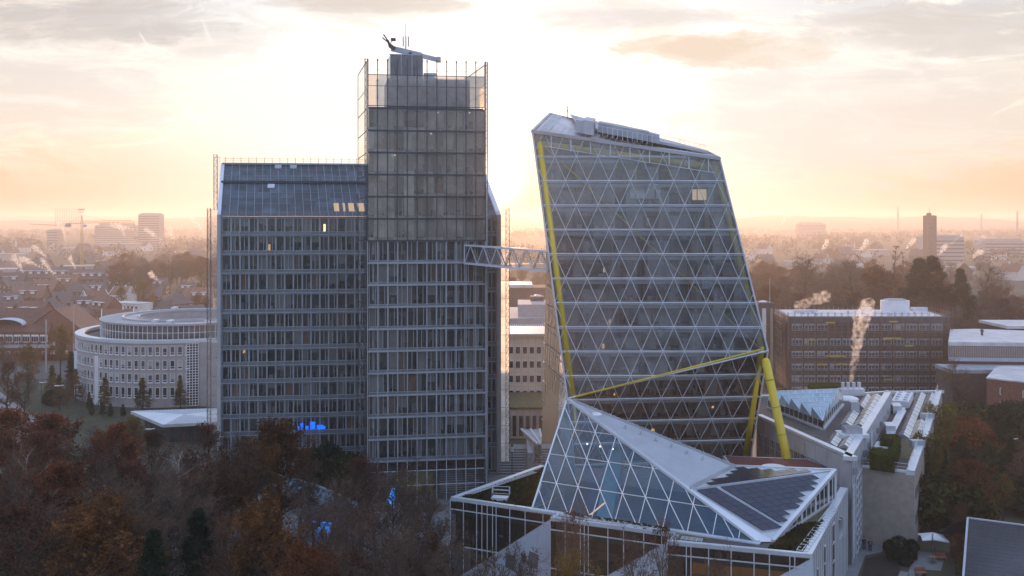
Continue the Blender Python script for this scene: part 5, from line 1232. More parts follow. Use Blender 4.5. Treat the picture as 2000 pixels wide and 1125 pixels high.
for k in range(12): p=(bx0+2+U(0,38),YB+U(2,16)); mb.box(p[0],p[1],zr,p[0]+.4,p[1]+.4,zr+.5)
mb.build('roof_posts',M['steel'],bo)
# scaffolding
scf=thing('scaffolding',(bx0,YB-1.5,0),'reddish tube scaffolding with a few yellow boards around the brick office','scaffolding')
M['scaf']=pbr('scaffold_tube',(.20,.14,.13),.5,.3)
def scaff(x0,y0,x1,y1,n,nm):
    mb=MB(); a=Vector((x0,y0,0)); b=Vector((x1,y1,0)); d=(b-a).normalized(); n_=Vector((d.y,-d.x,0))
    for k in range(n+1):
        p=a.lerp(b,k/n); mb.beam(p,p+Vector((0,0,zr+1.2)),.09); q=p+n_*.9; mb.beam(q,q+Vector((0,0,zr+1.2)),.09)
    for j in range(1,12):
        z=j*2.0
        if z>zr+1: break
        mb.beam(a+n_*.9+Vector((0,0,z)),b+n_*.9+Vector((0,0,z)),.1,.07); mb.beam(a+n_*.9+Vector((0,0,z+1)),b+n_*.9+Vector((0,0,z+1)),.05); mb.beam(a+n_*.45+Vector((0,0,z)),b+n_*.45+Vector((0,0,z)),.9 if False else .08,.05)
    for k in range(0,n,5):
        for j in range(0,9): 
            p=a.lerp(b,(k+(j%2))/n)+n_*.95; q=a.lerp(b,(k+1-(j%2))/n)+n_*.95; mb.beam(p+Vector((0,0,j*2.0)),q+Vector((0,0,j*2+2.0)),.06)
    mb.build(nm,M['scaf'],scf)
scaff(bx0-.6,YB-.8,bx1+.4,YB-.8,24,'front_scaffold'); scaff(X_at(1516,282)-1,YB+20,bx0-1.2,YB-.3,8,'side_scaffold'); scaff(bx1+.8,YB-.3,bx1+2.8,YB+18,8,'side_scaffold')
for px,py,w_ in ((1618,629,17),(1740,627,16),(1583,663,16),(1738,659,34),(1770,674,16),(1628,694,36),(1600,710,14),(1640,709,16),(1730,739,17)):
    mb=MB(); x=X_at(px,YB); z=zof(py); mb.box(x-w_/sc_/2,YB-1.9,z-.12,x+w_/sc_/2,YB-1.6,z+.14); mb.build('yellow_board',M['yellow'],scf)
mb=MB()
for k in range(12): p=Vector((bx1-1.5+k*.5,YB-1,zr)); mb.beam(p,p+Vector((0,0,2.6)),.08)
mb.build('top_guard',M['scaf'],scf)
st=thing('brick_stair_tower',(X_at(1497,268),270,0),'dark brick stair tower with tall glazed slots beside the scaffolded office','stair tower')
x0,x1=X_at(1482,266),X_at(1513,266); mb=MB(); mb.box(x0,266,0,x1,274,CH+(HOR-592)/F*266); mb.build('wall',M['brickd'],st)
mb=MB(); mb.box(x0+.9,265.9,3,x0+2.0,265.95,CH+(HOR-602)/F*266); mb.build('window',M['shed_w'],st)
mb=MB(); mb.box(x1-1.2,265.9,3,x1-.5,265.95,CH+(HOR-602)/F*266); mb.build('window',M['shed_t'],st)
mb=MB(); mb.lump(((x0+x1)/2,270,CH+(HOR-592)/F*266),.9,1,2,0,(1.3,1,.5)); mb.tube((x1-.8,268,20),(x1-.8,268,30),.05,n=5); mb.build('roof_dome',M['white'],st)
# flat white halls on the right
hall=thing('white_roofed_hall',(X_at(1930,235),250,0),'low hall with broad frosty white roof at the right edge','hall')
zh=CH+(HOR-669)/F*236; q=[G(1852,669,zh),G(2080,672,zh),G(2080,640,zh),G(1855,643,zh)]
q=[G(1852,668,zh),G(2120,671,zh),G(2010,646,zh),G(1903,642,zh),G(1856,643,zh)]
mb=MB(); mb.prism([tuple(p[:2]) for p in q],0,zh-.9); mb.build('wall',M['brickd'],hall)
mb=MB(); mb.prism([(p.x,p.y) for p in q],zh-.9,zh); mb.build('roof',M['frost'],hall)
mb=MB(); a,b=q[0],q[1]; mb.quad(vert(a,zh-3.6)+Vector((0,-.1,0)),vert(b,zh-3.6)+Vector((0,-.1,0)),vert(b,zh-1.0)+Vector((0,-.1,0)),vert(a,zh-1.0)+Vector((0,-.1,0))); mb.build('ribbed_fascia',pbr('tan_ribs',(.23,.19,.165),.6,.1),hall)
mb=MB()
for k in range(60): p=a.lerp(b,k/60)+Vector((0,-.15,0)); mb.beam(vert(p,zh-3.6),vert(p,zh-1.0),.06)
mb.beam(vert(a,zh-4.1)+Vector((0,-.3,0)),vert(b,zh-4.1)+Vector((0,-.3,0)),.6,.9); mb.build('fascia_ribs',M['steel'],hall)
mb=MB(); mb.box(a.x-3,a.y-9,0,b.x,a.y-.2,zh-6.2); mb.build('lower_wing_wall',M['brickd'],hall)
mb=MB(); mb.box(a.x-3.4,a.y-9.4,zh-6.2,b.x,a.y-.3,zh-5.3); mb.build('lower_wing_roof',M['steel'],hall)
for k in range(5):
    x=a.x+10+k*4.6; mb=MB(); mb.box(x,a.y-9.12,1.4,x+3.6,a.y-9.05,4.0); wn=mb.build('window',M['mglass'],hall)
    mb=MB(); 
    for e0_,e1_ in (((x,1.4),(x+3.6,1.4)),((x,4.0),(x+3.6,4.0)),((x,1.4),(x,4)),((x+1.8,1.4),(x+1.8,4)),((x+3.6,1.4),(x+3.6,4))): mb.beam((e0_[0],a.y-9.2,e0_[1]),(e1_[0],a.y-9.2,e1_[1]),.16)
    mb.build('frame',M['steel_l'],wn)
p=G(1918,655,zh); mb=MB(); mb.tube((p.x,p.y,zh),(p.x,p.y,zh+1.0),.3,n=8); mb.lump((p.x,p.y,zh+1.2),.5,1,1,0); mb.build('roof_vent',M['darksteel'],hall)
hall2=thing('flat_roofed_pavilion',(X_at(1975,280),285,0),'small flat-roofed pavilion with glazed front behind the white hall','pavilion')
z2=CH+(HOR-636)/F*275; x0,x1=X_at(1934,285),X_at(2060,280); mb=MB(); mb.box(x0+1,276,0,x1,290,z2-.8); mb.build('wall',M['brickd'],hall2); mb=MB(); mb.box(x0-.5,274,z2-.8,x1,291,z2); mb.build('roof',M['frost'],hall2)
mb=MB()
for k in range(7): mb.box(x0+2+k*2.4,275.8,z2-3.4,x0+3.8+k*2.4,275.9,z2-1.6)
mb.build('window_band',M['sawglass'],hall2)
# red brick house right
rb=thing('red_brick_block',(X_at(1975,220),220,0),'small red brick block with frosty flat roof at the right edge','building')
zb_=CH+(HOR-737)/F*215; q=[(X_at(1927,215),215),(X_at(2060,205),205),(X_at(2075,232),232),(X_at(1950,232),232)]
mb=MB(); mb.prism(q,0,zb_-.3); mb.build('wall',M['brick'],rb); mb=MB(); mb.prism([(q[0][0]-.2,q[0][1]-.2),(q[1][0],q[1][1]-.2),q[2],(q[3][0]-.2,q[3][1]+.2)],zb_-.3,zb_); mb.build('roof',M['frost'],rb)
for r_ in range(3):
    for k in range(2):
        t=.36+k*.62; x=q[0][0]+(q[1][0]-q[0][0])*t*.55; y=q[0][1]+(q[1][1]-q[0][1])*t*.55-.1; z=zb_-2.6-r_*3.0
        mb=MB(); mb.box(x,y-.05,z-.8,x+1.2,y,z+.6); wn=mb.build('window',M['mglass'],rb); mb=MB(); mb.beam((x,y-.1,z-.8),(x+1.2,y-.1,z-.8),.12); mb.beam((x,y-.1,z+.6),(x+1.2,y-.1,z+.6),.12); mb.beam((x,y-.1,z-.8),(x,y-.1,z+.6),.12); mb.beam((x+1.2,y-.1,z-.8),(x+1.2,y-.1,z+.6),.12); mb.build('frame',M['white'],wn)
# dark tiled roof bottom right
tr=thing('tiled_roof_house',(X_at(1960,112),114,0),'house with large dark blue pantile roof in the bottom right corner','house')
r0,r1=G(1890,1013,8.2),G(2060,1033,8.2); e0_,e1_=G(1868,1180,3.6),G(2080,1200,3.6)
r0=W(1890,1013,126); r1=W(2080,1038,122); e0_=W(1878,1170,110); e1_=W(2100,1200,107)
mb=MB(); mb.quad(e0_,e1_,r1,r0); rf=mb.build('roof',M['pant'] if 'pant' in M else M.setdefault('pant',pbr('blue_black_pantiles',(.035,.042,.06),.5,.1,.25,.8,.1)),tr)
mb=MB(); nn=(e1_-e0_).cross(r0-e0_).normalized(); nn=nn if nn.z>0 else -nn
for k in range(64): mb.tube(e0_.lerp(e1_,k/64)+nn*.02,r0.lerp(r1,k/64)+nn*.02,.085,n=6)
mb.build('pantile_rolls',M['pant'],rf)
mb=MB()
for k in range(22): mb.beam(r0.lerp(e0_,k/22)+nn*.09,r1.lerp(e1_,k/22)+nn*.09,.05,.03)
mb.build('tile_courses',M['darksteel'],rf)
mb=MB(); mb.beam(r0+nn*.1,r1+nn*.1,.3,.2); mb.beam(r0+nn*.1,e0_+nn*.1,.25,.2); mb.build('ridge',M['steel'],rf)
mb=MB(); b0=r0+Vector((0,6,-4)); mb.prism([(e0_.x+2.2,e0_.y+.6),(e1_.x,e1_.y+.6),(r1.x,r1.y+6),(r0.x+2.0,r0.y+6)],0,3.6); mb.build('wall',M['brick'],tr)
mb=MB(); mb.quad(r0,r1,r1+Vector((0,9,-4.5)),r0+Vector((0,9,-4.5))); mb.build('rear_roof',M['pant'],tr)
# ================= round office building =================
RC=Vector((-88.5,267,0)); 
rnd=thing('round_office_building',(RC.x,RC.y,0),'round pale stone office building with white glazed top storey at the left','office building')
def ring(r,a,z): return Vector((RC.x+r*math.cos(a),RC.y+r*math.sin(a),z))
def drum(mb,r0,r1,z0,z1,a0,a1,n,close=False):
    for k in range(n):
        A,B=a0+(a1-a0)*k/n,a0+(a1-a0)*(k+1)/n
        mb.quad(ring(r1,A,z0),ring(r1,B,z0),ring(r1,B,z1),ring(r1,A,z1)); mb.quad(ring(r0,B,z0),ring(r0,A,z0),ring(r0,A,z1),ring(r0,B,z1))
        mb.quad(ring(r0,A,z1),ring(r1,A,z1),ring(r1,B,z1),ring(r0,B,z1))
tau=2*math.pi
mb=MB(); drum(mb,27.9,28.5,0,15.7,0,tau,120); mb.build('stone_wall',M['stone'],rnd)
mb=MB(); drum(mb,26.6,28.75,15.7,16.5,0,tau,120); mb.build('coping',M['whitemetal'],rnd)
mb=MB(); drum(mb,22.4,26.7,15.0,15.3,0,tau,90); mb.build('terrace',M['gravel'],rnd)
mb=MB(); drum(mb,22.2,22.5,15.2,19.5,0,tau,100); tg=mb.build('top_storey_glass',M['mglass'],rnd)
mb=MB()
for k in range(110):
    a=tau*k/110; mb.beam(ring(22.55,a,15.3),ring(22.55,a,19.5),.13)
for z in (15.5,17.6,19.4):
    for k in range(90): mb.beam(ring(22.56,tau*k/90,z),ring(22.56,tau*(k+1)/90,z),.12)
mb.build('white_frame',M['white'],tg)
mb=MB(); drum(mb,13.0,22.9,19.45,19.85,0,tau,110); mb.build('roof_ring',M['zinc'],rnd)
mb=MB(); drum(mb,17.0,17.5,19.85,20.25,math.radians(70),math.radians(300),80); drum(mb,12.9,13.2,19.85,20.2,0,tau,60); mb.build('roof_curb',M['steel'],rnd)
mb=MB(); drum(mb,12.9,13.1,12.0,19.5,0,tau,60); mb.build('court_wall',pbr('court_cladding',(.42,.40,.40),.7),rnd)
mb=MB()
for k in range(48): mb.beam(ring(17.6,tau*k/48,19.9),ring(22.6,tau*k/48,19.9),.06)
mb.build('roof_seams',M['steel'],rnd)
# windows
am=lambda px,py=700: None
wins=0
rowz=[CH+(HOR-684)/F*240,CH+(HOR-711)/F*240,CH+(HOR-737)/F*240,CH+(HOR-765)/F*240,CH+(HOR-791)/F*240]
proto=None
step=math.radians(3.55)
a0=math.radians(180)
angs=[]
a=math.radians(188)
while a<math.radians(290): angs.append(a); a+=step*(1.0 if a>math.radians(205) else 1.0)
for r_,z in enumerate(rowz):
    for i,a in enumerate(angs):
        if wins>=132: break
        mb=MB(); hw=.50/28.5; hh=1.05 if r_<3 else 1.25
        rI=28.53
        mb.quad(ring(rI,a-hw,z-hh),ring(rI,a+hw,z-hh),ring(rI,a+hw,z+hh),ring(rI,a-hw,z+hh)); 
        if wins<100: wn=mb.build('window',M['mglass'] if (i*7+r_*3)%5 else M['dglass'],rnd)
        else:
            wn=mb.build('window',M['dglass'],rnd)
        f=MB()
        for b in (a-hw,a+hw): f.beam(ring(28.6,b,z-hh),ring(28.6,b,z+hh),.11)
        for q in (z-hh,z+hh,z-hh+.55): f.beam(ring(28.6,a-hw,q),ring(28.6,a+hw,q),.14 if q<z-hh+.1 else .09)
        f.beam(ring(28.62,a-hw*1.15,z-hh-.1),ring(28.62,a+hw*1.15,z-hh-.1),.2)
        f.build('frame',M['white'],wn); wins+=1
        q=((i*13+r_*29)%17)/17
        if q<.42 and wins<100:
            zb=z+hh-.1; zc2=z+hh-.1-(.4+1.2*q/.42)*(.6 if (i+r_)%2 else 1); f=MB(); f.quad(ring(28.545,a-hw*.92,zc2),ring(28.545,a+hw*.92,zc2),ring(28.545,a+hw*.92,zb),ring(28.545,a-hw*.92,zb)); f.build('blind',M['blind'] if (i+r_)%3 else M['room'],wn)
# white bays and glass brick strip
for a_ in (212.5,238.3):
    a=math.radians(a_); mb=MB(); mb.beam(ring(28.7,a,0),ring(28.7,a,CH+(HOR-698)/F*240),1.0,.25); mb.build('white_bay',M['white'],rnd)
a=math.radians(289); mb=MB(); A=ring(28.6,math.radians(287),0); B=ring(28.6,math.radians(292.5),0); mb.quad(vert(A,.3),vert(B,.3),vert(B,16.2),vert(A,16.2)); gw=mb.build('glazed_strip',M['dglass'],rnd)
mb=MB()
for q in range(5): p=A.lerp(B,q/4); mb.beam(vert(p,.3),vert(p,16.2),.16)
for q in range(25): z=.3+q*.66; mb.beam(vert(A,z)+Vector((0,-.03,0)),vert(B,z)+Vector((0,-.03,0)),.15)
mb.build('white_frame',M['white'],gw)
mb=MB(); mb.prism([tuple(ring(28.4,math.radians(292.6),0)[:2]),(X_at(470,232),236),(X_at(470,250),262),tuple(ring(24,math.radians(310),0)[:2])],0,15.9); mb.build('side_wing',M['stone'],rnd)
for a_,r_ in ((275,20),(262,18.5),(120,20.5)):
    p=ring(r_,math.radians(a_),19.85); mb=MB(); mb.box(p.x-.6,p.y-1.4,19.85,p.x+.6,p.y+1.4,20.6); mb.build('roof_box',M['whitemetal'],rnd)
# folded entrance canopy
can=thing('entrance_pavilion',(X_at(340,208),208,0),'glass pavilion with folded white standing-seam roof in front of the round building','pavilion')
zc=4.6; pts=[G(256,803,zc),G(318,829,zc-.6),G(470,822,zc),G(470,796,zc+.6)]; mid=W(358,808,205); mid.z=zc+.5
mb=MB(); a,b,c_,d_=pts; mb.poly([a,b,mid]); mb.poly([b,c_,mid]); mb.poly([c_,d_,mid]); mb.poly([d_,a,mid]); rf=mb.build('folded_roof',M['whitemetal'],can)
mb=MB()
for k in range(1,30): mb.beam(b.lerp(c_,k/30)+Vector((0,0,.05)),mid.lerp(c_,k/30)+Vector((0,0,.05)),.1,.06)
mb.build('standing_seam',M['steel_l'],rf); mb=MB()
for k in range(1,30): mb.beam(a.lerp(d_,k/30)+Vector((0,0,.05)),mid.lerp(d_,k/30)+Vector((0,0,.05)),.1,.06)
mb.build('standing_seam',M['steel_l'],rf)
mb=MB(); 
for p,q in ((a,b),(b,c_)): mb.beam(p-Vector((0,0,.3)),q-Vector((0,0,.3)),.2,.6)
mb.build('fascia',M['conc'],can)
mb=MB(); A_i=a+Vector((2.5,1.2,0)); B_i=b+Vector((.8,1.6,0)); C_i=c_+Vector((0,1.5,0)); mb.quad(vert(A_i,0),vert(B_i,0),vert(B_i,zc-.8),vert(A_i,zc-.4)); mb.quad(vert(B_i,0),vert(C_i,0),vert(C_i,zc-.4),vert(B_i,zc-.8)); mb.build('glass_wall',M['dglass'],can)
# ================= office between the towers =================
of=thing('cream_office_building',(X_at(1010,226),232,0),'cream panelled office with square windows in the gap between the towers','office building')
YO=223.0; so=F/YO; x0,x1=X_at(965,YO),X_at(1075,YO); ztop=CH+(HOR-657)/so
mb=MB(); mb.box(x0,YO,0,x1,YO+16,ztop); mb.build('wall',M['sand'],of)
mb=MB(); mb.box(x0-.5,YO-.8,ztop,x1+.5,YO+17,ztop+.5); mb.build('roof',M['frost'],of)
mb=MB(); mb.beam((x0,YO-.9,ztop+.6),(x1,YO-.9,ztop+.6),.3); 
for k in range(26): mb.beam((x0+k*.52,YO-.3,ztop+.55),(x0+k*.52,YO+12,ztop+1.5),.12)
mb.build('roof_ribs',M['steel_l'],of)
for r_,py in enumerate((684,712,740,769,797)):
    for k in range(9):
        xc=X_at(971+k*13.6,YO); zc_=CH+(HOR-py)/so; mb=MB(); mb.quad((xc-.55,YO-.02,zc_-.8),(xc+.5,YO-.02,zc_-.8),(xc+.5,YO-.02,zc_+.8),(xc-.55,YO-.02,zc_+.8)); wn=mb.build('window',M['dglass'],of)
        mb=MB(); mb.beam((xc-.55,YO-.05,zc_+.8),(xc+.5,YO-.05,zc_+.8),.1); mb.beam((xc-.55,YO-.05,zc_-.8),(xc+.5,YO-.05,zc_-.8),.1); mb.beam((xc-.55,YO-.05,zc_-.8),(xc-.55,YO-.05,zc_+.8),.08); mb.beam((xc+.5,YO-.05,zc_-.8),(xc+.5,YO-.05,zc_+.8),.08); mb.build('frame',M['steel_l'],wn)
mb=MB()
for k in range(10): x=X_at(964+k*13.6,YO); mb.beam((x,YO-.03,0),(x,YO-.03,ztop),.06)
for py in (670,698,726,755,783): z=CH+(HOR-py)/so; mb.beam((x0,YO-.03,z),(x1,YO-.03,z),.06)
mb.build('panel_joints',M['stone'],of)
mb=MB(); zp=CH+(HOR-783)/F*212; mb.box(x0,205,0,x1-1,222.9,zp-.4); mb.build('podium',M['sand'],of)
mb=MB(); mb.box(x0,204.6,zp-.4,x1-.9,222.8,zp); mb.build('podium_green_roof',M['sedum'],of)
for k in range(7):
    x=X_at(975+k*13,205); mb=MB(); mb.box(x,204.9,.5,x+1.0,204.96,4.8); mb.build('window',M['dglass'],of)
mb=MB()
for k in range(9): x=X_at(970+k*13,204.8); mb.beam((x,204.7,0),(x,204.7,zp-.4),.16)
mb.build('podium_fins',M['steel'],of)
ob=thing('white_roof_plant_building',(X_at(1030,300),300,0),'pale office block with rooftop plant boxes behind the cream office','building')
mb=MB(); YP=292; mb.prism([(X_at(985,YP),YP),(X_at(1085,YP),YP+2),(X_at(1085,330),330),(X_at(985,330),330)],0,CH+(HOR-622)/F*YP); mb.build('wall',M['stone'],ob)
mb=MB(); mb.box(X_at(1012,YP),YP+4,10,X_at(1075,YP),YP+22,CH+(HOR-597)/F*YP); mb.build('upper_block',M['stone'],ob)
mb=MB(); mb.box(X_at(1036,310),308,20,X_at(1062,310),316,CH+(HOR-579)/F*310); mb.build('plant_box',M['brickd'],ob)
for k in range(9):
    mb=MB(); x=X_at(990+k*7.5,YP); mb.box(x,YP-.1+k*.18,11,x+.6,YP+.02+k*.18,12.6); mb.build('window',M['mglass'],ob)
mb=MB(); mb.lump((X_at(1050,310),311,CH+(HOR-579)/F*310),1.0,2,2,0,(1.3,1,.6)); mb.build('roof_dome',M['steel_l'],ob)
ob=thing('long_dark_block',(X_at(1010,430),430,0),'long low dark building with frosty roof strip far behind the gap between the towers','building')
mb=MB(); mb.box(X_at(960,430),430,0,X_at(1075,430),450,CH+(HOR-562)/F*430); mb.build('wall',M['brickd'],ob); mb=MB(); mb.box(X_at(960,430),429,CH+(HOR-562)/F*430,X_at(1040,430),452,CH+(HOR-556)/F*430); mb.build('roof',M['frost'],ob)
# entrance stairs and canopy in the gap
stp=thing('entrance_steps',(X_at(1015,180),182,0),'wide pale stone steps below the cream office','steps')
for k in range(10):
    mb=MB(); mb.box(X_at(958,178),176+k*1.1,0,X_at(1052,178),190,.14*(k+1)*1.6); mb.build('step',M['paving'],stp)
mb=MB(); mb.box(X_at(1030,182),178,0,X_at(1040,182),192,3.4); mb.build('stair_wall',M['conc'],stp)
sc2=thing('stair_canopy',(X_at(1035,185),186,0),'sloping steel canopy over the stairs beside the crystal tower','canopy')
mb=MB(); a,b,c_,d_=W(1020,838,196),W(1054,838,196),W(1062,870,176),W(1056,872,176); mb.quad(W(1018,838,200),W(1054,838,200),W(1060,868,176),W(1050,868,176)); mb.build('roof_sheet',M['zinc'],sc2)
mb=MB()
for p,q in ((W(1018,838,200),W(1050,868,176)),(W(1036,838,200),W(1056,868,176)),(W(1054,838,200),W(1060,868,176))): mb.beam(p,q,.35)
p=W(1041,862,181); mb.beam(p,vert(p,0),.4); mb.build('beams',M['steel_l'],sc2)
# ================= street furniture, lamps, people =================
def lamp(px,py,H,lab,kind='mast'):
    p=G(px,py); t=thing('street_lamp',p,lab,'street lamp')
    mb=MB(); mb.tube(p,p+Vector((0,0,H)),.09,.06,n=8); mb.build('pole',M['darksteel'],t)
    mb=MB()
    if kind=='mast': mb.beam(p+Vector((0,0,H)),p+Vector((1.1,0,H+.15)),.12); mb.box(p.x-.5,p.y-.12,p.z+H,p.x+.2,p.y+.12,p.z+H+.12); mb.build('lamp_head',M['white'],t)
    else: mb.tube(p+Vector((0,0,H)),p+Vector((0,0,H+1.0)),.32,.26,n=8); mb.build('lamp_head',M['white'],t); mb=MB(); mb.tube(p+Vector((0,0,H+1.0)),p+Vector((0,0,H+1.35)),.36,.1,n=8); mb.build('cap',M['darksteel'],t)
    return t
lamp(1000,925,4.0,'slim black lamp post with box lantern on the steps between the towers','lantern')
lamp(81,830,9.5,'tall thin street lamp with flat white head on the lawn at far left')
lamp(112,935,16.5,'tall lamp with twin pale arms rising among the dark trees at far left'); lamp(290,945,9.5,'street lamp with pale twin arms in the trees below the round building')
lamp(1976,935,7,'small pale lamp post among the dark garden trees at right')
t=thing('bent_lamp',G(320,1110),'white double-headed street lamp in the dark trees left of the blue reindeer','street lamp'); p=G(320,1110); mb=MB(); mb.tube(p,p+Vector((0,0,9)),.09,n=6); mb.build('pole',M['darksteel'],t); mb=MB(); mb.beam(p+Vector((-1.5,0,9)),p+Vector((1.2,0,9.2)),.25); mb.build('lamp_head',M['white'],t)
for k,(px,py,H) in enumerate(((90,728,16),(144,700,18))):
    p=G(px,py); mb=MB(); mb.tube(p,p+Vector((0,0,H)),.28,.2,n=8); mb.top('concrete_pole',M['stone'],('bare grey concrete pole on the lawn edge before the tiled houses','taller grey pole in front of the orange-brown roof gable')[k],'pole')
# two people by the annex door
def person(px,py,lab,jacket,trou,shirt=None,lean=0):
    p=G(px,py); t=thing('person',p,lab,'person'); J=[(0,0,.95),(0,0,1.2),(0,0,1.42),(0,0,1.55),(0,-.02,1.68)]
    import bmesh
    verts=[(0,0,.95),(0,0,1.15),(0,0,1.40),(0,0,1.52),(0,-.01,1.62),(0,-.01,1.72),
      (-.10,0,.90),(-.11,-.01,.50),(-.12,.02,.08),(-.12,-.14,.04),(.10,0,.90),(.13,.02,.50),(.15,.03,.08),(.17,-.13,.04),
      (-.20,0,1.40),(-.27,.02,1.12),(-.22,-.14,.95),(-.20,-.20,.88),(.20,0,1.40),(.27,.03,1.12),(.24,-.10,.92),(.22,-.17,.84)]
    ed=[(0,1),(1,2),(2,3),(3,4),(4,5),(0,6),(6,7),(7,8),(8,9),(0,10),(10,11),(11,12),(12,13),(2,14),(14,15),(15,16),(16,17),(2,18),(18,19),(19,20),(20,21)]
    rad=[.15,.15,.17,.055,.09,.085,.10,.065,.045,.04,.10,.065,.045,.04,.065,.05,.035,.035,.065,.05,.035,.035]
    me=bpy.data.meshes.new('body'); me.from_pydata(verts,ed,[]); o=bpy.data.objects.new('body',me); COL.objects.link(o); o.parent=t
    sm=o.modifiers.new('skin','SKIN'); 
    for i,r in enumerate(rad): me.skin_vertices[0].data[i].radius=(r,r*.8 if i<3 else r)
    me.skin_vertices[0].data[0].use_root=True
    o.modifiers.new('sub','SUBSURF').levels=1; o.modifiers['sub'].render_levels=2
    me.materials.append(M.setdefault('skin',pbr('skin',(.45,.28,.2),.6)))
    mb=MB()
    mb.v=[]; 
    def coat(z0,z1,r0,r1,sx=1.0,n=12):
        vs=[];c=len(mb.v)
        for z,r in ((z0,r0),(z1,r1)):
            for k in range(n): a=tau*k/n; mb.v.append((p.x+math.cos(a)*r*sx*1.25,p.y+math.sin(a)*r*.85,p.z+z))
        for k in range(n): mb.f.append((c+k,c+(k+1)%n,c+n+(k+1)%n,c+n+k)); mb.m.append(mb.mi)
    coat(.78,1.05,.20,.175); coat(1.05,1.38,.175,.20); coat(1.38,1.50,.20,.07)
    for s in (-1,1): mb.tube((p.x+s*.2,p.y,p.z+1.42),(p.x+s*.28,p.y+.02,p.z+1.12),.078,.066,n=8); mb.tube((p.x+s*.28,p.y+.02,p.z+1.12),(p.x+s*.235,p.y-.14,p.z+.93),.066,.05,n=8)
    mb.build('jacket',jacket,t,smooth=True)
    mb=MB()
    for s in (-1,1): mb.tube((p.x+s*.10,p.y,p.z+.95),(p.x+s*.12,p.y,p.z+.5),.115,.085,n=8); mb.tube((p.x+s*.12,p.y,p.z+.5),(p.x+s*.135,p.y+.02,p.z+.08),.085,.065,n=8)
    mb.build('trousers',trou,t,smooth=True)
    mb=MB()
    for s in (-1,1): mb.box(p.x+s*.135-.05,p.y-.2,p.z,p.x+s*.135+.05,p.y+.08,p.z+.09)
    mb.build('shoes',M['darksteel'],t)
    mb=MB(); mb.lump((p.x,p.y+.01,p.z+1.73),.105,4,2,.05,(.95,1.05,.75)); mb.build('hair',M['furn'],t,smooth=True)
    if shirt: mb=MB(); mb.quad((p.x-.06,p.y-.18,p.z+1.0),(p.x+.06,p.y-.18,p.z+1.0),(p.x+.07,p.y-.16,p.z+1.42),(p.x-.07,p.y-.16,p.z+1.42)); mb.build('shirt',shirt,t)
    return t
nav=pbr('navy_cloth',(.012,.025,.09),.8); nav2=pbr('dark_navy_cloth',(.008,.014,.05),.8)
person(1687.5,1073,'man in all-navy work clothes, left of the two standing by the annex door',nav,nav)
person(1699.5,1076,'man in open dark jacket over a light shirt, right of the two by the annex',nav2,nav2,M['furnl'])
# parasol and terrace furniture
pp=G(1822,1083); t=thing('parasol',pp,'pale grey star-edged parasol on the terrace behind the annex','parasol')
mb=MB(); mb.tube(pp,pp+Vector((0,0,2.9)),.05,n=8); mb.build('pole',M['steel_l'],t)
mb=MB(); top=pp+Vector((0,0,3.05)); n=8; rim=[]
cor=[(-1.9,-1.0),(1.55,-1.9),(1.95,1.3),(-1.4,1.9)]
for k in range(4):
    a=cor[k]; b=cor[(k+1)%4]; m_=((a[0]+b[0])*.44,(a[1]+b[1])*.44); rim+= [a,m_]
rim=[Vector((pp.x+x,pp.y+y,2.30 if k%2==0 else 2.45)) for k,(x,y) in enumerate(rim)]
for k in range(8): mb.poly([top,rim[k],rim[(k+1)%8]]); mb.poly([rim[(k+1)%8],rim[k],rim[k]-Vector((0,0,.12)),rim[(k+1)%8]-Vector((0,0,.12))])
mb.build('canopy',M['white'],t)
mb=MB()
for k in range(8): mb.beam(top-Vector((0,0,.03)),rim[k]-Vector((0,0,.04)),.03)
mb.build('rib',M['steel'],t)
for k,(px,py) in enumerate(((1781,1093),(1838,1094),(1798,1124))):
    p=G(px,py); mb=MB(); mb.box(p.x-.7,p.y-.35,.38,p.x+.7,p.y+.35,.46); mb.box(p.x-.7,p.y+.3,.46,p.x+.7,p.y+.36,.95)
    for sx in (-.6,.6): mb.box(p.x+sx-.04,p.y-.3,0,p.x+sx+.04,p.y+.3,.38)
    mb.top('bench',pbr('terracotta_wood_%d'%k,(.30,.13,.09),.7),('left','right','front')[k]+' reddish wooden bench on the pale terrace','bench')
p=G(1822,1098); mb=MB(); mb.tube((p.x,p.y,0),(p.x,p.y,.7),.06,n=8); mb.tube((p.x,p.y,.7),(p.x,p.y,.74),.5,n=16); mb.top('table',M['wood'],'small round table on the terrace under the parasol','table')
mb=MB(); mb.prism([P2(1733,1062),P2(1790,1068),P2(1785,1100),P2(1760,1112),P2(1722,1090)],0,1.1); 
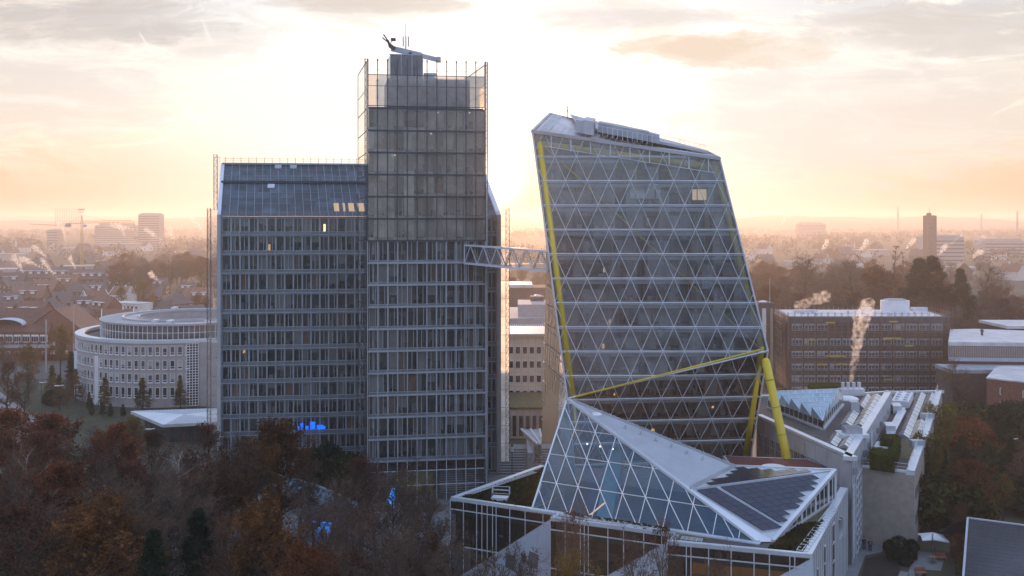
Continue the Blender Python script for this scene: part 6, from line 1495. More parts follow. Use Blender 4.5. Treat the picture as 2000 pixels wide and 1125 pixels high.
# parked cars, van
def car(px,py,rz,col,lab,L_=4.4,W_=1.8,H_=1.45,van=False,grp=None):
    p=G(px,py); t=thing('parked_car' if not van else 'delivery_van',p,lab,'car' if not van else 'van',grp); t.location=(0,0,0); 
    mb=MB(); pr=[(-L_/2,.35),(-L_/2,.85),(-L_/2+.25,.95),(-L_*.18,1.0),(L_*.3,1.0),(L_/2-.1,.85),(L_/2,.6),(L_/2,.35)] if not van else [(-L_/2,.35),(-L_/2,H_),(L_*.28,H_),(L_*.40,1.25),(L_/2,1.05),(L_/2,.35)]
    def ext(prof,w,mbx):
        n=len(prof); a=[(x,-w/2,z) for x,z in prof]; b=[(x,w/2,z) for x,z in prof]; mbx._add(a+b,[tuple(range(n)),tuple(range(2*n-1,n-1,-1))]+[(i,n+i,n+(i+1)%n,(i+1)%n) for i in range(n)])
    ext(pr,W_,mb); mb.build('body',col,t)
    if not van: 
        mb=MB(); ext([(-L_*.40,.98),(-L_*.30,H_),(L_*.08,H_),(L_*.26,.98)],W_*.86,mb); mb.build('cabin_glass',M['dglass'],t)
        mb=MB(); ext([(-L_*.29,H_-.02),(-L_*.29,H_+.03),(L_*.08,H_+.03),(L_*.08,H_-.02)],W_*.84,mb); mb.build('roof',col,t)
    else: mb=MB(); ext([(L_*.29,H_-.08),(L_*.405,1.28),(L_*.43,1.27),(L_*.31,H_-.05)],W_*.9,mb); mb.build('windscreen',M['dglass'],t)
    for sx in (-.32,.32):
        for sy in (-.5,.5):
            mb=MB(); mb.tube((L_*sx,W_*sy-.1,.33),(L_*sx,W_*sy+.1,.33),.33,n=14); mb.build('wheel',M['darksteel'],t)
    t.location=p; t.rotation_euler=(0,0,rz); return t
carp=lambda n,c: pbr('car_paint_'+n,c,.25,.3,.03,1)
car(156,694,.1,carp('blue',(.02,.05,.12)),'dark blue car parked by the tiled house, just left of the round building')
car(60,704,.05,carp('grey',(.1,.1,.11)),'dark grey car on the road at far left, half behind a bare tree'); car(20,706,.05,carp('red',(.20,.03,.03)),'dark red car at the left edge of the road')
car(1893,783,.3,carp('orange',(.6,.22,.02)),'small orange truck on the street left of the red brick block',5.5,2.1,2.2,True); car(1925,782,.3,carp('white',(.5,.5,.52)),'white car on the street behind the red brick block corner'); car(1850,768,.2,carp('silver',(.35,.36,.38)),'silver car beyond the orange truck')
car(464,985,1.35,carp('yellow',(.75,.42,.02)),'bright yellow delivery van between the trees in front of the slab building',5.0,2.0,2.3,True)
# curved glass ramp canopy on the plaza, round benches
rc=thing('curved_glass_canopy',(X_at(600,155),158,0),'low curved white-framed glass canopy over the ramp on the plaza','canopy')
mb=MB(); f=MB(); prv=None
for k in range(22):
    t=k/21; px=505+200*t; py=925+t*t*55+t*10; Y=168-20*t
    p=W(px,py,Y); q=Vector((p.x-1.4,p.y-2.5,max(.05,p.z-2.4))); q=W(px-10,py+28-12*t,Y-3)
    if q.z<0: q.z=0.02
    if prv: mb.quad(prv[0],p,q,prv[1]); f.beam(prv[0],p,.3,.25); f.beam(prv[1],q,.15,.15)
    f.beam(p,q,.10); prv=(p,q)
mb.build('glass_panes',M['pglass'],rc); f.build('white_edge',M['steel'],rc)
for k,(px,py,r_) in enumerate(((652,945,2.9),(618,958,2.0))):
    p=G(px,py); mb=MB(); mb.tube((p.x,p.y,0),(p.x,p.y,.6),r_*.92,r_,n=28); mb.mi=0; mb.tube((p.x,p.y,.6),(p.x,p.y,.75),r_,n=28); mb.top('round_planter',M['wood'],('large','small')[k]+' round timber planter on the plaza between the trees','planter')
pw=MB(); pw.prism([P2(610,985),P2(700,975),P2(740,1010),P2(720,1040),P2(640,1030)],0,.5)
# blue light figures
def wire_figure(name,lab,cat,pts_edges,mat,r=.05,lumps=()):
    mb=MB()
    for a,b in pts_edges: mb.tube(a,b,r,n=5)
    for c_,rad,sq in lumps:
        vs,fs=ico(2); 
        P_=[Vector((c_[0]+v[0]*rad*.75*sq[0],c_[1]+v[1]*rad*.75*sq[1],c_[2]+v[2]*rad*.75*sq[2])) for v in vs]
        for fct in fs:
            mb.tube(P_[fct[0]],P_[fct[1]],r*.8,n=3)
            if (fct[0]+fct[1])%2: mb.tube(P_[fct[1]],P_[fct[2]],r*.8,n=3)
    return mb.top(name,mat,lab,cat)
p=G(628,1050); V=lambda x,z,y=0: Vector((p.x+x*.75,p.y+y,p.z+z*.72))
wire_figure('light_reindeer','glowing blue wire-frame light animal with lowered head on the plaza among the trees','light figure',
 [(V(1.3,1.9),V(1.4,0)),(V(1.1,1.9,.4),V(1.0,0,.4)),(V(-.5,1.9),V(-.4,.1)),(V(-.7,1.9,.4),V(-.9,.1,.4)),(V(-1.0,2.6),V(-1.9,3.3)),(V(-1.9,3.3),V(-2.3,4.0)),(V(-1.9,3.3),V(-1.5,4.1))],M['lamp_b2'],.045,[(V(.35,2.4,.2),1.0,(1.45,.55,.75)),(V(-1.55,3.0,.1),.5,(1.1,.6,.6)),(V(1.4,1.6,.2),.45,(.6,.6,1.2))])
mb=MB()
for k in range(14):
    a=math.pi*k/14; b=math.pi*(k+1)/14; mb.tube(V(1.9+2.6*(1-math.cos(a))/1.4-.3,3.6*math.sin(a)*.45+2.6*(1-a/3.2),1.5),V(1.9+2.6*(1-math.cos(b))/1.4-.3,3.6*math.sin(b)*.45+2.6*(1-b/3.2),1.5),.05,n=4)
mb.top('light_arch',M['lamp_b'],'thin blue light arch beside the glowing blue animal','light figure')
p=G(767,1000); V=lambda x,z,y=0: Vector((p.x+x*.8,p.y+y,p.z+z*.8))
wire_figure('light_figure','tall glowing blue figure of lights at the foot of the tall tower','light figure',[(V(-.2,1.8),V(-.4,0)),(V(.2,1.8),V(.3,0))],M['lamp_b2'],.045,[(V(0.1,4.3,0),.5,(.8,.6,1.1)),(V(-.1,3.0,0),.75,(.9,.6,1.2)),(V(-.5,2.2,0),.45,(.9,.6,1.2))])
# ================= trees =================
def frame_(d):
    up=Vector((0,0,1)) if abs(d.z)<.9 else Vector((1,0,0)); a=d.cross(up).normalized(); return a,a.cross(d).normalized()
class Tree:
    def __init__(s,seed,H,cr,levels,kids,style='oak',trunk=.3,fork=.28):
        s.r=random.Random(seed); s.seg=[]; s.tips=[]; s.H=H; s.cr=cr; s.kids=kids; s.levels=levels; s.style=style
        s.trunk(trunk,fork)
    def trunk(s,tr,fork):
        r=s.r; H=s.H; p=Vector((0,0,0)); fz=H*fork; top=Vector((r.uniform(-.3,.3),r.uniform(-.3,.3),fz))
        s.seg.append((0,p,tr*1.15,top*.5+Vector((.06,0,0)),tr*.95)); s.seg.append((0,top*.5+Vector((.06,0,0)),tr*.95,top,tr*.85))
        if s.style=='conical':
            prev=top; n=16
            for i in range(n):
                z=fz+(H-fz)*(i+1)/n; q=Vector((r.uniform(-.08,.08),r.uniform(-.08,.08),z)); rr_=tr*.8*(1-i/n)+.02
                s.seg.append((0,prev,rr_,q,rr_*.9)); t=(z-fz)/(H-fz); 
                for k in range(s.kids[0]):
                    a=r.uniform(0,6.28); L_=s.cr*(1-t*.93)*r.uniform(.7,1.1)*(.55+.45*min(1,t*6)); d=Vector((math.cos(a),math.sin(a),r.uniform(-.15,.25)*1.0)).normalized(); s.grow(q,d,L_,rr_*.4,1)
                prev=q
            return
        n=s.kids[0]; prev=top; 
        # leader plus limbs
        nl=7; 
        for i in range(nl):
            z=fz+(H*.93-fz)*(i+1)/nl; q=Vector((prev.x+r.uniform(-.35,.35),prev.y+r.uniform(-.35,.35),z)); ra=tr*.75*(1-i/nl)+.03
            s.seg.append((0,prev,ra,q,max(.03,ra-.75*tr/nl))); 
            t=i/nl; m=n if i<4 else max(2,n-1)
            for k in range(m):
                a=r.uniform(0,6.28); el=r.uniform(.35,.85)+t*.35; env=math.sin(math.pi*min(1,(.25+.72*(t*.9+.08))))
                L_=s.cr*r.uniform(.7,1.15)*max(.35,env)
                d=Vector((math.cos(a)*math.cos(el),math.sin(a)*math.cos(el),math.sin(el))); s.grow(q.lerp(prev,r.random()*.6),d,L_,ra*.55,1)
            prev=q
    def grow(s,p,d,L_,rad,lv):
        r=s.r; n=3 if lv<=2 else 2; pts=[p]; cur=p; dd=d.copy()
        for i in range(n):
            j=.22 if lv<3 else .35
            dd=(dd+Vector((r.uniform(-j,j),r.uniform(-j,j),r.uniform(-j,j)+(.10 if s.style!='conical' else -.03)))).normalized(); nx=cur+dd*(L_/n); r0=rad*(1-i/n*.6); r1=rad*(1-(i+1)/n*.6)
            s.seg.append((lv,cur,max(.008,r0),nx,max(.006,r1))); cur=nx; pts.append(cur)
        if lv>=s.levels: s.tips.append((cur,dd)); s.tips.append((pts[1],dd)); return
        k=s.kids[min(lv,len(s.kids)-1)]
        for i in range(k):
            t=r.uniform(.25,1.0); seg=min(n-1,int(t*n)); base=pts[seg].lerp(pts[seg+1],t*n-seg if t<1 else 1); a,b=frame_(dd); an=r.uniform(0,6.28); sp=r.uniform(.5,1.0)
            nd=(dd*math.cos(sp)+(a*math.cos(an)+b*math.sin(an))*math.sin(sp)).normalized()
            if s.style=='conical': nd.z*=.4; nd.normalize()
            s.grow(base,nd,L_*r.uniform(.38,.6),rad*.45,lv+1)
    def mesh_seg(s,levels,minr=0):
        V=[];Fc=[]
        for lv,p0,r0,p1,r1 in s.seg:
            if lv not in levels: continue
            n=7 if lv==0 else (4 if lv==1 else 3); d=(p1-p0)
            if d.length<1e-5: continue
            d.normalize(); a,b=frame_(d); c=len(V)
            for p,r_ in ((p0,max(r0,minr)),(p1,max(r1,minr))):
                for i in range(n):
                    t=6.28318*i/n; V.append(tuple(p+a*(math.cos(t)*r_)+b*(math.sin(t)*r_)))
            for i in range(n): Fc.append((c+i,c+(i+1)%n,c+n+(i+1)%n,c+n+i))
        return V,Fc
def leaves(tips,per,spread,size,seed,flat=0.0):
    rg=np.random.default_rng(seed); T=np.array([tuple(t[0]) for t in tips]); n=len(T)*per
    if n==0: return np.zeros((0,3)),0
    C=np.repeat(T,per,0)+rg.normal(0,spread,(n,3))
    a=rg.normal(size=(n,3)); a/=np.linalg.norm(a,axis=1)[:,None]; b=rg.normal(size=(n,3)); b-= (a*b).sum(1)[:,None]*a; b/=np.linalg.norm(b,axis=1)[:,None]
    sz=size*rg.uniform(.6,1.3,(n,1)); a=a*sz; b=b*sz*.7
    if flat: a[:,2]*=flat; b[:,2]*=flat
    V=np.stack([C-a,C-b,C+a,C+b],1).reshape(-1,3); return V,n
def mesh_np(name,V,Fc,LV,nl,mats):
    """segments (list) + leaf quads (numpy) -> mesh with two material slots"""
    nv=len(V); allv=np.concatenate([np.array(V,dtype=np.float32).reshape(-1,3),LV.astype(np.float32)]) if nl else np.array(V,dtype=np.float32).reshape(-1,3)
    me=bpy.data.meshes.new(name); me.vertices.add(len(allv)); me.vertices.foreach_set('co',allv.ravel())
    q=np.array(Fc,dtype=np.int32).reshape(-1,4) if Fc else np.zeros((0,4),np.int32)
    lq=(np.arange(nl*4,dtype=np.int32)+nv).reshape(-1,4); A=np.concatenate([q,lq]); m=len(A)
    me.loops.add(m*4); me.loops.foreach_set('vertex_index',A.ravel()); me.polygons.add(m); me.polygons.foreach_set('loop_start',np.arange(m,dtype=np.int32)*4)
    me.polygons.foreach_set('material_index',np.concatenate([np.zeros(len(q),np.int32),np.ones(nl,np.int32)]))
    for x in mats: me.materials.append(x)
    me.update(calc_edges=True); return me
PROT={}
def mkproto(key,tree,leafm,per,spread,size,bark='bark',twig='twig',trunklv=(0,1),minr=.0,frac=1.0,seed=1,twr=.012,flat=0):
    V,Fc=tree.mesh_seg(trunklv,.02); z0=np.zeros((0,3))
    tm=mesh_np('trunk',V,Fc,z0,0,[M[bark]])
    lv=[l for l in range(tree.levels+1) if l not in trunklv]; V,Fc=tree.mesh_seg(lv,twr)
    rr=random.Random(seed); tips=[t for t in tree.tips if rr.random()<frac]
    LV,nl=leaves(tips,per,spread,size,seed,flat); cm=mesh_np('crown',V,Fc,LV,nl,[M[twig],M[leafm]])
    hh=max(float(np.max(LV[:,2])) if nl else 0,max(v[2] for v in V)) if V else tree.H
    PROT[key]=(tm,cm,float(np.percentile(LV[:,2],99)) if nl else hh*.98,key); print(key,len(cm.polygons),len(tree.tips))
mkproto('oakA',Tree(1,16,5.2,4,(4,5,5,4),trunk=.34,fork=.2),'l_oak',4,.26,.15,frac=.75,seed=1)
mkproto('oakB',Tree(2,15,5.0,4,(4,5,5,4),trunk=.32,fork=.22),'l_rust',3,.26,.15,frac=.7,seed=2)
mkproto('redA',Tree(3,17,4.6,4,(4,5,5,4),trunk=.3,fork=.25),'l_red',2,.22,.13,frac=.45,seed=3)
mkproto('bareA',Tree(4,17,4.8,4,(4,6,5,4),trunk=.3,fork=.22),'l_red',1,.2,.08,frac=.35,seed=4)
mkproto('bareB',Tree(5,15,5.2,4,(5,5,5,4),trunk=.3,fork=.12),'l_oak',1,.2,.08,frac=.15,seed=5,twr=.015)
mkproto('yelA',Tree(6,15,4.2,4,(4,5,5,3),trunk=.28,fork=.25),'l_yel',3,.25,.14,frac=.5,seed=6)
mkproto('birch',Tree(7,17,3.8,4,(3,5,5,4),trunk=.24,fork=.3),'l_oak',1,.2,.07,bark='birch',frac=.3,seed=7)
mkproto('cone',Tree(8,16,4.4,3,(5,7,5),style='conical',trunk=.35,fork=.08),'l_green',7,.22,.15,seed=8,flat=.4)
mkproto('colA',Tree(9,9,1.3,3,(5,5,4),style='conical',trunk=.14,fork=.1),'l_olive',5,.14,.09,seed=9)
mkproto('colB',Tree(12,9,1.5,3,(5,5,4),style='conical',trunk=.14,fork=.15),'l_yel',2,.16,.11,frac=.5,seed=12)
mkproto('poplar',Tree(10,20,2.0,4,(4,4,4,3),trunk=.3,fork=.12),'l_red',1,.2,.1,frac=.3,seed=10)
def bushm(key,mat,rad,hgt,n,size,seed):
    rg=np.random.default_rng(seed); d=rg.normal(size=(n,3)); d/=np.linalg.norm(d,axis=1)[:,None]; rr_=rg.uniform(.55,1,(n,1))**.5; c=d*rr_*np.array([rad,rad,hgt/2]); c[:,2]+=hgt/2
    c+= .12*rad*np.sin(c*3.1/rad+seed)
    LV,nl=leaves([(Vector(x),None) for x in c],1,.05,size,seed); me=mesh_np('crown',[(0,0,0),(0,0,.1),(.05,0,.1),(.05,0,0)],[(0,1,2,3)],LV,nl,[M['twig'],M[mat]])
    V=[(-.08,-.08,0),(.08,-.08,0),(.08,.08,0),(-.08,.08,0),(-.05,-.05,hgt*.6),(.05,-.05,hgt*.6),(.05,.05,hgt*.6),(-.05,.05,hgt*.6)]; tm=mesh_np('stem',V,[(0,1,5,4),(1,2,6,5),(2,3,7,6),(3,0,4,7)],np.zeros((0,3)),0,[M['bark']])
    PROT[key]=(tm,me,hgt,key)
bushm('shrub','l_olive',1.6,2.4,2600,.12,1); bushm('rustshrub','l_rust',2.4,4.2,4200,.13,2); bushm('darkshrub','l_green',2.2,3.2,3600,.13,3); bushm('yelshrub','l_yel',2.2,3.8,3600,.13,4)
def tree(key,pos,h,label,group=None,cat='tree',name=None,wide=1.0,rz=None,trunk=True):
    tm,cm,ph,_=PROT[key]; s=h/ph
    t=thing(name or {'cone':'conifer','colA':'columnar_tree','colB':'columnar_tree','birch':'birch_tree','shrub':'bush','rustshrub':'bush','darkshrub':'bush','yelshrub':'bush','poplar':'poplar_tree'}.get(key,'broadleaf_tree'),pos,label,cat,group)
    if trunk:
        o=bpy.data.objects.new('trunk',tm); COL.objects.link(o); o.parent=t
    o=bpy.data.objects.new('crown',cm); COL.objects.link(o); o.parent=t
    t.scale=(s*wide,s*wide,s); t.rotation_euler=(0,0,U(0,6.28) if rz is None else rz); return t
def ttop(key,px,topy,Y,label,group=None,wide=1.0,**k):
    h=CH+(HOR-topy)/F*Y; return tree(key,(X_at(px,Y),Y,0),h,label,group,wide=wide,**k)
fg=[('oakB',30,800,150,1.0,'reddish-brown tree at the far left edge, top level with the path'),
('oakB',112,812,143,1.0,'rust-brown tree with a dark trunk, second from the left edge below the lawn'),
('redA',75,842,132,1.0,'thin purple-red tree standing before the rust trees at far left'),
('bareA',190,832,150,1.1,'dark bare tree with fine twigs right of the lawn path'),
('oakB',232,828,146,.9,'orange-topped tree under the round building, left of the pavilion'),
('redA',300,842,148,1.0,'reddish tree directly in front of the glass pavilion'),
('birch',352,868,130,1.1,'pale-branched birch below the glass pavilion'),
('birch',60,868,122,1.0,'thin white-limbed birch at far left among the dark trees'),
('redA',405,830,140,1.0,'reddish tree at the left corner of the slab building'),
('bareA',440,850,128,1.1,'bare dark-limbed tree before the left bays of the slab building'),
('oakA',545,826,138,1.15,'large orange-brown oak in front of the middle of the slab building'),
('oakA',500,868,131,1.0,'brown oak overlapping the left side of the large oak by the slab'),
('oakA',505,985,103,1.0,'big orange-brown crown at the bottom, left of the blue animal'),
('oakA',180,985,100,1.25,'broad brown oak crown at the bottom left'),
('bareA',20,905,118,1.1,'dark leafless tree at the left edge, middle of the wood'),
('redA',262,900,122,1.1,'dark red-brown tree in the middle of the left wood'),
('oakB',130,905,120,1.0,'dim rust tree behind the broad brown oak'),
('bareB',330,915,118,1.1,'bare spreading tree right of the broad brown oak'),
('cone',385,1000,104,1.0,'dark pine at the bottom between the two brown oak crowns'),
('cone',300,1040,96,.9,'dark evergreen at the bottom edge right of the broad oak'),
('redA',40,985,98,1.2,'dark purple-brown tree in the bottom left corner'),
('bareA',655,945,120,.9,'slender bare tree just right of the blue animal'),
('redA',705,892,129,1.0,'reddish-topped bare tree in front of the left corner of the tall tower'),
('bareB',770,925,124,1.1,'wide fan of bare branches before the foot of the tall tower'),
('bareB',830,960,118,1.0,'bare branching tree left of the low building corner'),
('bareB',690,1000,106,1.1,'bare dark tree at the bottom centre, left of the wedge wall'),
('oakB',600,1070,96,.9,'small rust crown at the bottom below the blue animal'),
('bareA',740,985,104,1.0,'upright bare tree at the bottom under the tall tower'),
('bareB',880,1040,97,.9,'bare twiggy crown at the bottom before the first dark glass bay'),
('bareA',1010,1060,92,.8,'thin bare twig crown at the bottom before the first wedge wall'),
('bareA',1130,985,98,.55,'tall thin sapling in front of the second glass bay'),
('yelA',1115,1085,92,.8,'pale yellow-leaved bush crown at the bottom of the second glass bay'),
('bareB',1230,1050,93,.8,'bare purplish crown at the bottom before the second wedge wall'),
('bareA',1290,1010,97,.45,'slim bare young tree before the corner of the third glass bay'),
('bareB',1400,1075,90,.5,'low bare crown at the bottom before the third glass bay'),
('bareB',960,1075,90,.9,'spreading twig crown at the bottom left of the wedge vent grilles')]
for k,(key,px,ty,Y,wd,lab) in enumerate(fg): ttop(key,px,ty,Y,lab,wide=wd)
for k,(px,ty,Y) in enumerate(((612,905,134),(680,930,126),(735,905,131),(790,900,133),(845,940,127),(585,960,118),(640,1000,110),(800,1010,112))): ttop(('bareA','bareB')[k%2],px,ty,Y,'bare fine-twigged tree on the plaza edge, '+('left of the curved canopy','behind the blue animal','left of the yellow lobby wall','in front of the yellow lobby wall','by the right corner of the tall tower','left of the blue animal','just below the blue animal','below the blue figure')[k])
# filler wood behind/below
rr=random.Random(21)
for k in range(26):
    px=rr.uniform(-60,420); Y=rr.uniform(104,150); ty=rr.uniform(870,930) if Y>125 else rr.uniform(920,1010)
    ttop(rr.choice(('bareA','redA','bareB','bareB','bareA','oakB')),px,ty,Y,'dark autumn tree within the dense wood in the bottom left','trees of the dense wood at bottom left',wide=rr.uniform(.9,1.2))
for k in range(10):
    px=rr.uniform(430,860); Y=rr.uniform(96,112); ty=rr.uniform(1020,1090)
    ttop(rr.choice(('bareA','redA','bareB','bareB')),px,ty,Y,'low bare treetop along the bottom edge under the towers','bare treetops along the bottom edge',wide=rr.uniform(.8,1.1))
# lawn trees at left
for key,px,gy,h,wd,lab in (('yelA',56,780,14,1.0,'big pollarded tree with few yellow leaves left of the grey pole'),('bareA',50,826,11.5,1.0,'small reddish bare tree on the lawn beside the path'),('yelA',118,735,15,1.0,'tall pollarded tree with yellow-brown leaves right of the grey pole'),('redA',15,830,14,1.0,'reddish bare tree by the path at the left edge'),('bareA',132,800,9,.6,'thin dark young tree in front of the columnar shrubs'),('bareB',5,742,13,1.0,'pollarded tree before the tiled houses at the left edge')):
    p=G(px,gy); tree(key,p,h,lab,wide=wd)
for k,(px,gy,h,wd,key) in enumerate(((102,788,9.5,1.2,'colB'),(116,802,8.5,1.3,'colB'),(139,760,10,1.1,'colA'),(150,762,10,1.1,'colA'),(148,787,8.5,1.4,'colB'),(162,775,7,1.0,'colA'),(174,803,4.5,1.2,'colA'))):
    tree(key,G(px,gy),h,('first','second','third','fourth','fifth','sixth','seventh')[k]+' from left of the dark columnar evergreens beside the round building',None,wide=wd)
tree('darkshrub',G(101,792),3.6,'round clipped dark bush under the columnar evergreens',cat='bush')
for k,(px,gy,h) in enumerate(((205,800,7.8),(279,806,8.2),(352,800,7.4))): tree('colB',G(px,gy),h,('left','middle','right')[k]+' of three thin conical trees against the round stone wall',wide=1.5)
for k,(px,gy) in enumerate(((200,813),(216,814),(240,815),(180,812))): tree('colA',G(px,gy),3.0,('small dark cone bush left of the row before the round wall','second small cone bush before the round wall','third small cone bush before the round wall, by the pavilion','leftmost small cone bush at the round wall')[k],cat='bush',wide=1.8)
ttop('yelA',262,815,176,'yellow-brown tree before the left tip of the glass pavilion')
# plaza greenery before the slab
for k,(px,ty,Y) in enumerate(((640,872,163),(668,880,162),(610,882,164),(690,884,161))): ttop('shrub' if k%2 else 'darkshrub',px,ty,Y,('dark green planting at the slab foot, centre','olive bush at the slab foot, right of centre','dark bush at the slab foot, left','olive bush beside the tower lattice')[k],cat='bush',wide=.7)
# right garden
rg_=[('oakB',1905,902,142,1.15,'large rust-red leafy tree in the garden, right foreground'),('redA',1880,985,133,.9,'dark red shrubby tree below the rust tree'),('oakB',1868,1040,126,.7,'orange-brown small tree left of the dark tiled roof'),('yelA',1878,1078,122,.6,'golden small tree against the edge of the dark tiled roof'),
('cone',1880,852,165,1.2,'dark spreading cedar behind the rust tree'),('cone',1845,880,160,.8,'dark evergreen between annex and garden, left'),('cone',1975,858,160,1.0,'dark evergreen at the right edge above the rust tree'),('yelA',1960,925,148,.8,'olive-yellow tree at the right edge beside the rust tree'),('cone',1840,945,148,.7,'low dark evergreen beside the narrow garden path'),('bareA',1990,885,155,1.0,'bare dark tree in front of the right edge evergreen'),
('bareB',1893,730,232,.8,'bare tree before the red brick block'),('yelA',1862,680,240,1.0,'tall pale-yellow leaved tree at the right end of the scaffolding'),('bareA',1870,700,225,1.0,'bare dark tree beside the right end of the scaffolding'),('bareA',1938,800,200,.8,'low bare tree in front of the red brick block'),('rustshrub',1895,815,196,1.2,'brown hedge-like bush before the red brick block'),('darkshrub',1930,838,190,1.6,'dark green bush mass at the foot of the red brick block'),
('rustshrub',1850,838,185,1.2,'brown bush beside the annex ivy'),('bareA',1822,1040,130,.25,'very thin sapling on the terrace by the parasol'),('bareA',1775,1120,117,.22,'tiny bare sapling on the lower garden path')]
for key,px,ty,Y,wd,lab in rg_: ttop(key,px,ty,Y,lab,wide=wd)
for k in range(26):
    px=rr.uniform(1835,2040); Y=rr.uniform(140,205); ty=HOR+(CH-rr.uniform(4,9.5))*F/Y
    ttop(rr.choice(('darkshrub','rustshrub','cone','shrub','bareB','darkshrub')),px,ty,Y,'dark shrubby tree in the shaded garden at the right','shrubby trees of the shaded garden',wide=rr.uniform(1.0,1.5))
for k,(px,py,w_) in enumerate(((1757,1072,1.3),(1781,1079,.9),(1749,1093,1.2),(1767,1103,1.0),(1775,1092,1.1),(1737,1080,.8))): tree('darkshrub',G(px,py),1.7,('dark shrub against the concrete end wall','dark shrub at the corner of the concrete wall','dark shrub by the pale path, front left','dark shrub by the pale path, front right','dark shrub beside the left terrace bench','dark shrub near the two people')[k],cat='bush',wide=w_)
mb=MB(); mb.poly([(*P2(1690,1092),.02),(*P2(1724,1082),.02),(*P2(1760,1110),.02),(*P2(1735,1175),.02),(*P2(1672,1170),.02)]); o=mb.build('planting_bed',M['soil']); o['kind']='structure'
# hedges on the annex roof
def hedge(poly,z0,z1,lab,seed,mat='l_hedge',n=5200,sz=.085):
    rg=np.random.default_rng(seed); xs=[p[0] for p in poly]; ys=[p[1] for p in poly]; C=[]
    import itertools
    def ins(x,y):
        c=False
        for i in range(len(poly)):
            a,b=poly[i],poly[(i+1)%len(poly)]
            if (a[1]>y)!=(b[1]>y) and x<(b[0]-a[0])*(y-a[1])/(b[1]-a[1])+a[0]: c=not c
        return c
    while len(C)<n:
        x,y=rg.uniform(min(xs)-.1,max(xs)+.1),rg.uniform(min(ys)-.1,max(ys)+.1)
        if ins(x,y): C.append((x,y,z0+(z1-z0)*rg.uniform(0,1)**.6))
    cx,cy_=sum(xs)/len(xs),sum(ys)/len(ys)
    LV,nl=leaves([(Vector((c[0]-cx,c[1]-cy_,c[2]-z0)),None) for c in C],1,.06,sz,seed); cm=mesh_np('foliage',[(0,0,0),(0,0,.1),(.05,0,.1),(.05,0,0)],[(0,1,2,3)],LV,nl,[M['twig'],M[mat]])
    t=thing('clipped_hedge',(cx,cy_,z0),lab,'hedge'); o=bpy.data.objects.new('foliage',cm); COL.objects.link(o); o.parent=t
    b=MB(); b.prism([(cx+(x-cx)*.93,cy_+(y-cy_)*.93) for x,y in poly],z0,z1-.06); b.build('branches',M['l_hedge'],t)
g2=lambda px,py: tuple(G(px,py,ZL+1.9)[:2])
hedge([g2(1697,887),g2(1747,894),g2(1752,880),g2(1700,874)],ZL-.3,ZL+2.1,'clipped green hedge closest to the viewer on the annex roof',31,n=7000)
hedge([g2(1747,893),g2(1760,856),g2(1750,850),g2(1736,888)],ZL-.3,ZL+2.1,'clipped green hedge along the right side of the two-fan unit',32,n=7000)
hedge([g2(1718,857),g2(1748,860),g2(1752,850),g2(1722,848)],ZL-.3,ZL+2.1,'clipped green hedge behind the two-fan unit',33,n=4500)
hedge([tuple(G(x,y,ZT+.8)[:2]) for x,y in ((1578,760),(1650,758),(1650,750),(1578,752))],ZT-.3,ZT+1.2,'yellow-green hedge behind the sawtooth rooflight',34,'l_ivy',3500)
mb=MB(); mb.poly([(*tuple(G(x,y,ZL-.25)[:2]),ZL-.25) for x,y in ((1752,893),(1779,898),(1797,858),(1768,856))]); mb.top('dry_roof_grass',M['moss'],'strip of dry grass between hedge and parapet on the annex roof','grass roof',kind='stuff')
# ivy masses hanging over the annex wall
def ivy(cx,cy_,zt,lab,seed,w_=2.4,dpt=1.4,hgt=9.5):
    rg=np.random.default_rng(seed); n=15000; t=rg.uniform(0,1,n); a=rg.uniform(0,6.28,n); rad=(1-.55*t)*rg.uniform(.3,1,n)**.5
    tip=np.stack([np.cos(a)*rad*w_*(1+.25*np.sin(t*9+a*2)),np.sin(a)*rad*dpt,-t*hgt+np.sin(a*3+t*5)*.5+ (1-t)*1.2*np.cos(rad*1.5)],1)
    LV,nl=leaves([(Vector(x),None) for x in tip],1,.12,.12,seed); LV[:,2]*=1.0
    cm=mesh_np('foliage',[(0,0,0),(0,0,.1),(.05,0,.1),(.05,0,0)],[(0,1,2,3)],LV,nl,[M['twig'],M['l_ivy']]); t_=thing('hanging_ivy',(cx,cy_,0),lab,'ivy'); o=bpy.data.objects.new('foliage',cm); COL.objects.link(o); o.parent=t_; o.location=(0,0,zt)
    b=MB(); b.tube((cx,cy_,0),(cx,cy_,zt),.3,.15,n=6); b.build('stem',M['bark'],t_)
q=b2.lerp(b1,.3); ivy(a2.x+1.2,a2.y+1.5,ZL+.6,'yellow-green ivy mass hanging over the annex parapet, nearer of the two',41,2.3,2.2,10.5)
ivy(b2.x+2.0,b2.y+2,ZL+1.2,'yellow-green ivy mass hanging over the annex parapet, farther of the two',42,2.9,3.0,11)
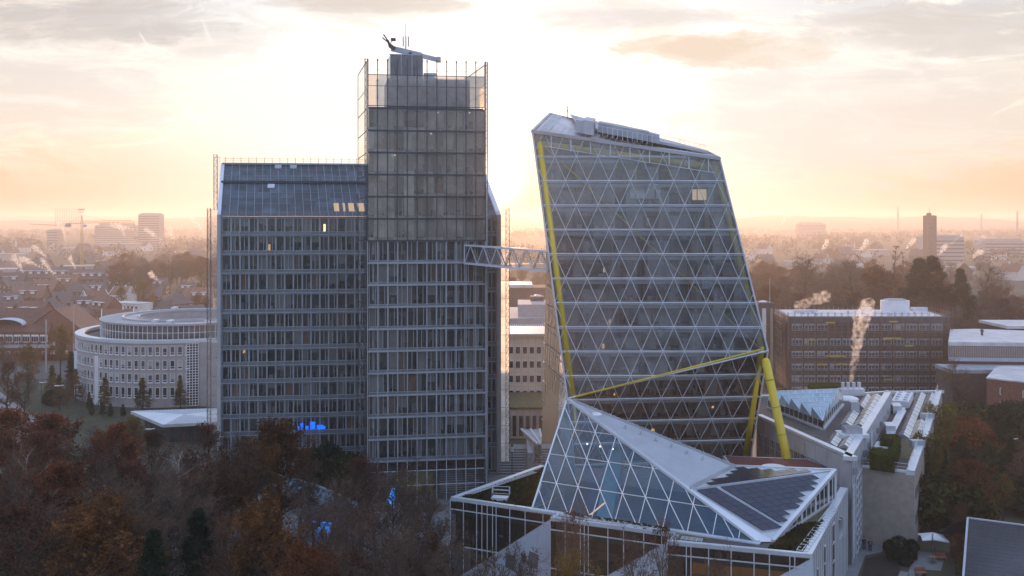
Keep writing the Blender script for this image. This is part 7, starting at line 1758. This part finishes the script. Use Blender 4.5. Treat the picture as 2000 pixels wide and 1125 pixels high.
# ---------------- background woods ----------------
rr=random.Random(33)
for k in range(240):   # wood behind the brick office
    Y=rr.uniform(300,660); px=rr.uniform(1455,2060); h=rr.uniform(14,21)
    if px>1860 and Y>430: continue
    tree(rr.choice(('bareA','bareB','redA','bareA','oakB','bareB','redA')),(X_at(px,Y),Y,0),h,'hazy autumn tree in the wood behind the scaffolded brick office','trees of the wood behind the brick office',wide=rr.uniform(1.0,1.35))
for key,px,ty,Y,wd,lab in (('cone',1795,508,345,1.25,'tall dark fir, left of the pair above the white hall'),('cone',1822,504,345,1.25,'tall dark fir, right of the pair above the white hall'),('cone',1876,528,345,1.0,'smaller dark fir right of the tall pair'),('poplar',1752,480,420,1.1,'tall narrow poplar left of the two firs'),('poplar',1762,492,430,.9,'narrow poplar just right of the tallest one'),('bareA',1920,515,370,1.2,'round bare tree standing clear of the wood at right'),('oakB',1705,522,380,1.2,'rusty round tree in the middle of the hazy wood'),('bareB',1570,498,400,1.3,'broad bare crown in the hazy wood right of the crystal tower'),('bareB',1665,505,370,1.4,'broad bare crown in the middle of the hazy wood')): ttop(key,px,ty,Y,lab,wide=wd)
for k in range(46):   # wood left, behind houses
    Y=rr.uniform(560,820); px=rr.uniform(235,425); h=rr.uniform(14,22)
    tree(rr.choice(('bareA','bareB','redA','oakB','bareB')),(X_at(px,Y),Y,0),h,'hazy bare tree in the wood between the houses and the slab building','trees of the hazy wood at left',wide=rr.uniform(1.1,1.5))
for k in range(26):   # garden trees among the left houses
    Y=rr.uniform(345,600); px=rr.uniform(-40,415); h=rr.uniform(6,11)
    tree(rr.choice(('yelA','redA','oakB','bareB')),(X_at(px,Y),Y,0),h,'small garden tree among the brick houses at left','garden trees among the left houses',wide=1.2)
for k in range(18):
    Y=rr.uniform(470,700); px=rr.uniform(985,1075); h=rr.uniform(12,18)
    tree(rr.choice(('bareA','bareB','redA')),(X_at(px,Y),Y,0),h,'hazy tree in the gap between the two towers','hazy trees in the gap between the towers',wide=1.3)
ttop('yelA',282,548,470,'golden-yellow tree left of the dark hipped roofs',wide=1.3)
# hedges along the road
mb=MB()
rgx=np.random.default_rng(8); C=[]
for k in range(7000):
    px=rgx.uniform(-60,175); p=G(px,704); C.append((Vector((p.x,p.y+rgx.uniform(-1,1),rgx.uniform(0,2.0))),None))
LV,nl=leaves(C,1,.05,.16,9); cm=mesh_np('road_hedge',[(0,0,0),(0,0,.1),(.05,0,.1),(.05,0,0)],[(0,1,2,3)],LV,nl,[M['twig'],M['l_rust']]); o=bpy.data.objects.new('road_hedge',cm); COL.objects.link(o); tag(o,'long brown clipped hedge along the road before the tiled houses','hedge')
# far woods as one mass of clumps
rgx=np.random.default_rng(12); V=[];n=0
def clumps(N_,Y0,Y1,p0,p1,hmin,hmax,dens):
    out=[]
    for k in range(N_):
        Y=Y0+(Y1-Y0)*rgx.uniform()**.8; px=rgx.uniform(p0,p1)
        if math.sin(px*.021+Y*.004)+math.sin(px*.007-Y*.0021+1)<dens: continue
        out.append((X_at(px,Y),Y,rgx.uniform(hmin,hmax)))
    return out
cl=clumps(5200,880,4300,-250,2250,8,19,-.35)
pts=[]
for x,y,h in cl:
    m=int(34 if y<1600 else 16); r_=h*.48; d=rgx.normal(size=(m,3)); d/=np.linalg.norm(d,axis=1)[:,None]; pts.append((np.array([x,y,h*.55])+d*np.array([r_*1.15,r_*1.15,h*.45])*rgx.uniform(.6,1,(m,1)),np.full(m,.9 if y<1600 else 2.0)))
C=np.concatenate([p[0] for p in pts]); SZ=np.concatenate([p[1] for p in pts])[:,None]; n=len(C)
a=rgx.normal(size=(n,3)); a/=np.linalg.norm(a,axis=1)[:,None]; b=rgx.normal(size=(n,3)); b-=(a*b).sum(1)[:,None]*a; b/=np.linalg.norm(b,axis=1)[:,None]
a*=SZ; b*=SZ*.8; LV=np.stack([C-a,C-b,C+a,C+b],1).reshape(-1,3)
cm=mesh_np('far_woods',[(0,900,0),(0,900,.1),(.05,900,.1),(.05,900,0)],[(0,1,2,3)],LV,n,[M['twig'],M['l_far'] if 'l_far' in M else M.setdefault('l_far',leafmat('far_wood',(.035,.028,.02),(.085,.06,.04),trans=.1,scale=.01))])
o=bpy.data.objects.new('far_woods',cm); COL.objects.link(o); o['kind']='stuff'; print('far',n)
# undergrowth below the left wood
C=[]
for k in range(26000):
    px=rgx.uniform(-80,880); Y=rgx.uniform(120,158); x=X_at(px,Y)
    if px>430 and Y>132: continue
    C.append((Vector((x,Y,rgx.uniform(0,1.6)+1.2*math.sin(x*.7)*math.sin(Y*.5))),None))
LV,nl=leaves(C,1,.3,.22,10); cm=mesh_np('undergrowth',[(0,130,0),(0,130,.1),(.05,130,.1),(.05,130,0)],[(0,1,2,3)],LV,nl,[M['twig'],M['l_olive']]); o=bpy.data.objects.new('undergrowth',cm); COL.objects.link(o); o['kind']='stuff'
# ================= houses and town =================
def house(w_,d_,eave,ridge,wallm,roofm,hip=False,detail=True,dorm=0,floors=2,whiteverge=False):
    t=bpy.data.objects.new('house',None); COL.objects.link(t); t.location=(0,0,0)
    mb=MB(); x,y=w_/2,d_/2
    if hip: mb.box(-x,-y,0,x,y,eave)
    else:
        mb.box(-x,-y,0,x,y,eave); 
        for s in (-1,1): mb.poly([(s*x,-y,eave),(s*x,y,eave),(s*x,0,ridge-.1)])
    mb.build('wall',wallm,t)
    o=.4; mb=MB(); hx=x-min(x*.8,y) if hip else x+o
    A,B,C_,D=(-x-o,-y-o,eave-.2),(x+o,-y-o,eave-.2),(x+o,y+o,eave-.2),(-x-o,y+o,eave-.2); E_,F_=(-hx,0,ridge),(hx,0,ridge)
    mb.poly([A,B,F_,E_]); mb.poly([C_,D,E_,F_])
    if hip: mb.poly([B,C_,F_]); mb.poly([D,A,E_])
    rf=mb.build('roof',roofm,t)
    mb=MB(); mb.box(x*.3,-.4,ridge-1.6,x*.3+.8,.4,ridge+.9); mb.build('chimney',wallm,rf)
    if whiteverge:
        mb=MB()
        for s in (-1,1): mb.beam((s*(x+o+.05),-y-o,eave-.2),(s*(x+o+.05),0,ridge),.3,.35); mb.beam((s*(x+o+.05),y+o,eave-.2),(s*(x+o+.05),0,ridge),.3,.35)
        mb.beam(A,B,.3,.35); mb.build('verge',M['white'],rf)
    for k in range(dorm):
        cx=-x+w_*(k+1)/(dorm+1); mb=MB(); zz=eave+(ridge-eave)*.25; mb.box(cx-1.3,-y*.85,zz,cx+1.3,-y*.3,zz+1.7); dm=mb.build('dormer',wallm,rf); 
    if detail:
        for k in range(floors):
            z=1.0+k*2.9; n=max(2,int(w_/3))
            for i in range(n):
                cx=-x+w_*(i+.5)/n; mb=MB(); mb.box(cx-.55,-y-.05,z,cx+.55,-y+.02,z+1.4); wn=mb.build('window',M['white'] if (i+k)%3 else M['shed_w'],t)
                mb=MB(); mb.box(cx-.42,-y-.08,z+.12,cx-.03,-y-.05,z+1.28); mb.box(cx+.03,-y-.08,z+.12,cx+.42,-y-.05,z+1.28); mb.build('pane',M['dglass'],wn)
            m=max(1,int(d_/4))
            for i in range(m):
                cy2=-y+d_*(i+.5)/m; mb=MB()
                for s in (-1,1): mb.box(s*x-.04,cy2-.5,z,s*x+.04,cy2+.5,z+1.4)
                mb.build('side_window',M['shed_w'],t)
        for k in range(dorm):
            cx=-x+w_*(k+1)/(dorm+1); zz=eave+(ridge-eave)*.25; mb=MB(); mb.box(cx-1.5,-y*.95,zz+1.7,cx+1.5,-y*.2,zz+1.85); mb.box(cx-.9,-y*.86-.03,zz+.3,cx+.9,-y*.85,zz+1.4); mb.build('dormer_front',M['white'],t)
    return t
def flat_house(w_,d_,h_,wallm,n=4,floors=3):
    t=bpy.data.objects.new('flat_roofed_block',None); COL.objects.link(t); mb=MB(); mb.box(-w_/2,-d_/2,0,w_/2,d_/2,h_-.3); mb.build('wall',wallm,t); mb=MB(); mb.box(-w_/2-.2,-d_/2-.2,h_-.3,w_/2+.2,d_/2+.2,h_); mb.build('roof',M['frost'],t)
    for k in range(floors):
        for i in range(n):
            cx=-w_/2+w_*(i+.5)/n; z=1+k*(h_-1.2)/floors; mb=MB(); mb.box(cx-.8,-d_/2-.05,z,cx+.8,-d_/2,z+1.3); mb.build('window',M['mglass'],t)
    return t
BR,BD=M['brick'],M['brickd']; TR_,TD_=M['tiler'],M['tiled']
def place(t,px,Y,rz,label,cat,group=None,s=1.0,gy=None,first=False):
    c=copy_tree(t); p=G(px,gy) if gy else Vector((X_at(px,Y),Y,0)); c.location=p; c.rotation_euler=(0,0,rz); c.scale=(s,s,s); tag(c,label,cat,group); return c
pr={}
pr['g1']=house(11,9,5.6,10.4,BR,TD_,dorm=2); pr['g2']=house(14,10,6,11.5,BR,TR_,dorm=2); pr['g3']=house(9,11,5.6,10.8,BD,TD_); pr['h1']=house(12,11,6.2,11,BR,TD_,hip=True); pr['w1']=house(11,9,5.4,10,M['render'],TR_,whiteverge=True)
pr['row']=house(34,10,6.4,11.5,BD,TD_,dorm=7); pr['f1']=flat_house(22,11,9.5,M['render'],7,3); pr['f2']=flat_house(46,14,10,M['sand'],12,3); pr['far1']=house(12,9,5.5,10,M['brickd'],TD_,detail=False); pr['far2']=house(13,9,5.5,10.5,M['render'],TR_,detail=False); pr['far3']=flat_house(38,14,7,M['stone'],1,1)
# named houses at left
def sp(key,name,px,Y,rz,lab,cat='house',s=1.0,sc=None):
    c=place(pr[key],px,Y,rz,lab,cat,None,s); c.name=name
    if sc: c.scale=sc
    return c
big=house(42,12,8.9,16.2,BR,TR_,dorm=0); big.name='tiled_shop_house'; big.location=(X_at(-10,330),330,0); tag(big,'wide brick shop house with red-brown tiled roof and arched dormer at the left edge','house')
mb=MB()
for k in range(12):
    a=math.pi*k/12; b=math.pi*(k+1)/12; mb.quad((X_at(8,323)+6*math.cos(a),323.0,11.0+2.0*math.sin(a)),(X_at(8,323)+6*math.cos(b),323.0,11.0+2.0*math.sin(b)),(X_at(8,323)+6*math.cos(b),328.5,11.0+2.0*math.sin(b)+.3),(X_at(8,323)+6*math.cos(a),328.5,11.0+2.0*math.sin(a)+.3))
mb.build('arched_dormer',M['steel_l'],big)
mb=MB(); mb.box(X_at(-60,323),322.6,3.6,X_at(98,323),323.9,4.6); mb.build('shop_fascia',M['steel'],big)
for k in range(8):
    mb=MB(); x=X_at(-40+k*17,323); mb.box(x,322.7,5.5,x+2.4,322.9,8.0); wn=mb.build('window',M['white'],big); mb=MB(); 
    for q in range(3): mb.box(x+.12+q*.76,322.6,5.7,x+.12+q*.76+.62,322.7,7.4)
    mb.build('pane',M['dglass'],wn)
for k,px in enumerate((53,66,79)):
    mb=MB(); p=W(px,634,326); mb.quad(p,p+Vector((1.6,0,0)),p+Vector((1.6,1.2,1.3)),p+Vector((0,1.2,1.3))); mb.build('roof_window',M['steel_l'],big)
g2_=house(16,20,8.9,16.5,BR,TR_); g2_.name='tiled_gable_house'; g2_.location=(X_at(122,332),334,0); g2_.rotation_euler=(0,0,math.radians(90)); tag(g2_,'brick corner house with orange-brown tiled gable roof and white-framed dormer beside the round building','house')
mb=MB(); p=W(157,628,322); mb.box(p.x-2.2,318,p.z,p.x+2.2,326,p.z+3.4); dm=mb.build('dormer',M['brickd'],None); 
dm.parent=None; bpy.data.objects.remove(dm)
sp('w1','white_gabled_house',230,395,math.radians(20),'brick house with white gable verge and two white dormers behind the round building')
sp('h1','hipped_roof_house',325,420,math.radians(-15),'brick villa with dark hipped roof right of the white block'); sp('g3','gabled_house',375,405,math.radians(30),'dark-roofed gable house beside the scaffold lattice'); sp('g2','red_roofed_house',396,380,math.radians(60),'house with red tiled roof half hidden by the slab building')
c=sp('f1','white_flat_block',257,455,math.radians(-25),'white three-storey flat-roofed block among the brick houses','building',.8)
sp('row','row_of_houses',100,650,math.radians(-4),'long dark terrace of houses with dormers, behind the smoking roofs','terraced houses',1.3); sp('row','row_of_houses',200,640,math.radians(4),'long dark terrace with white balconies right of the dormered one','terraced houses',1.2)
sp('row','row_of_houses',-20,600,math.radians(10),'dark terrace of houses at the left edge under the first smoke plume','terraced houses',1.2)
for k,(key,px,Y,rz,s) in enumerate((('g1',30,420,.2,1),('g2',68,415,-.3,1),('h1',100,440,.5,1),('g1',15,480,1.0,1),('g2',60,500,.1,1.1),('g3',120,480,.7,1),('h1',140,420,-.5,1),('g1',165,455,.3,1),('w1',185,500,.9,1),('g2',205,440,-.6,1),('g1',0,380,.1,1.1),('g3',45,540,.4,1.1),('g2',90,545,-.2,1.1),('h1',150,540,.2,1.1),('g1',185,560,.6,1),('w1',240,530,-.4,1),('g3',300,520,.3,1),('h1',345,470,.8,1),('g2',390,500,.2,1),('g1',370,560,-.3,1),('g1',220,600,.5,1.0),('g2',130,600,.0,1.1),('g3',20,600,.9,1.1),('g1',310,600,.1,1.0))):
    place(pr[key],px,Y,rz,'brick house with steep tiled roof in the hazy quarter left of the slab building','house','brick houses of the left quarter',s)
rr=random.Random(55)
for k in range(78):
    Y=rr.uniform(700,1700); px=rr.uniform(-120,440) if k%2 else rr.uniform(1440,2120)
    place(pr[rr.choice(('far1','far1','far2','far1'))],px,Y,rr.uniform(0,3.1),'distant house in the hazy suburb left of the towers' if px<900 else 'distant house in the hazy suburb right of the towers','house','distant houses at left' if px<900 else 'distant houses at right',rr.uniform(1.0,1.5))
for k,(px,Y,w_) in enumerate(((10,760,1.2),(178,830,1.1),(95,800,.9),(205,950,.9),(10,1100,1.2),(150,1300,1.3),(235,1500,1.5),(1855,820,1.0),(1960,480,.8),(1985,1300,1.2),(1560,980,.7),(1700,1250,1.2),(1030,900,.8),(1000,1300,1.3))):
    c=place(pr['far3'],px,Y,rr.uniform(-.3,.3),'long pale flat-roofed hall in the haze','hall','pale halls in the haze',w_)
def block(name,px,topy,Y,w_px,dep,mat,lab,cat,extra=None):
    x0,x1=X_at(px-w_px/2,Y),X_at(px+w_px/2,Y); z=CH+(HOR-topy)/F*Y; t=thing(name,((x0+x1)/2,Y+dep/2,0),lab,cat)
    mb=MB(); mb.box(x0,Y,0,x1,Y+dep,z); mb.build('wall',mat,t)
    mb=MB(); n=max(3,int((z)/4))
    for k in range(n): mb.box(x0-.05,Y-.1,2+k*(z-3)/n,x1+.05,Y,2+k*(z-3)/n+1.4)
    mb.build('window_band',M['mglass'],t); mb=MB(); mb.box(x0+(x1-x0)*.1,Y+2,z,x0+(x1-x0)*.9,Y+dep-2,z+(x1-x0)*.05); mb.build('roof_box',M['stone'],t)
    return t,x0,x1,z
t,x0,x1,z=block('hotel_tower',290,418,1600,40,25,M['stone'],'broad hazy high-rise slab on the left horizon with a small roof sign','high-rise')
mb=MB(); 
for q in (-2,2): mb.beam(((x0+x1)/2+q,1351,z),((x0+x1)/2+q,1351,z+6),.8); 
mb.beam(((x0+x1)/2-5,1351,z+5),((x0+x1)/2+5,1351,z+5),1.6); mb.build('roof_sign',M['stone'],t)
t,x0,x1,z=block('dark_tower_block',1822,421,950,15,14,M['brickd'],'narrow dark tower block on the right horizon','high-rise')
mb=MB(); mb.box(x0,950,z,x0+2.4,956,z+2.6); mb.beam((x0+1.2,952,z+2),(x0+1.2,952,z+7),.35); mb.build('roof_mast',M['brickd'],t)
block('hazy_block',1586,437,2500,54,20,M['stone'],'wide low apartment block in the haze right of the crystal tower','apartment block'); block('white_works',1848,463,1050,70,30,M['stone'],'white factory hall with pale walls under the dark tower block','factory'); block('white_works',1965,470,1250,80,30,M['stone'],'white hall at the right edge below the dark tower block','factory')
block('hazy_block',225,440,1900,80,20,M['stone'],'long faint apartment block left of the hazy high-rise','apartment block'); block('hazy_block',102,449,1500,20,20,M['stone'],'small dark block left of the tower crane','apartment block')
for k,(px,ty,Y) in enumerate(((1754,400,2600),(1987,412,2400),(1917,418,2800))):
    mb=MB(); zt_=CH+(HOR-ty)/F*Y; mb.tube((X_at(px,Y),Y,0),(X_at(px,Y),Y,min(zt_,82.5)),3.0,2.2,n=10); mb.top('tall_chimney',M['stone'],('thin tall chimney on the horizon left of the dark tower block','thin chimney on the horizon at the right edge','very faint chimney right of the dark tower block')[k],'chimney')
t=thing('steel_grid_frame',(X_at(132,2300),2300,0),'faint square steel grid frame on the left horizon','steel frame'); mb=MB(); Y=2300; x0,x1=X_at(108,Y),X_at(158,Y); zt_=CH+(HOR-408)/F*Y
for k in range(12): x=x0+(x1-x0)*k/11; mb.beam((x,Y,0),(x,Y,zt_),.9)
for k in range(6): z=zt_-k*7; mb.beam((x0,Y,z),(x1,Y,z),.7)
mb.build('grid',M['stone'],t)
# tower crane
Y=800; cx=X_at(160,Y); t=thing('tower_crane',(cx,Y,0),'yellow tower crane with long jib above the hazy houses at left','crane'); yl=pbr('crane_yellow',(.45,.32,.12),.6)
zt_=CH+(HOR-420)/F*Y; zj=CH+(HOR-436)/F*Y; mb=MB()
for sx in (-.9,.9): mb.beam((cx+sx,Y,0),(cx+sx*.9,Y,zj),.35); 
mb.beam((cx-.9,Y,zj),(cx,Y,zt_),.35); mb.beam((cx+.9,Y,zj),(cx,Y,zt_),.35)
for k in range(24): z=k*1.8; mb.beam((cx-.9,Y,z),(cx+.9,Y,z+1.8),.18)
mb.build('mast',yl,t); mb=MB(); xj=X_at(265,Y+6); 
mb.beam((cx,Y,zj),(xj,Y+5,zj+1.0),.35); mb.beam((cx,Y,zj+1.8),(xj-3,Y+5,zj+2.3),.3)
for k in range(22): a=cx+(xj-cx)*k/22; b=cx+(xj-cx)*(k+1)/22; mb.beam((a,Y+5*k/22,zj+(0 if k%2 else 1.9)+k/22),(b,Y+5*(k+1)/22,zj+(1.9 if k%2 else 0)+(k+1)/22),.2)
mb.build('jib',yl,t); mb=MB(); mb.beam((cx,Y,zj),(X_at(128,Y),Y,zj-.2),.9,.5); mb.build('counter_jib',yl,t); mb=MB(); mb.box(X_at(129,Y),Y-1,zj-3.2,X_at(137,Y),Y+1,zj-.6); mb.build('counterweight',M['stone'],t)
mb=MB(); mb.beam((cx,Y,zt_),(cx+(xj-cx)*.5,Y+2.5,zj+2),.12); mb.beam((cx,Y,zt_),(X_at(133,Y),Y,zj),.12); mb.build('tie',yl,t); mb=MB(); mb.box(cx+.9,Y-1,zj-3.2,cx+3.6,Y+1,zj-1.0); mb.build('cab',M['steel_l'],t)
Y=1500; cx=X_at(118,Y); t=thing('tower_crane',(cx,Y,0),'very faint thin crane left behind the yellow crane','crane'); mb=MB(); mb.beam((cx,Y,0),(cx,Y,CH-4),1.2); mb.beam((X_at(58,Y),Y,CH-6),(X_at(140,Y),Y,CH-9),1.1); mb.build('frame',yl,t)
for k_,t in pr.items():
    for c in list(t.children_recursive): bpy.data.objects.remove(c)
    bpy.data.objects.remove(t)
# ---------------- smoke plumes ----------------
def smokemat(dens,sz):
    key='smoke%g_%.1f'%(dens,sz)
    if key in M: return M[key]
    m,n,out=nodes(key); pv=N(n,'ShaderNodeVolumePrincipled'); pv.inputs['Color'].default_value=(.98,.97,.96,1); pv.inputs['Anisotropy'].default_value=.45
    no=N(n,'ShaderNodeTexNoise'); no.inputs['Scale'].default_value=1.5/sz; no.inputs['Detail'].default_value=3; no.inputs['Roughness'].default_value=.55; L(n,coords(n),no.inputs['Vector'])
    mr=N(n,'ShaderNodeMapRange'); mr.inputs['From Min'].default_value=.46; mr.inputs['From Max'].default_value=.66; mr.inputs['To Max'].default_value=dens*2.4; L(n,no.outputs['Fac'],mr.inputs[0]); L(n,mr.outputs[0],pv.inputs['Density']); L(n,pv.outputs[0],out.inputs['Volume']); M[key]=m; return m
def plume(base,height,drift,r0,r1,seed,lab,dens,mat=None,n=14,bend=1.0):
    mb=MB(); rr=random.Random(seed); base=Vector(base)
    for k in range(n):
        t=k/(n-1); w_=math.sin(t*5+seed)*.35*r1; c=base+Vector((drift[0]*t**bend+w_*t,drift[1]*t,height*t)); mb.lump(c,(r0+(r1-r0)*t**.8)*rr.uniform(.8,1.2),seed*31+k,2,.22,(1,1,1.15))
    o=mb.build('smoke_plume',mat or smokemat(dens,r1))
    # union look: voxel remesh so that overlaps do not double
    md=o.modifiers.new('remesh','REMESH'); md.mode='VOXEL'; md.voxel_size=max(.15,r0*.45)
    tag(o,lab,'smoke'); return o
sb_=SMOKE_AT
plume(sb_,13.5,(3.0,0),.34,1.45,1,'tall white smoke plume rising from the annex flues',.30,n=22,bend=1.3)
plume(sb_+Vector((-5.5,14,12.6)),1.8,(5.0,0),.8,1.1,2,'detached wisp of smoke left of the top of the tall plume',.22,n=7,bend=.8)
small=((113,544,420,-9,10,'largest smoke plume over the left roofs, drifting left'),(88,525,470,-14,6,'low wide smoke drifting left behind the largest plume'),(45,531,450,-5,8,'smoke plume over the roofs at far left'),(90,502,640,-9,8,'smoke plume above the dark terrace at far left'),(147,524,520,-3,7,'thin smoke right of the largest plume'),(311,549,520,-6,5,'small smoke plume over the dark hipped roof'),(342,474,900,-8,16,'smoke plume above the hazy wood at left'),(318,470,1000,-22,14,'wide smoke left of the plume above the hazy wood'),(129,470,950,-8,20,'smoke plume beside the crane mast'),(244,462,1100,-6,14,'faint smoke below the hazy high-rise'),(397,452,1300,-18,22,'faint smoke by the scaffold lattice'),(262,448,1400,-40,8,'thin long smoke left of the hazy high-rise'),
(1040,450,1000,9,20,'bright smoke plume in the glowing gap between the towers'),(1000,462,900,-4,12,'small bright smoke at the left of the gap'),(1835,470,1100,-12,22,'smoke above the white factory'),(1855,480,900,14,16,'second smoke above the white factory'),(1905,478,1000,12,10,'smoke right of the white factory'),(1835,495,800,6,7,'small smoke before the white factory'),(1525,440,1900,20,26,'faint smoke on the horizon right of the crystal tower'),(1900,503,700,6,5,'small smoke over the roofs at right'),(1770,485,850,8,9,'thin smoke over the roofs left of the factory'),(1605,488,800,6,9,'thin smoke above the wood'),(1680,488,850,8,9,'faint smoke above the middle of the wood'))
for k,(px,py,Y,dx,hh,lab) in enumerate(small):
    p=W(px,py,Y); s=Y/450; plume(p,hh*.8,(dx*.8,0),.45*s,1.25*s,k+3,lab,.5 if s<2 else .15,n=9)
bpy.context.view_layer.update()
print('objects',len(bpy.data.objects))
